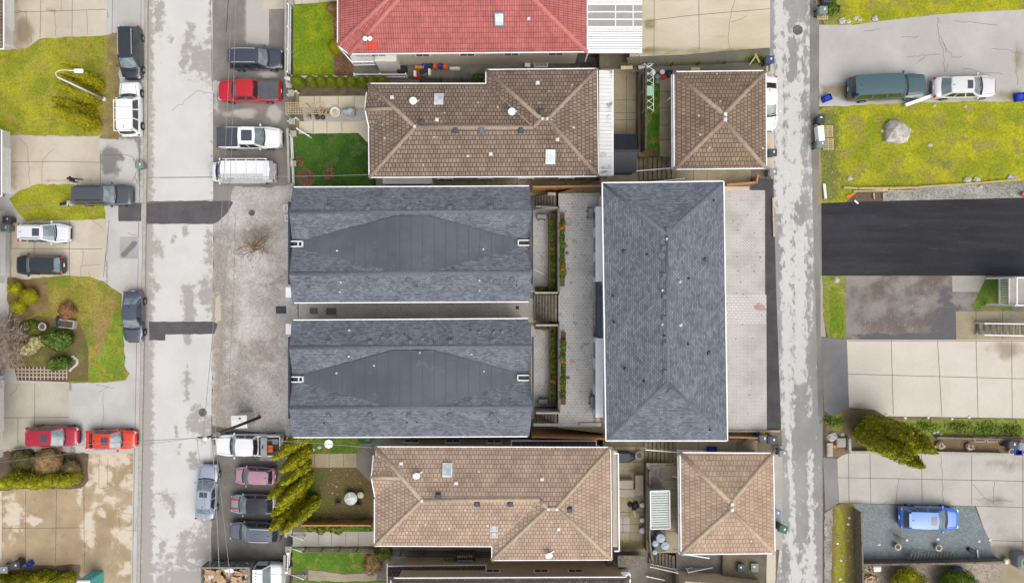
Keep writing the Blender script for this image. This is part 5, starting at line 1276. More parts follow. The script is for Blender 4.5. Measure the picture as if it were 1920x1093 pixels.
M['tool_orange'] = M['orange']
svc, d = car('white service pickup with tools in its open bed, by the utility pole', 'pickup', 467, 834, ZS, 180, 6.3, 2.02, 1.88, WHITE, 'pickup')
def on(root, lx, ly, lz): return root.matrix_basis @ Vector((lx, ly, lz))
cv = svc
m = MB(); m.bbox((0, 0, .2), (.62, 1.72, .42), .04); m.box((.0, 0, .42), (.5, 1.6, .02)); t_ = thing('truck_toolbox', 'grey toolbox across the bed of the white service pickup', 'toolbox', on(cv, -1.65, 0, 1.19), math.pi); m.build('box', M['grey_metal'], t_)
m = MB(); m.box((.1, 0, .43), (.12, .3, .03)); m.build('latch', M['black'], t_)
for (x, y, n_, lb, mt, dd) in ((-2.2, .2, 'tool_bag', 'orange tool bag in the bed of the white service pickup', M['orange'], (.5, .7, .3)), (-2.65, -.45, 'work_crate', 'grey crate at the tail of the white service pickup bed', M['grey_bin'], (.6, .5, .25)), (-2.55, .55, 'tool_case', 'dark tool case at the tail of the white service pickup bed', M['charcoal'], (.6, .35, .22))):
    m = MB(); m.bbox((0, 0, dd[2] / 2), dd, .06)
    if n_ == 'tool_bag': m.tube([Vector((.2 * math.cos(a), 0, dd[2] + .12 * math.sin(a))) for a in [math.pi * i / 6 for i in range(7)]], .025)
    else:
        for yy in (-.2, 0, .2): m.box((0, yy * dd[1] * 2, dd[2] + .01), (dd[0] * .9, .04, .03))
    tag(m.build(n_, mt), lb, n_.replace('_', ' ')).location = on(cv, x, y, 1.19)
car('silver blue sedan with a sunroof, parked along the street beside the row of cars', 'sedan', 387, 922, ZS, 86, 5.15, 1.88, 1.46, (.29, .33, .41, 1), metal=.1, sunroof=(.08, .36), rear_mat=M['glass_screen'], prof=dict(xr1=-.26, xr0=-.39))
car('small mauve pink hatchback in front of the golden cedars', 'hatch', 478, 892, ZS, 178, 3.75, 1.62, 1.5, C(196, 150, 168))
c, d = car('grey hatchback with a black roof and red bonnet stripes', 'hatch', 474, 945, ZS, 179, 4.25, 1.78, 1.5, C(154, 160, 168), roof_mat=plain('black_roof_paint', C(58, 60, 66), .25))
for sg in (-1, 1): m = MB(); m.box((1.62, sg * .42, .935), (.75, .1, .05), sg * .04, 0, 1, 0, .05); m.build('bonnet_stripe', M['red_plastic'], c)
car('dark slate SUV with silver roof rails, the lowest car beside the golden cedars', 'crossover', 478, 997, ZS, 178, 4.75, 1.82, 1.7, C(106, 112, 128), rails=M['light_metal'], ribs=1)
PI_ = -math.atan(.08)
car('long dark green van like SUV in the wide pale driveway', 'suv', 1664, 164, ZE, 1.5, 6.2, 2.05, 1.95, C(70, 102, 108), 'suv', boxy=1, pitch=PI_, prof=dict(xw0=.23, xw1=.15, xr1=-.44, xr0=-.475, th=.86))
car('silver white wagon with a sunroof, parked ahead of the dark green SUV', 'wagon', 1811, 163, ZE, 0, 5.0, 1.82, 1.5, (.60, .60, .59, 1), pitch=PI_, sunroof=(.06, .32), rear_mat=M['glass_screen'], chrome=1, prof=dict(xr1=-.27, xr0=-.40, xw1=.07))
car('bright blue hatchback with a sunroof on the blue grey gravel pad', 'crossover', 1744, 971, ZE, 0, 4.75, 1.86, 1.55, C(24, 128, 236), pitch=PI_, sunroof=(.08, .28), prof=dict(xr1=-.37, xr0=-.46))
car('white car mostly hidden under the eave of the mossy tiled garage', 'sedan', 1438, 194, ZD, 270, 4.6, 1.8, 1.46, WHITE)
# ---- dump truck
S = ZS.pt(456, 1078, 1.2); tk = thing('dump_truck', 'white cab dump truck with a box full of cardboard at the bottom edge', 'truck', (S.x, S.y, 0))
WT = paint('truck white', WHITE)
m = MB(); secs = []
for x, w, zt in ((1.9, 1.05, 1.35), (2.6, 1.05, 1.4), (2.62, 1.05, 1.4), (3.4, 1.0, 1.32), (3.62, .88, 1.2), (3.72, .8, .95)):
    half = [(0, zt + .03), (.6 * w, zt + .02), (.9 * w, zt - .04), (w, zt - .2), (w, .8), (.97 * w, .5)]
    secs.append([Vector((x, -y, z)) for y, z in half[::-1]] + [Vector((x, y, z)) for y, z in half[1:]])
loft(m, secs)
m.add([(1.2, -1.05, .6), (2.62, -1.05, .6), (2.62, 1.05, .6), (1.2, 1.05, .6), (1.2, -1.03, 1.4), (2.62, -1.03, 1.4), (2.62, 1.03, 1.4), (1.2, 1.03, 1.4), (1.2, -.88, 2.15), (2.05, -.88, 2.15), (2.05, .88, 2.15), (1.2, .88, 2.15)],
      [(0, 1, 5, 4), (1, 2, 6, 5), (2, 3, 7, 6), (3, 0, 4, 7), (4, 5, 9, 8), (5, 6, 10, 9), (6, 7, 11, 10), (7, 4, 8, 11), (8, 9, 10, 11)])
m.build('cab', WT, tk)
m = MB(); m.add([(2.60, -.92, 1.46), (2.60, .92, 1.46), (2.10, .82, 2.10), (2.10, -.82, 2.10)], [(0, 1, 2, 3)]); m.v = [v + Vector((.02, 0, .012)) for v in m.v]; m.build('windscreen', M['glass_screen'], tk)
for sg in (-1, 1):
    m = MB(); m.add([(1.35, sg * 1.03, 1.5), (2.42, sg * 1.03, 1.5), (1.98, sg * .92, 2.05), (1.35, sg * .92, 2.05)], [(0, 1, 2, 3)]); m.v = [v + Vector((0, sg * .012, .006)) for v in m.v]; m.build('side_window', M['glass_dark'], tk)
    m = MB(); m.bbox((2.5, sg * 1.25, 1.6), (.12, .22, .35), .03); m.build('mirror', M['black'], tk)
    m = MB(); m.bbox((3.58, sg * .68, 1.0), (.2, .3, .18), .04); m.build('headlight', M['lamp_clear'], tk)
    for x in (2.9, -1.9, -2.75): put_wheel(tk, x, sg * .88, .46)
m = MB()
for i in range(5): m.bbox((1.5, -.6 + i * .3, 2.18), (.12, .08, .06), .02)
m.build('roof_lamp', M['lamp_clear'], tk)
m = MB(); m.box((3.74, 0, .62), (.14, 2.0, .3)); m.build('bumper', M['black'], tk)
m = MB(); m.box((0, 0, .7), (7.0, .9, .25)); m.build('chassis', M['black'], tk)
BXG = plain('truck_box_steel', C(150, 148, 142), .6, .2, var=.18)
m = MB(); bx0, bx1 = -3.4, 1.0
m.box(((bx0 + bx1) / 2, 0, .98), (bx1 - bx0, 2.2, .1))
for sg in (-1, 1):
    m.box(((bx0 + bx1) / 2, sg * 1.12, 1.6), (bx1 - bx0, .07, 1.3))
    for i in range(9): m.box((bx0 + .1 + i * (bx1 - bx0 - .2) / 8, sg * 1.19, 1.6), (.09, .08, 1.3))
    m.box(((bx0 + bx1) / 2, sg * 1.13, 2.28), (bx1 - bx0 + .1, .14, .09))
m.box((bx1, 0, 1.65), (.07, 2.2, 1.4)); m.box((bx0, 0, 1.6), (.07, 2.2, 1.3)); m.box((bx1, 0, 2.36), (.14, 2.36, .08)); m.build('dump_box', BXG, tk)
for i in range(26):
    x, y = R.uniform(-3.0, .6), R.uniform(-.8, .85); z = 1.45 + (i / 26) * .62
    m = MB(); w, l = R.uniform(.45, 1.0), R.uniform(.35, .75)
    m.box((0, 0, 0), (w, l, .035)); m.box((w * .3, l * .5, .03), (w * .5, l * .35, .03), .1, 0, 1, .3)
    ob = m.build('cardboard_sheet', M['cardboard'] if i % 6 else M['white_soft']); ob.location = (tk.location.x + x, tk.location.y + y, z); ob.rotation_euler = (R.uniform(-.3, .3), R.uniform(-.3, .3), R.random() * 3.1)
    tag(ob, 'flattened cardboard piece heaped in the box of the dump truck' if i % 6 else 'white board scrap heaped in the box of the dump truck', 'cardboard' if i % 6 else 'board', 'waste heaped in the dump truck')
# ---- motor scooter
S = ZW.pt(131, 384); sc = thing('motor_scooter', 'small silver scooter behind the black SUV on the grass', 'scooter', S, .1)
m = MB(); m.bbox((-.1, 0, .55), (.75, .3, .3), .08); m.bbox((.35, 0, .35), (.4, .32, .1), .04); m.bbox((.6, 0, .65), (.14, .36, .7), .05); m.build('body', paint('scooter silver', (.5, .52, .55, 1)), sc)
m = MB(); m.bbox((-.15, 0, .76), (.62, .28, .1), .04); m.build('seat', M['black'], sc)
m = MB(); m.bar((.52, -.34, 1.02), (.52, .34, 1.02), .05, .05); m.cyl((.55, 0, .9), (.5, 0, 1.05), .04); m.build('handlebar', M['black'], sc)
m = MB(); m.box((.66, 0, 1.15), (.03, .34, .35), 0, 0, 1, 0, -.4); m.build('windshield', M['glass_pale'], sc)
for x in (-.5, .7):
    m = MB(); m.cyl((x, -.06, .24), (x, .06, .24), .24, n=16); m.build('wheel', M['rubber'], sc)

# ------------------------------------------------------------------ person
def person():
    g = ZW.pt(150, 340); t = thing('person', 'person in dark jacket and trousers walking beside the black SUV on the grass', 'person', g, math.radians(185))
    def skin(name, joints, edges, m, sub=2):
        me = bpy.data.meshes.new(name); me.from_pydata([j[0] for j in joints], edges, []); me.materials.append(m)
        o = bpy.data.objects.new(name, me); COL.objects.link(o); o.parent = t
        sm = o.modifiers.new('skin', 'SKIN'); sv = me.skin_vertices[0].data
        for i, j in enumerate(joints): sv[i].radius = (j[1], j[1] if len(j) < 3 else j[2]); sv[i].use_root = (i == 0)
        sm.use_smooth_shade = True; ss = o.modifiers.new('sub', 'SUBSURF'); ss.levels = sub; ss.render_levels = sub
        return o
    dark = plain('dark_clothes', (.02, .024, .034, 1), .9); skinm = plain('skin', C(206, 160, 132), .6)
    J = [((0, 0, .95), .13, .16), ((0, 0, 1.12), .12, .155), ((.02, 0, 1.32), .13, .18), ((.03, 0, 1.46), .09, .12), ((.05, 0, 1.54), .055), ((.06, 0, 1.66), .075),
         ((.06, 0, 1.75), .07), ((.0, .09, .88), .085), ((.22, .10, .50), .06), ((.16, .11, .10), .045), ((.30, .11, .05), .04),
         ((.0, -.09, .88), .085), ((-.10, -.10, .50), .06), ((-.34, -.11, .14), .045), ((-.24, -.11, .05), .04),
         ((.03, .19, 1.42), .06), ((-.08, .26, 1.16), .045), ((.02, .27, .94), .035), ((.03, -.19, 1.42), .06), ((.12, -.26, 1.16), .045), ((.26, -.24, .98), .035)]
    E = [(0, 1), (1, 2), (2, 3), (3, 4), (4, 5), (5, 6), (0, 7), (7, 8), (8, 9), (9, 10), (0, 11), (11, 12), (12, 13), (13, 14), (3, 15), (15, 16), (16, 17), (3, 18), (18, 19), (19, 20)]
    for sy, w in ((1, (.02, .27, .94)), (-1, (.26, -.24, .98))):
        b = len(J); w = Vector(w); d = Vector((.03, 0, -.09))
        J.append((tuple(w + d * .5), .028, .032)); E.append((17 if sy > 0 else 20, b))
        for k in range(4):
            o = Vector(((k - 1.5) * .018, 0, 0)); q = w + d + o; L = (.06, .075, .07, .055)[k]
            J.append((tuple(q), .0095)); J.append((tuple(q + Vector((.01, -sy * .006, -L * .5))), .0085)); J.append((tuple(q + Vector((.012, -sy * .03, -L * .9))), .0075))
            n = len(J); E += [(b, n - 3), (n - 3, n - 2), (n - 2, n - 1)]
        J.append((tuple(w + d * .6 + Vector((.045, 0, -.01))), .010)); J.append((tuple(w + d * .6 + Vector((.055, -sy * .01, -.045))), .0085)); n = len(J); E += [(b, n - 2), (n - 2, n - 1)]
    o = skin('body', J, E, dark); o.data.materials.clear(); o.data.materials.append(dark)
    m = MB(); m.ellipsoid((.08, 0, 1.66), (.098, .078, .118), 14, 10); m.ellipsoid((.175, 0, 1.655), (.022, .016, .03), 8, 6)
    for sy in (-1, 1): m.ellipsoid((.07, sy * .08, 1.66), (.022, .014, .034), 8, 6); m.ellipsoid((.165, sy * .032, 1.685), (.014, .016, .01), 8, 6)
    m.ellipsoid((.162, 0, 1.60), (.012, .028, .008), 8, 6); m.build('head', skinm, t)
    m = MB(); m.ellipsoid((.06, 0, 1.70), (.108, .09, .1), 14, 10, 0, .1); m.build('hair', plain('dark_hair', (.02, .015, .012, 1), .7), t)
    for w in ((.05, .27, .86), (.29, -.24, .90)):
        m = MB(); m.ellipsoid(w, (.04, .022, .055), 8, 6); 
        for k in range(4): m.cyl(Vector(w) + Vector(((k - 1.5) * .018, 0, -.045)), Vector(w) + Vector(((k - 1.5) * .018 + .01, -.01, -.045 - (.05, .065, .06, .045)[k])), .0098, .0075, 7)
        m.cyl(Vector(w) + Vector((.035, 0, .01)), Vector(w) + Vector((.052, -.01, -.04)), .011, .008, 7); m.build('hand', skinm, t)
person()

# ------------------------------------------------------------------ street things
# lamp
b = ZW.pt(197, 187); lp = thing('street_lamp', 'white curved arm street lamp standing in the cedars by the kerb', 'street lamp', b)
m = MB(); top = 6.6; m.cyl((0, 0, 0), (0, 0, top), .12, .07, 12); m.lathe((0, 0, 0), [(.22, 0), (.22, .25), (.13, .4)], 12); m.build('pole', M['white_soft'], lp)
m = MB(); pts = [Vector((0, 0, top))] + [Vector((1.3 * (1 - math.cos(a)) , .25 * math.sin(a), top + 1.15 * math.sin(a))) for a in [math.pi / 2 * i / 6 for i in range(1, 7)]] + [Vector((2.1, .2, top + 1.12))]; m.tube(pts, .05, 8); m.build('arm', M['white_soft'], lp)
m = MB(); m.bbox((2.4, .2, top + 1.1), (.75, .34, .16), .06); m.build('lamp_head', M['white'], lp)
m = MB(); m.box((2.45, .2, top + 1.01), (.5, .24, .03)); m.build('lens', M['lamp_clear'], lp)
# utility pole
pb = ZS.pt(487, 782); pt = P(385, 822, 12.0); up = thing('utility_pole', 'leaning looking wooden utility pole beside the white service pickup', 'utility pole', pb)
tp = pt - pb
m = MB(); m.cyl((0, 0, 0), tp, .15, .1, 12); m.build('pole', M['wood_dark'], up)
m = MB(); m.box(tp + Vector((0, 0, -.4)), (1.6, .12, .14)); m.build('crossarm', M['wood_dark'], up)
for x in (-.7, -.25, .25, .7):
    m = MB(); m.lathe(tp + Vector((x, 0, -.33)), [(.03, 0), (.06, .05), (.05, .1), (.07, .14), (.03, .2)], 10); m.build('insulator', M['white_soft'], up)
m = MB(); m.bbox(tp + Vector((.3, -.05, -1.2)), (.3, .4, .9), .05); m.build('cap', M['light_metal'], up)
m = MB(); m.ellipsoid(tp + Vector((0, 0, .06)), (.22, .18, .12), 10, 6); m.build('pole_cap', M['white_soft'], up)
# overhead cables
def cable(label, a, b, sag=.5, r=.018, m=None):
    a, b = Vector(a), Vector(b); n = 16; pts = []
    for i in range(n + 1):
        t = i / n; p = a.lerp(b, t); p.z -= sag * 4 * t * (1 - t); pts.append(p)
    mb = MB(); mb.tube(pts, r, 6); tag(mb.build('overhead_cable', m or M['cable']), label, 'cable', 'cables over the street')
T = pb + tp
cable('thin pale cable from the pole crossing the rear of the black railed SUV', T + Vector((.7, 0, -.1)), P(444, -120, 11.2), .7)
cable('thin pale cable running up the street from the pole, crossing the white pickup bed', T + Vector((-.25, 0, -.1)), P(436, -120, 11.2), 1.0)
cable('thin pale cable running down the street from the pole over the silver blue sedan', T + Vector((-.7, 0, -.1)), P(402, 1200, 11.2), .4)
cable('thin pale cable running down from the pole over the bonnets of the parked row', T + Vector((.7, 0, -.1)), P(446, 1200, 10.2), -.1)
cable('thick pale cable running down between the silver blue sedan and the parked row', T + Vector((.25, 0, -.6)), P(415, 1200, 10.0), .2, .03)
cable('pale cable crossing the lawns and street from the pole to the west houses', T + Vector((-.1, 0, -.4)), P(-120, 852, 7.0), .3, .022)
cable('lower pale cable from the pole over the two red cars', T + Vector((-.1, 0, -.9)), P(-100, 878, 6.0), -.2, .016)
cable('service cable from the pole to the corner of the tan tiled house', T + Vector((.1, 0, -.6)), P(697, 839, 7.2), .25, .022)
cable('service cable over the black SUV on the grass to the west house', P(400, 375, 10.2), P(-60, 392, 5.0), .3, .018)
cable('service cable crossing the white van to the brown tiled house', P(300, 334, 10.2), P(690, 328, 7.2), .2, .018)
cable('service cable crossing the dump truck to the dark tiled house', P(420, 1074, 10.0), P(733, 1087, 7.0), .2, .02)
cable('looped black cable hanging over the damp asphalt above the black SUV', P(430, -60, 10.9), P(424, 62, 9.8), .1, .022, M['black'])
# ribbed white kiosk
b = ZS.pt(464, 783); q = thing('storage_box', 'white ribbed metal cabinet on the gravel by the utility pole', 'cabinet', b, .05)
m = MB(); m.bbox((0, 0, .95), (1.35, 1.1, 1.9), .05)
for i in range(9): m.box((-.58 + i * .145, 0, .95), (.05, 1.14, 1.8))
m.build('body', M['white_soft'], q)
m = MB(); m.bbox((0, 0, 1.95), (1.45, 1.2, .1), .04)
for i in range(6): m.box((-.5 + i * .2, 0, 2.01), (.06, 1.1, .03))
m.build('lid', M['white_soft'], q); m = MB(); m.box((.1, .3, 2.03), (.16, .12, .05)); m.build('latch', M['black'], q)
# portable toilet
b = ZW.pt(176, 1086, 0.6); b.z = .12; q = thing('portable_toilet', 'teal portable toilet with a white roof at the end of the hedge', 'portable toilet', b, 0)
m = MB(); m.bbox((0, 0, 1.05), (1.15, 1.15, 2.1), .05)
for i in range(4): m.box((-.4 + i * .27, 0, 1.05), (.08, 1.19, 1.9)); m.box((0, -.4 + i * .27, 1.05), (1.19, .08, 1.9))
m.build('body', M['teal'], q)
m = MB(); m.bbox((0, 0, 2.2), (1.2, 1.2, .2), .09); m.build('roof', M['white'], q)
m = MB(); m.cyl((-.45, .45, 1.0), (-.45, .45, 2.5), .05, n=8); m.build('vent_pipe', M['white'], q)
m = MB(); m.box((.0, .6, 1.0), (.75, .04, 1.85)); m.build('door', M['teal'], q)
# covers and hatches
def cover(label, px, py, S, r, m_=None, square=0, lay=8):
    S = surf(S); c = S.pt(px, py, .004 * lay); mb = MB()
    if square: mb.box(c, (r * 2, r * 2 * square, .03)); mb.box(c + Vector((0, 0, .012)), (r * 1.7, r * 1.7 * square, .02))
    else:
        mb.lathe(c - Vector((0, 0, .02)), [(r, 0), (r, .03), (r * .9, .03), (r * .88, .022)], 22)
        for i in range(-3, 4): mb.box(c + Vector((0, i * r * .22, .006)), (1.5 * r * math.sqrt(max(.05, 1 - (i * .25) ** 2)), r * .06, .012))
    tag(mb.build('manhole_cover' if not square else 'hatch', m_ or M['iron']), label, 'manhole cover' if not square else 'hatch')
cover('round iron manhole cover in the street beside the gravel pad', 380, 773, ZS, .38)
cover('round iron manhole cover in the lane at the top', 1496, 57, ZD, .42)
cover('dark round cover in the gravel above the bare shrub', 472, 399, ZS, .3)
cover('large pale disc cover on the courtyard pavers beside the planter', 1065, 417, ZC, .36, M['conc_post'])
cover('dark square hatch in the gravel before the passage between the new houses', 527, 581, ZS, .48, M['charcoal'], .72)
cover('grey hatch in the passage pavers, the wider of the two', 621, 584, ZB, .46, M['iron'], .7, 12)
cover('grey hatch in the passage pavers, the smaller of the two', 588, 583, ZB, .36, M['iron'], .75, 12)
cover('black diamond drain at the east end of the passage', 970, 577, ZB, .15, M['black'], 1.0, 12)
cover('small grey drain grate in the north half of the courtyard', 1063, 474, ZC, .14, M['iron'], 1.0)
cover('small grey drain grate in the south half of the courtyard', 1065, 708, ZC, .14, M['iron'], 1.0)
def frame_box(name, label, cat, px, py, S, w, l, mt, hh=.2):
    c = surf(S).pt(px, py, hh / 2); mb = MB()
    for sx in (-1, 1): mb.box(c + Vector((sx * w / 2, 0, 0)), (.06, l, hh)); mb.box(c + Vector((0, sx * l / 2, 0)), (w + .06, .06, hh))
    tag(mb.build(name, mt), label, cat)
frame_box('window_well', 'white window well frame against the new house, the upper one', 'window well', 536, 390, ZS, .32, .55, M['white'])
frame_box('window_well', 'white window well frame against the new house, just under another', 'window well', 538, 409, ZS, .28, .5, M['white'])
for lb, y in (('small white entrance canopy on the new house, above the passage mouth', 548), ('small white entrance canopy on the new house, below the passage mouth', 617)):
    c = P(541, y, 3.0); m = MB(); m.bbox(c, (.5, .95, .12), .03); m.box(c + Vector((.1, 0, -.25)), (.08, .7, .4)); tag(m.build('entrance_canopy', M['white']), lb, 'canopy')
# ------------------------------------------------------------------ bins and boxes
def wheelie(label, px, py, S, m_, rz=0, lidm=None, s=1.0):
    S = surf(S); q = S.pt(px, py, .9); b = Vector((q.x, q.y, q.z - .9)); t = thing('wheelie_bin', label, 'bin', b, rz)
    m = MB(); m.add([(-.22 * s, -.22 * s, .05), (.22 * s, -.22 * s, .05), (.22 * s, .22 * s, .05), (-.22 * s, .22 * s, .05), (-.3 * s, -.29 * s, .98 * s), (.3 * s, -.29 * s, .98 * s), (.3 * s, .29 * s, .98 * s), (-.3 * s, .29 * s, .98 * s)],
                    [(3, 2, 1, 0), (4, 5, 6, 7), (0, 1, 5, 4), (1, 2, 6, 5), (2, 3, 7, 6), (3, 0, 4, 7)]); m.build('body', m_, t)
    m = MB(); m.bbox((.03 * s, 0, 1.02 * s), (.72 * s, .64 * s, .09), .04); m.box((.04, 0, 1.07 * s), (.45 * s, .3 * s, .03)); m.build('lid', lidm or m_, t)
    m = MB(); m.cyl((-.37 * s, -.26 * s, .98 * s), (-.37 * s, .26 * s, .98 * s), .03, n=8); m.build('handle', lidm or m_, t)
    for sy in (-1, 1): m = MB(); m.cyl((-.25 * s, sy * .27 * s, .12), (-.25 * s, sy * .22 * s, .12), .12, n=12); m.build('wheel', M['rubber'], t)
    m = MB(); m.box((.12 * s, .05, 1.088 * s), (.14, .18, .008)); m.build('sticker', M['white_soft'], t)
wheelie('pale green wheelie bin on the kerb by the white van', 262, 310, ZW, M['green_bin'], 0)
wheelie('dark wheelie bin at the west wall, the upper of a touching pair', 14, 412, ZW, M['dark_bin'], 0)
wheelie('pale green wheelie bin at the west wall, the lower of a touching pair', 11, 428, ZW, M['green_bin'], 0)
wheelie('grey wheelie bin at the left end of the bottom hedge', 8, 1067, ZW, M['grey_bin'], 0)
wheelie('dark wheelie bin beside the blue recycling box at the bottom hedge', 31, 1058, ZW, M['dark_bin'], 0, s=1.1)
wheelie('dark wheelie bin at the top of the lane beside the warm concrete drive', 1442, 113, ZD, plain('navy_bin', C(70, 80, 120), .6), 0)
wheelie('dark wheelie bin east of the mossy tiled garage', 1447, 287, ZD, M['dark_bin'], 0)
wheelie('pale grey wheelie bin south east of the mossy tiled garage', 1449, 323, ZD, M['grey_bin'], 0, s=.9)
wheelie('dark wheelie bin beside the blue and yellow boxes at the lane', 1446, 824, ZD, M['dark_bin'], 0, s=1.1)
wheelie('dark grey wheelie bin between the yellow box and another dark bin', 1430, 822, ZD, plain('slate_bin', C(100, 104, 110), .6), .1)
wheelie('pale grey wheelie bin at the corner of the tan garage by the lane', 1468, 850, ZD, M['grey_bin'], 0, s=.9)
wheelie('slate grey wheelie bin tilted against the east side of the tan garage', 1456, 961, ZD, plain('bluegrey_bin', C(132, 140, 160), .6), -.4, s=.9)
wheelie('dark green wheelie bin standing alone in the lane by the tan garage', 1467, 991, ZD, plain('forest_bin', C(60, 112, 92), .6), -.3, s=1.0)
wheelie('dark wheelie bin beside a pale bin in the alley under the tan garage', 1389, 1064, Slope(4.83), M['dark_bin'], 1.57)
wheelie('pale wheelie bin with white stickers in the alley under the tan garage', 1414, 1063, Slope(4.83), M['green_bin'], 1.57)
wheelie('pale green wheelie bin between pallets at the top lawn', 1542, 20, ZE, M['green_bin'], 0)
wheelie('dark wheelie bin at the top edge of the lane', 1550, -1, ZE, M['dark_bin'], 0)
wheelie('dark wheelie bin beside the white board and pallets', 1539, 224, ZE, M['dark_bin'], 1.5)
wheelie('pale green wheelie bin beside the lower pallet', 1538, 271, ZE, M['green_bin'], 0)
wheelie('dark wheelie bin at the end of the planter row on the right edge', 1897, 833, ZE, M['dark_bin'], 0)
wheelie('pale blue wheelie bin at the right edge behind the dark bin', 1916, 836, ZE, plain('paleblue_bin', C(150, 160, 172), .6), 0)
def rbox(label, px, py, S, m_, rz=0, d=(.5, .4, .34), name='recycling_box', lid=None, cat='box'):
    S = surf(S); b = S.pt(px, py); t = thing(name, label, cat, b, rz); w, l, hh = d; m = MB(); th = .03
    m.box((0, 0, .03), (w, l, .05))
    for sx in (-1, 1): m.box((sx * (w / 2), 0, hh / 2), (th, l + th, hh)); m.box((0, sx * (l / 2), hh / 2), (w - th, th, hh))
    m.build('body', m_, t)
    m = MB()
    if lid: m.bbox((0, 0, hh * .7), (w * .8, l * .8, hh * .6), .06); m.build('contents', lid, t)
    else:
        for sx in (-1, 1): m.box((sx * (w / 2 + .02), 0, hh), (.06, l + .1, .04)); m.box((0, sx * (l / 2 + .02), hh), (w, .06, .04))
        m.build('rim', m_, t)
    return t
rbox('blue recycling box with a yellow bag on the west wall', 3, 365, ZW, M['blue_box'], .1, lid=M['yellow'])
rbox('blue recycling box above the touching pair of bins', 3, 402, ZW, M['blue_box'])
rbox('blue recycling box with an orange lid flap beside the dark bin', 59, 1055, ZW, M['blue_box'], .5, lid=M['blue_box'])
rbox('blue recycling box alone at the corner of the wide pale driveway', 1548, 186, ZE, M['blue_box'], .35, (.7, .5, .4), lid=M['blue_box'])
rbox('blue recycling box on the lawn edge in front of the silver wagon', 1908, 184, ZE, M['blue_box'], .1, (.65, .65, .4), lid=M['blue_box'])
rbox('blue recycling box beside the round pot at the right end of the planters', 1903, 845, ZE, M['blue_box'], 0, (.55, .45, .4))
rbox('blue box tipped by the yellow crate at the lane', 1421, 816, ZD, M['blue_box'], -.5, (.65, .4, .5), lid=M['blue_box'])
rbox('yellow crate behind the blue box at the lane', 1428, 812, ZD, M['yellow'], -.1, (.5, .3, .4), lid=M['yellow'])
rbox('blue recycling box with yellow contents in the alley at the bottom', 1365, 1083, Slope(4.83), M['blue_box'], 0, (.5, .45, .35), lid=M['yellow'])
rbox('empty blue grey crate beside the yellow filled box in the alley', 1350, 1082, Slope(4.83), plain('slate_crate', C(110, 122, 150), .6), 0, (.42, .38, .3))
rbox('dark blue tub on the mossy slab north of the tan garage', 1333, 841, ZR, plain('navy_tub', C(34, 40, 130), .5), 0, (.75, .4, .4), lid=M['blue_box'])
# ------------------------------------------------------------------ fences, walls, stairs
def fence(name, label, pts, S, hgt, m_, cat='fence', kind='board', gap=2.0, postm=None, cap=True, th=.05, group=None, pw=.1):
    S = surf(S); P3 = [S.pt(*p) for p in pts]; t = thing(name, label, cat, P3[0], 0, group, True); post = []
    mb = MB()
    for a, b in zip(P3, P3[1:]):
        L = (b - a).length; d = (b - a) / L; rz = math.atan2(d.y, d.x)
        n = max(1, round(L / gap)); post += [a.lerp(b, i / n) for i in range(n)]
        if kind == 'board':
            k = max(1, int(L / .15))
            for i in range(k): c = a.lerp(b, (i + .5) / k); mb.box(c + Vector((0, 0, hgt / 2 + R.uniform(-.012, .012))), (L / k * .94, th * .5, hgt), rz)
            for z in (.3, hgt - .25): mb.bar(a + Vector((0, 0, z)), b + Vector((0, 0, z)), th, .08)
            if cap: mb.bar(a + Vector((0, 0, hgt + .04)), b + Vector((0, 0, hgt + .04)), .14, .04)
        elif kind == 'picket':
            k = max(1, int(L / .13))
            for i in range(k): c = a.lerp(b, (i + .5) / k); mb.box(c + Vector((0, 0, hgt / 2)), (.06, .03, hgt), rz)
            for z in (.2, hgt - .06): mb.bar(a + Vector((0, 0, z)), b + Vector((0, 0, z)), .07, .07)
        elif kind == 'rail':
            for z in (hgt, hgt * .55, .12): mb.bar(a + Vector((0, 0, z)), b + Vector((0, 0, z)), .05, .05)
            k = max(1, int(L / .14))
            for i in range(k): c = a.lerp(b, (i + .5) / k); mb.box(c + Vector((0, 0, hgt / 2)), (.02, .02, hgt), rz)
        elif kind == 'wall':
            mb.bar(a + Vector((0, 0, hgt)), b + Vector((0, 0, hgt)), th, hgt + .1)
    post.append(P3[-1])
    mb.build({'board': 'board_panel', 'picket': 'picket_panel', 'rail': 'railing', 'wall': 'wall'}[kind], m_, t)
    if kind != 'wall':
        for p in post: q = MB(); q.box(p + Vector((0, 0, hgt / 2 + .04)), (pw, pw, hgt + .1)); q.box(p + Vector((0, 0, hgt + .1)), (pw * 1.3, pw * 1.3, .04)); q.build('post', postm or m_, t)
    return t
fence('picket_fence', 'white picket fence between the damp parking area and the bright green lawn', [(546, 16), (545, 141)], ZB, .85, M['white'], kind='picket', postm=M['white'])
fence('picket_fence', 'white picket fence above the row of clipped round shrubs', [(553, 148), (668, 148)], ZB, .7, M['white'], kind='picket')
fence('picket_fence', 'white fence below the red roofed house along the alley', [(669, 146), (764, 146)], ZB, 1.0, M['white'], kind='picket')
fence('garden_fence', 'low white fence along the dark green lawn and parking area', [(549, 256), (553, 348)], ZB, .6, M['white'], kind='rail', gap=2.2, pw=.16, postm=M['conc_post'])
fence('garden_fence', 'white rail fence in front of the bottom lawn, by the dump truck cab', [(545, 1031), (543, 1066)], ZB, .75, M['white'], kind='picket', pw=.16)
fence('retaining_wall', 'low concrete front wall under the white picket fence', [(548, -40), (548, 148), (550, 170)], ZS, 1.22, M['conc_post'], kind='wall', th=.2, cat='wall')
fence('retaining_wall', 'low concrete front wall under the dark lawn fence', [(551, 250), (554, 349)], ZS, 1.22, M['conc_post'], kind='wall', th=.2, cat='wall')
fence('retaining_wall', 'low concrete front wall behind the golden cedars', [(549, 818), (548, 994)], ZS, 1.22, M['conc_post'], kind='wall', th=.2, cat='wall')
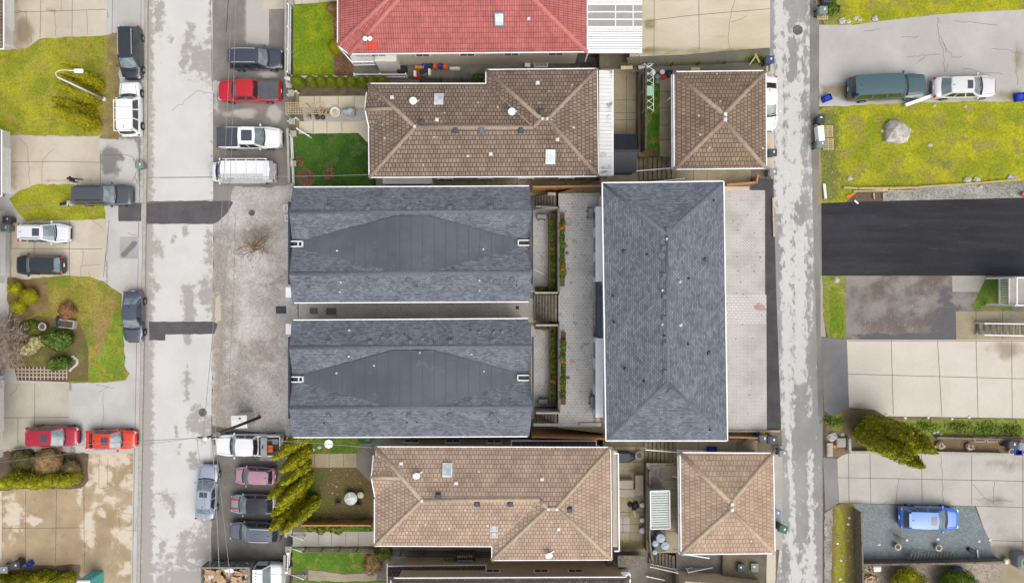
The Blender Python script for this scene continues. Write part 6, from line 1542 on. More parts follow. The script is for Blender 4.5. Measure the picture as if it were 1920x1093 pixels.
fence('retaining_wall', 'low concrete front wall under the bottom lawn', [(546, 1026), (545, 1160)], ZS, 1.22, M['conc_post'], kind='wall', th=.2, cat='wall')
def pillar(label, px, py, z0=0, z1=1.75, w=.42):
    c = P(px, py, z1); m = MB(); m.box((c.x, c.y, (z0 + z1) / 2), (w, w, z1 - z0)); m.box((c.x, c.y, z1 + .05), (w * 1.25, w * 1.25, .1)); m.box((c.x, c.y, z1 + .13), (w * .7, w * .7, .08)); tag(m.build('gate_pillar', M['conc_post']), label, 'pillar')
for lb, x, y in (('concrete gate pillar at the top left corner of the bright lawn', 545, 5), ('concrete gate pillar at the first clipped round shrub', 542, 160), ('concrete gate pillar above the lattice arch', 546, 175), ('concrete gate pillar below the lattice arch', 548, 228), ('concrete gate pillar at the corner of the dark lawn', 550, 251), ('concrete pillar halfway along the dark lawn fence', 550, 307),
                ('concrete gate pillar above the bottom white stair rails', 542, 995), ('concrete gate pillar below the bottom white stair rails', 541, 1029), ('concrete gate pillar at the lower end of the bottom lawn fence', 540, 1069), ('concrete gate pillar behind the white service pickup', 543, 824)): pillar(lb, x, y)
m = MB(); c = P(541, 148, 2.0); m.cyl(c + Vector((-.3, .12, 0)), c + Vector((.35, -.1, 0)), .2, n=14); m.box(c + Vector((0, 0, -.25)), (.15, .15, .4)); tag(m.build('mailbox', M['white_soft']), 'white rounded mailbox at the pillar beside the round shrubs', 'mailbox')
def stairs(label, px0, px1, py0, py1, za, zb, n, m_, rails=(), rm=None, name='stairs', along='thick pale cable running down between the silver blue sedan and the parked row'):
    a, b = P(px0, (py0 + py1) / 2, za), P(px1, (py0 + py1) / 2, zb); y0 = P(0, py0, (za + zb) / 2).y; y1 = P(0, py1, (za + zb) / 2).y
    t = thing(name, label, 'stairs', (a.x, (y0 + y1) / 2, min(za, zb)), 0, None, True); zl = min(za, zb) - .3
    dx = (b.x - a.x) / n
    mb = MB()
    for i in range(n):
        z = za + (zb - za) * (i + 1) / n if zb > za else za + (zb - za) * i / n
        mb.box((a.x + dx * (i + .5), (y0 + y1) / 2, (zl + z) / 2 - .02), (abs(dx), abs(y0 - y1), z - zl - .04))
    mb.build('riser_block', M['wood_dark'] if m_ in (M['wood_old'],) else M['stair_grey'], t)
    for i in range(n):
        z = za + (zb - za) * (i + 1) / n if zb > za else za + (zb - za) * i / n
        q = MB(); q.bbox((a.x + dx * (i + .5) - .02, (y0 + y1) / 2, z - .03), (abs(dx) * .93, abs(y0 - y1) + .02, .07), .015); q.build('tread', m_, t)
    for s in rails:
        y = y0 if s == 'n' else y1; q = MB(); r = .9
        A, B = Vector((a.x, y, za + r)), Vector((b.x, y, zb + r)); q.bar(A, B, .07, .06); q.bar(A - Vector((0, 0, .75)), B - Vector((0, 0, .75)), .05, .05)
        k = max(2, int((B - A).length / .16))
        for i in range(k + 1): p = A.lerp(B, i / k); q.box(p - Vector((0, 0, .4)), (.025, .025, .8))
        for p in (A, B): q.box(p - Vector((0, 0, .42)), (.09, .09, 1.0))
        q.build('handrail', rm or M['white'], t)
    return t
stairs('front steps above the lattice arch with white rail', 545, 561, 180, 202, 0, 1.3, 4, M['stair'], 'n')
stairs('front steps below the lattice arch beside the dark lawn', 546, 561, 229, 250, 0, 1.3, 4, M['stair'], 'n')
stairs('front steps half hidden by the golden cedars', 548, 574, 851, 876, 0, 1.3, 5, M['stair'], 'ns')
stairs('front steps with white rails on both sides below the cedars', 545, 573, 1000, 1023, 0, 1.3, 6, M['stair_grey'], 'ns')
stairs('front steps with white rails by the white dump truck cab', 544, 574, 1072, 1100, 0, 1.3, 6, M['stair_grey'], 'n')
stairs('weathered plank stairs at the north end of the new patio', 999, 1043, 366, 392, 1.3, 3.5, 8, M['wood_old'])
stairs('weathered plank stairs between the two new patios', 1001, 1045, 553, 602, 1.3, 3.5, 8, M['wood_old'])
stairs('weathered plank stairs at the south end of the new patio', 1001, 1045, 768, 796, 1.3, 3.5, 8, M['wood_old'])
stairs('mossy concrete stairs beside the black shed and garden strip', 1198, 1268, 294, 337, 3.5, 4.8, 8, M['stair'])
stairs('mossy concrete stairs under the south edge of the row house', 1208, 1270, 826, 869, 3.5, 4.8, 8, M['stair'])
stairs('dark wooden stairs south of the tubs yard', 1216, 1266, 1036, 1060, 3.5, 4.8, 8, M['wood_old'], 's')
stairs('dark wooden stairs down the alley under the tan garage', 1286, 1352, 1058, 1078, 4.9, 3.4, 9, M['wood_dark'], 'n')
for nm, lb, a, b, z in (('handrail', 'white handrail between the black shed and the mossy garage', (1193, 321), (1263, 315), 5.2), ('handrail', 'white handrail at the edge of the row house roof', (1214, 342), (1284, 335), 5.6), ('handrail', 'white handrail north of the tan garage', (1211, 843), (1275, 848), 5.6), ('handrail', 'white bent handrail against the tan garage south wall', (1286, 1039), (1330, 1046), 5.8), ('handrail', 'white handrail above the stone like yard corner', (1212, 1080), (1246, 1087), 3.8)):
    A, B = P(*a, z), P(*b, z); m = MB(); m.bar(A, B, .07, .07)
    for p in (A, B, A.lerp(B, .5)): m.box((p.x, p.y, z - .45), (.06, .06, .9))
    tag(m.build(nm, M['white']), lb, 'handrail')
fence('cedar_fence', 'orange cedar fence closing the new courtyard at its north end', [(998, 361), (1130, 359)], ZB, 3.3, M['wood_fence'])
fence('cedar_fence', 'orange cedar fence closing the new courtyard at its south end', [(996, 804), (1136, 808)], ZB, 3.4, M['wood_fence'])
fence('cedar_fence', 'orange cedar fence from the row house to the lane at the north', [(1356, 350), (1410, 346), (1412, 334)], ZD, 1.1, M['wood_fence'])
fence('cedar_fence', 'orange cedar fence from the row house to the lane at the south', [(1362, 815), (1420, 817)], ZD, .9, M['wood_fence'])
fence('cedar_fence', 'long cedar fence below the patchy brown lawn', [(576, 974), (701, 974)], ZB, 1.5, M['wood_fence'])
fence('wire_fence', 'dark weathered fence between the front path and the bottom lawn', [(574, 1027), (704, 1028)], ZB, 1.0, M['wood_old'], kind='rail', gap=1.8)
fence('board_fence', 'weathered board fence between the back patio and the ribbed metal shed', [(1209, 872), (1209, 1000), (1214, 1034)], ZC, 2.2, M['wood_old'])
fence('board_fence', 'weathered fence along the mossy strip above the square garages', [(1160, 128), (1400, 124), (1432, 120)], Slope(4.8), 1.2, M['wood_dark'], kind='rail', gap=2.4)
fence('board_fence', 'weathered board fence west of the blue grey gravel pad', [(1600, 952), (1603, 1060), (1604, 1160)], ZE, 1.3, M['wood_old'], gap=2.4)
fence('board_fence', 'dark board fence below the blue grey gravel pad', [(1606, 1049), (1760, 1047), (1866, 1044)], ZE, 1.0, M['wood_old'], gap=2.4)
fence('edge_board', 'dark board along the alley between the red and brown houses', [(790, 155), (905, 153)], ZB, 1.1, M['wood_dark'], kind='rail', gap=2.2)
fence('edge_board', 'dark fence in the alley between the tan house and the bottom house', [(712, 1030), (922, 1034)], ZB, 1.3, M['wood_dark'], kind='rail', gap=2.2)
fence('timber_edge', 'weathered timber wall left of the garden strip grass', [(1199, 146), (1199, 292)], ZC, 1.95, M['wood_dark'], kind='wall', th=.15, cat='wall')
fence('retaining_wall', 'pale concrete wall between the planters north of the middle stairs', [(1001, 549), (1044, 549), (1044, 396), (1003, 395)], ZB, 1.85, M['conc_post'], kind='wall', th=.16, cat='wall')
fence('retaining_wall', 'pale concrete wall between the planters south of the middle stairs', [(1003, 607), (1045, 607), (1045, 764), (1003, 764)], ZB, 1.85, M['conc_post'], kind='wall', th=.16, cat='wall')
fence('guard_rail', 'dark guard rail on the wall north of the middle stairs', [(1002, 392), (1047, 390), (1047, 552)], ZC, .95, M['charcoal'], kind='rail', gap=1.5, pw=.05, cat='railing')
fence('guard_rail', 'dark guard rail on the wall south of the middle stairs', [(1047, 604), (1048, 768), (1003, 767)], ZC, .95, M['charcoal'], kind='rail', gap=1.5, pw=.05, cat='railing')
# planters
M['planter_wood'] = plain('planter_board', C(132, 96, 64), .85, var=.2, sc=4)
def planter(label, px0, py0, px1, py1, S, hh, m_=None):
    S = surf(S); a, b = S.pt(px0, py0, hh), S.pt(px1, py1, hh); t = thing('planter', label, 'planter', ((a.x + b.x) / 2, (a.y + b.y) / 2, S.z0), 0, None, True); z0 = S.z0
    m = MB(); th = .07
    for x in (a.x, b.x): m.box((x, (a.y + b.y) / 2, z0 + hh / 2), (th, abs(a.y - b.y) + th, hh))
    for y in (a.y, b.y): m.box(((a.x + b.x) / 2, y, z0 + hh / 2), (abs(b.x - a.x) - th, th, hh))
    m.build('side', m_ or M['planter_wood'], t)
    m = MB(); m.box(((a.x + b.x) / 2, (a.y + b.y) / 2, z0 + hh * .45), (abs(b.x - a.x) - th, abs(a.y - b.y) - th, hh * .8)); m.build('soil', M['soil'], t)
planter('cedar planter inside the wall of the north patio', 1030, 402, 1040, 546, ZB, 1.3)
planter('cedar planter inside the wall of the south patio', 1031, 611, 1041, 759, ZB, 1.3)
planter('cedar planter on the courtyard pavers, north one', 1049, 401, 1058, 536, ZC, .45)
planter('cedar planter on the courtyard pavers, south one', 1051, 624, 1060, 758, ZC, .45)
planter('short planter at the lower end of the north patio', 1004, 538, 1028, 547, ZB, .5)
planter('short planter at the upper end of the south patio', 1004, 610, 1029, 617, ZB, .5)
# heat pumps
def heat_pump(label, px, py, S, rz):
    b = surf(S).pt(px, py); t = thing('heat_pump', label, 'heat pump', b, rz)
    m = MB(); m.bbox((0, 0, .5), (.85, .42, .75), .04); m.build('body', M['grey_bin'], t)
    m = MB(); m.lathe((-.12, -.215, .5), [(.27, 0), (.27, .01)], 18); m.v = [Vector((v.x, -.215 - (v.z - .5), .5 + (v.y + .215))) for v in m.v]; m.build('fan_grille', M['charcoal'], t)
    for sx in (-.28, .28): m = MB(); m.box((sx, 0, .06), (.09, .62, .12)); m.build('foot', M['black'], t)
    m = MB(); m.tube([Vector((.43, .1, .3)), Vector((.55, .12, .3)), Vector((.58, .2, .05))], .03); m.build('pipe', M['black'], t)
heat_pump('grey heat pump by the stairs of the north patio', 1015, 408, ZB, 0)
heat_pump('grey heat pump by the stairs of the south patio', 1018, 750, ZB, math.pi)
heat_pump('grey heat pump at the row house wall, north half of the courtyard', 1106, 402, ZC, 1.57)
heat_pump('grey heat pump at the row house wall, south half of the courtyard', 1110, 750, ZC, 1.57)
# downpipe elbow, boards and timbers
def board(name, label, px0, py0, px1, py1, S, w, hh, m_, cat, dz=0.0, group=None):
    S = surf(S); a, b = S.pt(px0, py0, hh + dz), S.pt(px1, py1, hh + dz); m = MB(); m.bar(a, b, w, hh); m.bar(a + Vector((0, 0, .004)), b + Vector((0, 0, .004)), w * .8, hh * .5)
    return tag(m.build(name, m_), label, cat, group)
board('timber', 'pale timber lying on the new asphalt strip along the pavers', 1449, 371, 1451, 444, ZD, .12, .12, M['wood_pale'], 'timber', .02)
board('timber', 'dark rail timber along the foot of the big lawn, nearest the lane', 1582, 352, 1665, 356, ZE, .14, .15, M['wood_pale'], 'timber', .03)
board('timber', 'pale timber crossing the lawn edge above the gravel strip', 1610, 353, 1725, 352, ZE, .12, .12, M['wood_pale'], 'timber', .2)
board('timber', 'pale timber continuing the lawn edge by two grey stones', 1668, 355, 1795, 346, ZE, .13, .14, M['wood_pale'], 'timber', .06)
board('timber', 'long pale timber at the right end of the lawn edge', 1790, 347, 1912, 337, ZE, .12, .14, M['wood_pale'], 'timber', .04)
board('timber', 'pale timber lying under the others beside the grass corner', 1600, 359, 1712, 358, ZE, .1, .1, M['wood_pale'], 'timber', .03)
board('timber', 'short upright laid timber at the start of the gravel strip', 1656, 363, 1657, 374, ZE, .1, .1, M['wood_pale'], 'timber', .03)
for k, (x, lb) in enumerate(((1638, 'short cross timber in the grass corner'),)): board('timber', lb, x, 362, x + 1, 374, ZE, .1, .1, M['wood_pale'], 'timber', .03)
board('timber', 'pale kerb timber at the south end of the pavers by the lane', 1362, 808, 1462, 808, ZD, .14, .12, M['wood_pale'], 'timber', .02)
board('board', 'white and brown board leaning at the front of the green SUV', 1697, 198, 1747, 180, ZE, .25, .3, M['white'], 'board', .1)
board('plank', 'orange plank on the grass corner above the black asphalt', 1587, 369, 1601, 364, ZE, .2, .06, M['orange'], 'plank', .02)
board('bag', 'crumpled white bag on the edge of the black asphalt', 1602, 376, 1609, 382, ZE, .12, .1, M['white'], 'bag', .03)
board('board', 'white board standing between the dark and pale bins at the pallets', 1535, 238, 1538, 266, ZE, .5, .7, M['white'], 'board', .05)
board('plank', 'orange plank by the round pot on the concrete at right edge', 1917, 362, 1924, 366, ZE, .4, .2, M['orange'], 'plank', .02)
board('sheet', 'crumpled white plastic sheet at the corner of the big lawn', 1545, 345, 1548, 373, ZE, .22, .1, M['white_soft'], 'plastic', .02)
board('plank', 'white plank lying on the blue grey gravel', 1832, 1030, 1835, 1052, ZE, .12, .06, M['white_soft'], 'plank', .03)
def pallet(label, px, py, S, rz, w=1.0, l=.8):
    b = surf(S).pt(px, py); m = MB()
    for i in range(3): m.box((0, -l / 2 + i * l / 2, .06), (w, .09, .1))
    for i in range(6): m.box((-w / 2 + .07 + i * (w - .14) / 5, 0, .125), (.1, l, .022))
    o = m.build('pallet', M['wood_pale']); o.location = b; o.rotation_euler = (0, 0, rz); tag(o, label, 'pallet')
pallet('upper wooden pallet beside the white board', 1551, 247, ZE, 1.57); pallet('lower wooden pallet beside the pale bin and the big lawn', 1552, 271, ZE, 1.57)
pallet('wooden pallet above the pale bin at the top lawn', 1538, 6, ZE, 0, .9, .3); pallet('wooden pallet below the pale bin at the top lawn', 1541, 33, ZE, 0, .95, .35)
# stones
def rock(name, label, px, py, S, r, m_=None, cat='stone', sd=0, grp=None):
    b = surf(S).pt(px, py); m = MB(); n = 18; k = 12
    m.ellipsoid((0, 0, r[2] * .35), r, n, k, 0, .5, False, sd)
    o = m.build(name, m_ or M['stone']); o.location = b; tag(o, label, cat, grp)
# the boulder, faceted
b = ZE.pt(1680, 250); bm = bmesh.new(); rr = random.Random(5)
for i in range(46):
    a = rr.random() * 6.283; z = rr.random(); rad = (1.0 - .38 * z ** 2) * rr.uniform(.86, 1.0)
    bm.verts.new((math.cos(a) * rad * 1.06, math.sin(a) * rad * .96, z * .95 - .12))
for x, y in ((-.95, .75), (-1.0, -.72), (.1, -.95), (.8, -.8), (1.12, .25), (.3, .95), (-.55, 1.05)): bm.verts.new((x, y, .3)); bm.verts.new((x * 1.02, y * 1.02, -.2))
bmesh.ops.convex_hull(bm, input=bm.verts); me = bpy.data.meshes.new('boulder'); bm.to_mesh(me); bm.free()
t = NT('boulder_stone'); co = t.coord(); f = t.step(t.noise(co, 2.2, 8, .7), .36, .62); nn = t.new('NewGeometry'); sx = t.new('SeparateXYZ'); t.link(nn.outputs['Normal'], sx.inputs[0])
t.bump(t.noise(co, 6, 6, .7), .6, .06); MBO = t.out(t.mix(f, C(168, 162, 152), C(226, 222, 214)), .9); me.materials.append(MBO)
o = bpy.data.objects.new('boulder', me); COL.objects.link(o); o.location = b; tag(o, 'large pale angular boulder on the big lawn', 'boulder')
for i, (x, y, r, lb) in enumerate(((1579, 40, .3, 'larger round white stone on the top lawn edge, nearest the lane'), (1590, 41, .2, 'small white stone just right of the larger one'), (1604, 35, .22, 'white stone between two small ones on the top lawn edge'), (1612, 38, .18, 'small white stone right of the middle stone'), (1640, 36, .26, 'white stone alone towards the right on the top lawn edge'), (1593, 335, .2, 'pale stone at the timber corner of the big lawn'), (1654, 246, .16, 'small pale stone touching the left of the boulder'), (1743, 272, .2, 'small white stone right of the boulder'), (1813, 338, .32, 'flat grey stone on the lawn edge, left of a pair'), (1831, 337, .28, 'flat grey stone on the lawn edge, right of a pair'), (1893, 334, .26, 'white stone at the right end of the lawn edge'), (1903, 334, .2, 'smaller white stone at the right end of the lawn edge'), (1838, 351, .2, 'white and black stone on the gravel strip'), (1561, 819, .4, 'large pale stone at the corner of the planting bed'), (1579, 814, .2, 'small pale stone beside the cedar base'), (1751, 199, .14, 'small white stone below the green SUV'), (1809, 200, .14, 'small white stone below the silver wagon'), (1568, 525, .26, 'long pale stone on the grass verge'))):
    rock('stone', lb, x, y, ZE, (r, r * .8, r * .5), sd=i)
for i, (x, y) in enumerate(((1697, 783), (1740, 783), (1758, 810), (1764, 814), (1785, 785), (1817, 782), (1752, 811), (1570, 1018), (1577, 1050), (1575, 1085), (1592, 970), (1590, 982), (1648, 1020), (1758, 1010), (1700, 1012), (1835, 1014), (1856, 1011), (1842, 1047))): rock('litter_scrap', 'small pale scrap lying among the plants or gravel of the right hand lots', x, y, ZE, (.12, .1, .06), M['white_soft'], 'litter', i + 30, 'pale scraps on the right hand lots')
for i, (x, y, lb) in enumerate(((586, 842, 'small white stone beside the octagonal table'), (599, 838, 'flat white stone nearer the octagonal table'))): rock('stone', lb, x, y, ZB, (.2, .16, .1), M['stone'], sd=i + 60)
# ------------------------------------------------------------------ garden furniture
def disc_table(name, label, px, py, S, r, hh, m_, n=24, cat='table', spokes=False):
    b = surf(S).pt(px, py); t = thing(name, label, cat, b)
    m = MB(); m.lathe((0, 0, hh - .04), [(r * .98, 0), (r, .02), (r * .97, .045)], n, 0, n > 10); m.build('table_top', m_, t)
    m = MB(); m.cyl((0, 0, .03), (0, 0, hh - .04), .05, n=10); m.lathe((0, 0, 0), [(r * .5, 0), (r * .45, .04), (.06, .06)], 14); m.build('pedestal', M['grey_metal'], t)
    if spokes:
        m = MB()
        for a in (.3, 1.87): m.box((0, 0, hh + .01), (r * 1.8, .04, .015), a)
        m.build('seam', M['white'], t)
disc_table('garden_table', 'white octagonal table on the strip of lawn by the new house', 620, 829, ZB, .42, .7, M['white'], 8)
disc_table('garden_table', 'round glass topped table on the patchy brown lawn', 661, 930, ZB, .6, .72, plain('frosted_top', C(206, 214, 214), .2), 28, spokes=True)
disc_table('side_table', 'small round cream table beside the glass topped table', 678, 925, ZB, .3, .5, M['cream'], 22)
for lb, x, y in (('dark round garden chair left of the glass topped table', 636, 943), ('dark round garden chair right of the glass topped table', 674, 946)):
    b = ZB.pt(x, y); t = thing('garden_chair', lb, 'chair', b); m = MB(); m.lathe((0, 0, .4), [(.26, 0), (.27, .04), (.1, .06)], 16); m.build('seat', M['wood_dark'], t)
    m = MB(); m.box((0, .25, .65), (.44, .04, .45)); m.build('backrest', M['wood_dark'], t)
    for sx in (-1, 1):
        for sy in (-1, 1): m = MB(); m.cyl((sx * .18, sy * .18, 0), (sx * .15, sy * .15, .42), .02, n=6); m.build('leg', M['black'], t)
def pot(label, px, py, S, r, m_, hh=None, soil=True, name='plant_pot', fill=None):
    b = surf(S).pt(px, py); hh = hh or r * 1.6; t = thing(name, label, 'pot', b); m = MB()
    m.lathe((0, 0, 0), [(r * .7, 0), (r, hh), (r * 1.08, hh), (r * 1.08, hh - .05), (r * .9, hh - .06), (r * .9, hh - .02)], 18); m.build('body', m_, t)
    m = MB(); m.lathe((0, 0, hh - .05), [(r * .9, 0), (r * .5, .05), (.02, .06)], 14); m.build('soil', fill or M['soil'], t)
for lb, x, y, r, mt in (('pale stone urn on the flower bed beside the bench', 87, 612, .36, M['stone']), ('cream round pot left on the blue grey gravel', 1679, 1022, .26, M['cream']), ('cream round pot right on the blue grey gravel', 1755, 1024, .26, M['cream']), ('cream round pot beside the blue box at the planters', 1891, 845, .26, M['cream']),
                       ('dark terracotta pot by the lattice arch, nearest it', 581, 218, .2, M['terracotta']), ('dark pot behind the terracotta pot near the lattice arch', 594, 214, .24, M['charcoal']), ('terracotta pot with brown plant near the lattice arch', 606, 210, .22, M['terracotta']), ('dark pot under the row of pots at the path', 607, 222, .2, M['charcoal']), ('weathered pot between dark pots near the lattice arch', 597, 222, .2, M['wood_dark']), ('yellowish pot beside the white fire bowl', 617, 213, .2, M['wood_pale']),
                       ('small red pot behind the golden cedars', 567, 889, .2, M['red_plastic']), ('round white pail at the back patio fence, upper', 1203, 945, .19, M['white']), ('round white pail at the back patio fence, middle', 1203, 973, .19, M['white']), ('square looking white tub at the back patio fence, lower', 1203, 992, .25, M['white_soft']),
                       ('pale heart shaped basin beside the black cover on the back patio', 1197, 851, .35, M['conc_post']), ('tan round stump pot near the grey tub at right edge', 1881, 1049, .28, M['wood_pale'])):
    pot(lb, x, y, ZE if x > 1500 else ZC if 1150 < x < 1215 else ZB if x > 300 else ZW, r, mt, fill=M['white_soft'] if 'pail' in lb or 'tub' in lb else None)
b = ZB.pt(630, 212); t = thing('fire_bowl', 'white round fire bowl with a yellow top on the patio strip', 'fire bowl', b); m = MB(); m.lathe((0, 0, 0), [(.3, 0), (.45, .25), (.47, .4), (.4, .4), (.36, .3)], 18); m.build('bowl', M['white_soft'], t); m = MB(); m.lathe((0, 0, .3), [(.16, 0), (.18, .18), (.1, .2)], 14); m.build('lid', M['yellow'], t)
b = ZB.pt(658, 213); t = thing('covered_grill', 'barbecue under a crumpled grey cover on the patio strip', 'grill', b); m = MB(); m.ellipsoid((0, 0, .5), (.62, .42, .6), 16, 10, 0, .35, True, 3); m.build('cover', M['tarp'], t); m = MB(); m.box((0, 0, .2), (.8, .45, .4)); m.build('cart', M['charcoal'], t)
# lattice arch
b = ZB.pt(568, 213); t = thing('lattice_arch', 'wooden lattice arch between the two front paths', 'trellis', b); L = MB(); W_ = 1.0; hh = 1.7
for i in range(9): x = -1.0 + i * .22; L.box((x, 0, hh), (.045, W_ * 1.0, .03)); L.box((-1.0 + i * .25, 0, hh + .3), (.03, .02, .02))
for i in range(6): y = -.5 + i * .2; L.box((-.12, y, hh + .03), (1.85, .045, .03))
for i in range(9):
    x = .9 + i * .16; L.bar((x, -.5, hh - .05), (x + .35, .5, hh - .05), .04, .03); 
for i in range(6): y = -.5 + i * .2; L.bar((.75, y, hh - .02), (2.3, y + .1, hh - .25), .04, .03)
L.build('lattice', M['wood_pale'], t)
for x in (-1.0, .78):
    for y in (-.5, .5): m = MB(); m.box((x, y, hh / 2), (.08, .08, hh)); m.build('post', M['wood_pale'], t)
# drying lattice in the garden strip
b = Z1.pt(1212, 176); t = thing('drying_rack', 'white lattice drying rack over the garden strip', 'rack', b); m = MB()
for i in range(7):
    y = -1.75 + i * .58; m.bar((-.4, y, .95), (.4, y + .55, .95), .035, .03); m.bar((.4, y, .98), (-.4, y + .55, .98), .035, .03)
for sx in (-.42, .42): m.bar((sx, -1.8, .96), (sx, 1.8, .96), .04, .04)
m.build('lattice', M['white'], t)
for y in (-1.7, 0, 1.7):
    for sx in (-.42, .42): m = MB(); m.box((sx, y, .48), (.04, .04, .96)); m.build('leg', M['white'], t)
m = MB(); m.bbox((0, 0, .1), (.62, .85, .16), .07); o = m.build('cushion', plain('mint_fabric', C(168, 222, 190), .8)); o.location = b + Vector((.05, -.05, .97)); tag(o, 'mint green cushion on the white drying rack', 'cushion')
for i, (x, y, c_, lb) in enumerate(((1223, 139, M['white_soft'], 'white pail in the row above the garden strip, leftmost'), (1240, 138, M['white_soft'], 'white pail in the row above the garden strip, beside the black tub'), (1231, 147, M['grey_bin'], 'grey pail below the two white pails'), (1231, 156, M['green_bin'], 'greenish pail lowest above the garden strip'), (1253, 141, M['black'], 'black tub at the corner of the mossy tiled garage'), (1243, 147, M['red_plastic'], 'red and white pail right of the grey pail'))):
    pot(lb, x, y, Z1, .2 + .1 * (i == 4), c_, .4, name='pail', fill=c_)
for i, (x, y) in enumerate(((1206, 241), (1206, 249), (1206, 257), (1206, 265), (1206, 272))):
    pot('small round pot at the dark edge of the garden strip', x, y, Z1, .15, M['black'] if i > 1 else M['white_soft'], .25) if False else tag((lambda: (lambda m: (m.lathe(Z1.pt(x, y), [(.12, 0), (.17, .25), (.13, .25), (.12, .2)], 14), m.build('plant_pot', M['charcoal'] if i > 1 else M['light_metal']))[1])(MB()))(), 'dark round pot in the line along the garden strip' if i > 1 else 'pale metal ring pot in the line along the garden strip', 'pot', 'pots along the garden strip')
# sheds
def px_poly(pts, z): return [P(x, y, z) for x, y in pts]
b = ZC.pt(1172, 288); t = thing('garden_shed', 'small black shed with a ridged roof beside the patio cover', 'shed', b, 0, None, True)
a = px_poly([(1150, 252), (1193, 252)], 5.2); r_ = px_poly([(1148, 283), (1196, 283)], 5.75); c_ = px_poly([(1150, 325), (1193, 325)], 5.2)
m = MB(); m.add(a + r_, [(0, 1, 3, 2)]); m.add(r_ + c_, [(0, 1, 3, 2)])
for i in range(14):
    s = (i + .5) / 14; m.bar(a[0].lerp(a[1], s) + Vector((0, 0, .03)), r_[0].lerp(r_[1], s) + Vector((0, 0, .03)), .06, .05); m.bar(r_[0].lerp(r_[1], s) + Vector((0, 0, .03)), c_[0].lerp(c_[1], s) + Vector((0, 0, .03)), .06, .05)
m.bar(r_[0] + Vector((0, 0, .06)), r_[1] + Vector((0, 0, .06)), .2, .05); m.build('roof', plain('black_sheet_roof', C(48, 52, 62), .5), t)
m = MB(); m.box(((a[0].x + a[1].x) / 2, (a[0].y + c_[0].y) / 2, 4.3), (abs(a[1].x - a[0].x) - .3, abs(a[0].y - c_[0].y) - .3, 1.7)); m.build('wall', M['charcoal'], t)
m = MB(); m.box((a[1].x - .13, (a[0].y + c_[0].y) / 2, 3.9), (.06, 1.1, 1.9)); m.build('door', M['charcoal'], t)
b = Z1.pt(1236, 955); t = thing('metal_shed', 'narrow shed with a pale green ribbed metal roof beside the tan garage', 'shed', b, 0, None, True)
q = px_poly([(1219, 920), (1255, 919), (1256, 990), (1220, 991)], 7.0)
m = MB(); m.prism([(v.x, v.y) for v in q], 6.85, 6.95)
for i in range(16): s = (i + .5) / 16; m.bar(q[0].lerp(q[3], s) + Vector((0, 0, .015)), q[1].lerp(q[2], s) + Vector((0, 0, .015)), .04, .05)
m.build('roof', plain('pale_metal_roof', C(188, 200, 194), .4, .2, var=.06), t)
m = MB()
for i in range(4): m.bar(q[i] + Vector((0, 0, .03)), q[(i + 1) % 4] + Vector((0, 0, .03)), .07, .12)
m.build('fascia', M['white'], t)
w_ = q; m = MB(); m.prism([(v.x, v.y) for v in inset([(v.x, v.y) for v in w_], .15)], 4.8, 6.85); m.build('wall', M['grey_metal'], t)
# outdoor sofa, tubs, firewood
b = ZC.pt(1181, 910); t = thing('outdoor_sofa', 'beige L shaped outdoor sofa on the back patio', 'sofa', b, 0, None, True); so = plain('beige_cushion', C(192, 178, 164), .85, var=.06, sc=1)
for nm, x0, y0, x1, y1, z in (('seat', 1157, 916, 1191, 932, .42), ('backrest', 1157, 900, 1188, 916, .75), ('chaise', 1191, 891, 1207, 929, .5)):
    p, q = ZC.pt(x0, y0, z), ZC.pt(x1, y1, z); m = MB(); m.bbox(((p.x + q.x) / 2, (p.y + q.y) / 2, 3.5 + z / 2), (abs(q.x - p.x), abs(p.y - q.y), z), .06); m.build(nm, so, t)
for lb, x, y, r in (('largest pale blue round tub in the yard below the metal shed', 1235, 1002, .37), ('pale blue round tub touching the yard slab', 1243, 1016, .33), ('smaller pale blue round tub at the fence', 1225, 1012, .25), ('dull grey round tub at the stairs', 1224, 1028, .2)):
    b = Z1.pt(x, y); t = thing('water_tub', lb, 'tub', b); mm = plain('pale_blue_tub', C(176, 192, 206), .5); m = MB(); m.lathe((0, 0, 0), [(r * .9, 0), (r, .8), (r * .98, .82)], 20); m.build('body', mm, t); m = MB(); m.lathe((0, 0, .82), [(r * 1.04, 0), (r * 1.04, .04), (r * .96, .05)], 20); m.box((0, 0, .88), (r * 1.6, .06, .03), .4); m.build('lid', mm, t)
b = ZC.pt(1187, 955); t = thing('tool_heap', 'heap of pale sticks and black bags on the back patio', 'heap', b); m = MB()
for i in range(14): a = -1.0 + R.uniform(-.25, .25); m.bar((R.uniform(-.15, .15), R.uniform(-.1, .1), .1 + i * .01), (.6 * math.cos(a) + R.uniform(-.1, .1), .7 * math.sin(a), .06), .05, .04)
m.build('sticks', M['wood_pale'], t)
m = MB()
for i in range(6): m.ellipsoid((R.uniform(-.3, .4), R.uniform(.1, .6), .15), (.22, .2, .18), 10, 6, 0, .5, True, i)
m.build('bag', M['black'], t)
b = ZC.pt(1165, 854); m = MB(); m.bbox((0, 0, .4), (1.5, .9, .8), .12); m.ellipsoid((.75, 0, .4), (.45, .42, .42), 14, 8); o = m.build('covered_grill', M['charcoal']); o.location = b; tag(o, 'black covered barbecue at the top of the back patio', 'grill')
m = MB(); b = ZC.pt(1180, 1043); m.bbox((0, 0, 1.0), (2.4, .9, .1), .02); m.box((0, -.3, .5), (2.3, .5, .9))
for i in range(22): m.box((-1.1 + i * .1, .3, 1.03), (.05, .45, .05))
o = m.build('slatted_bench', M['wood_old']); o.location = b; tag(o, 'weathered slatted potting bench at the foot of the back patio', 'bench')
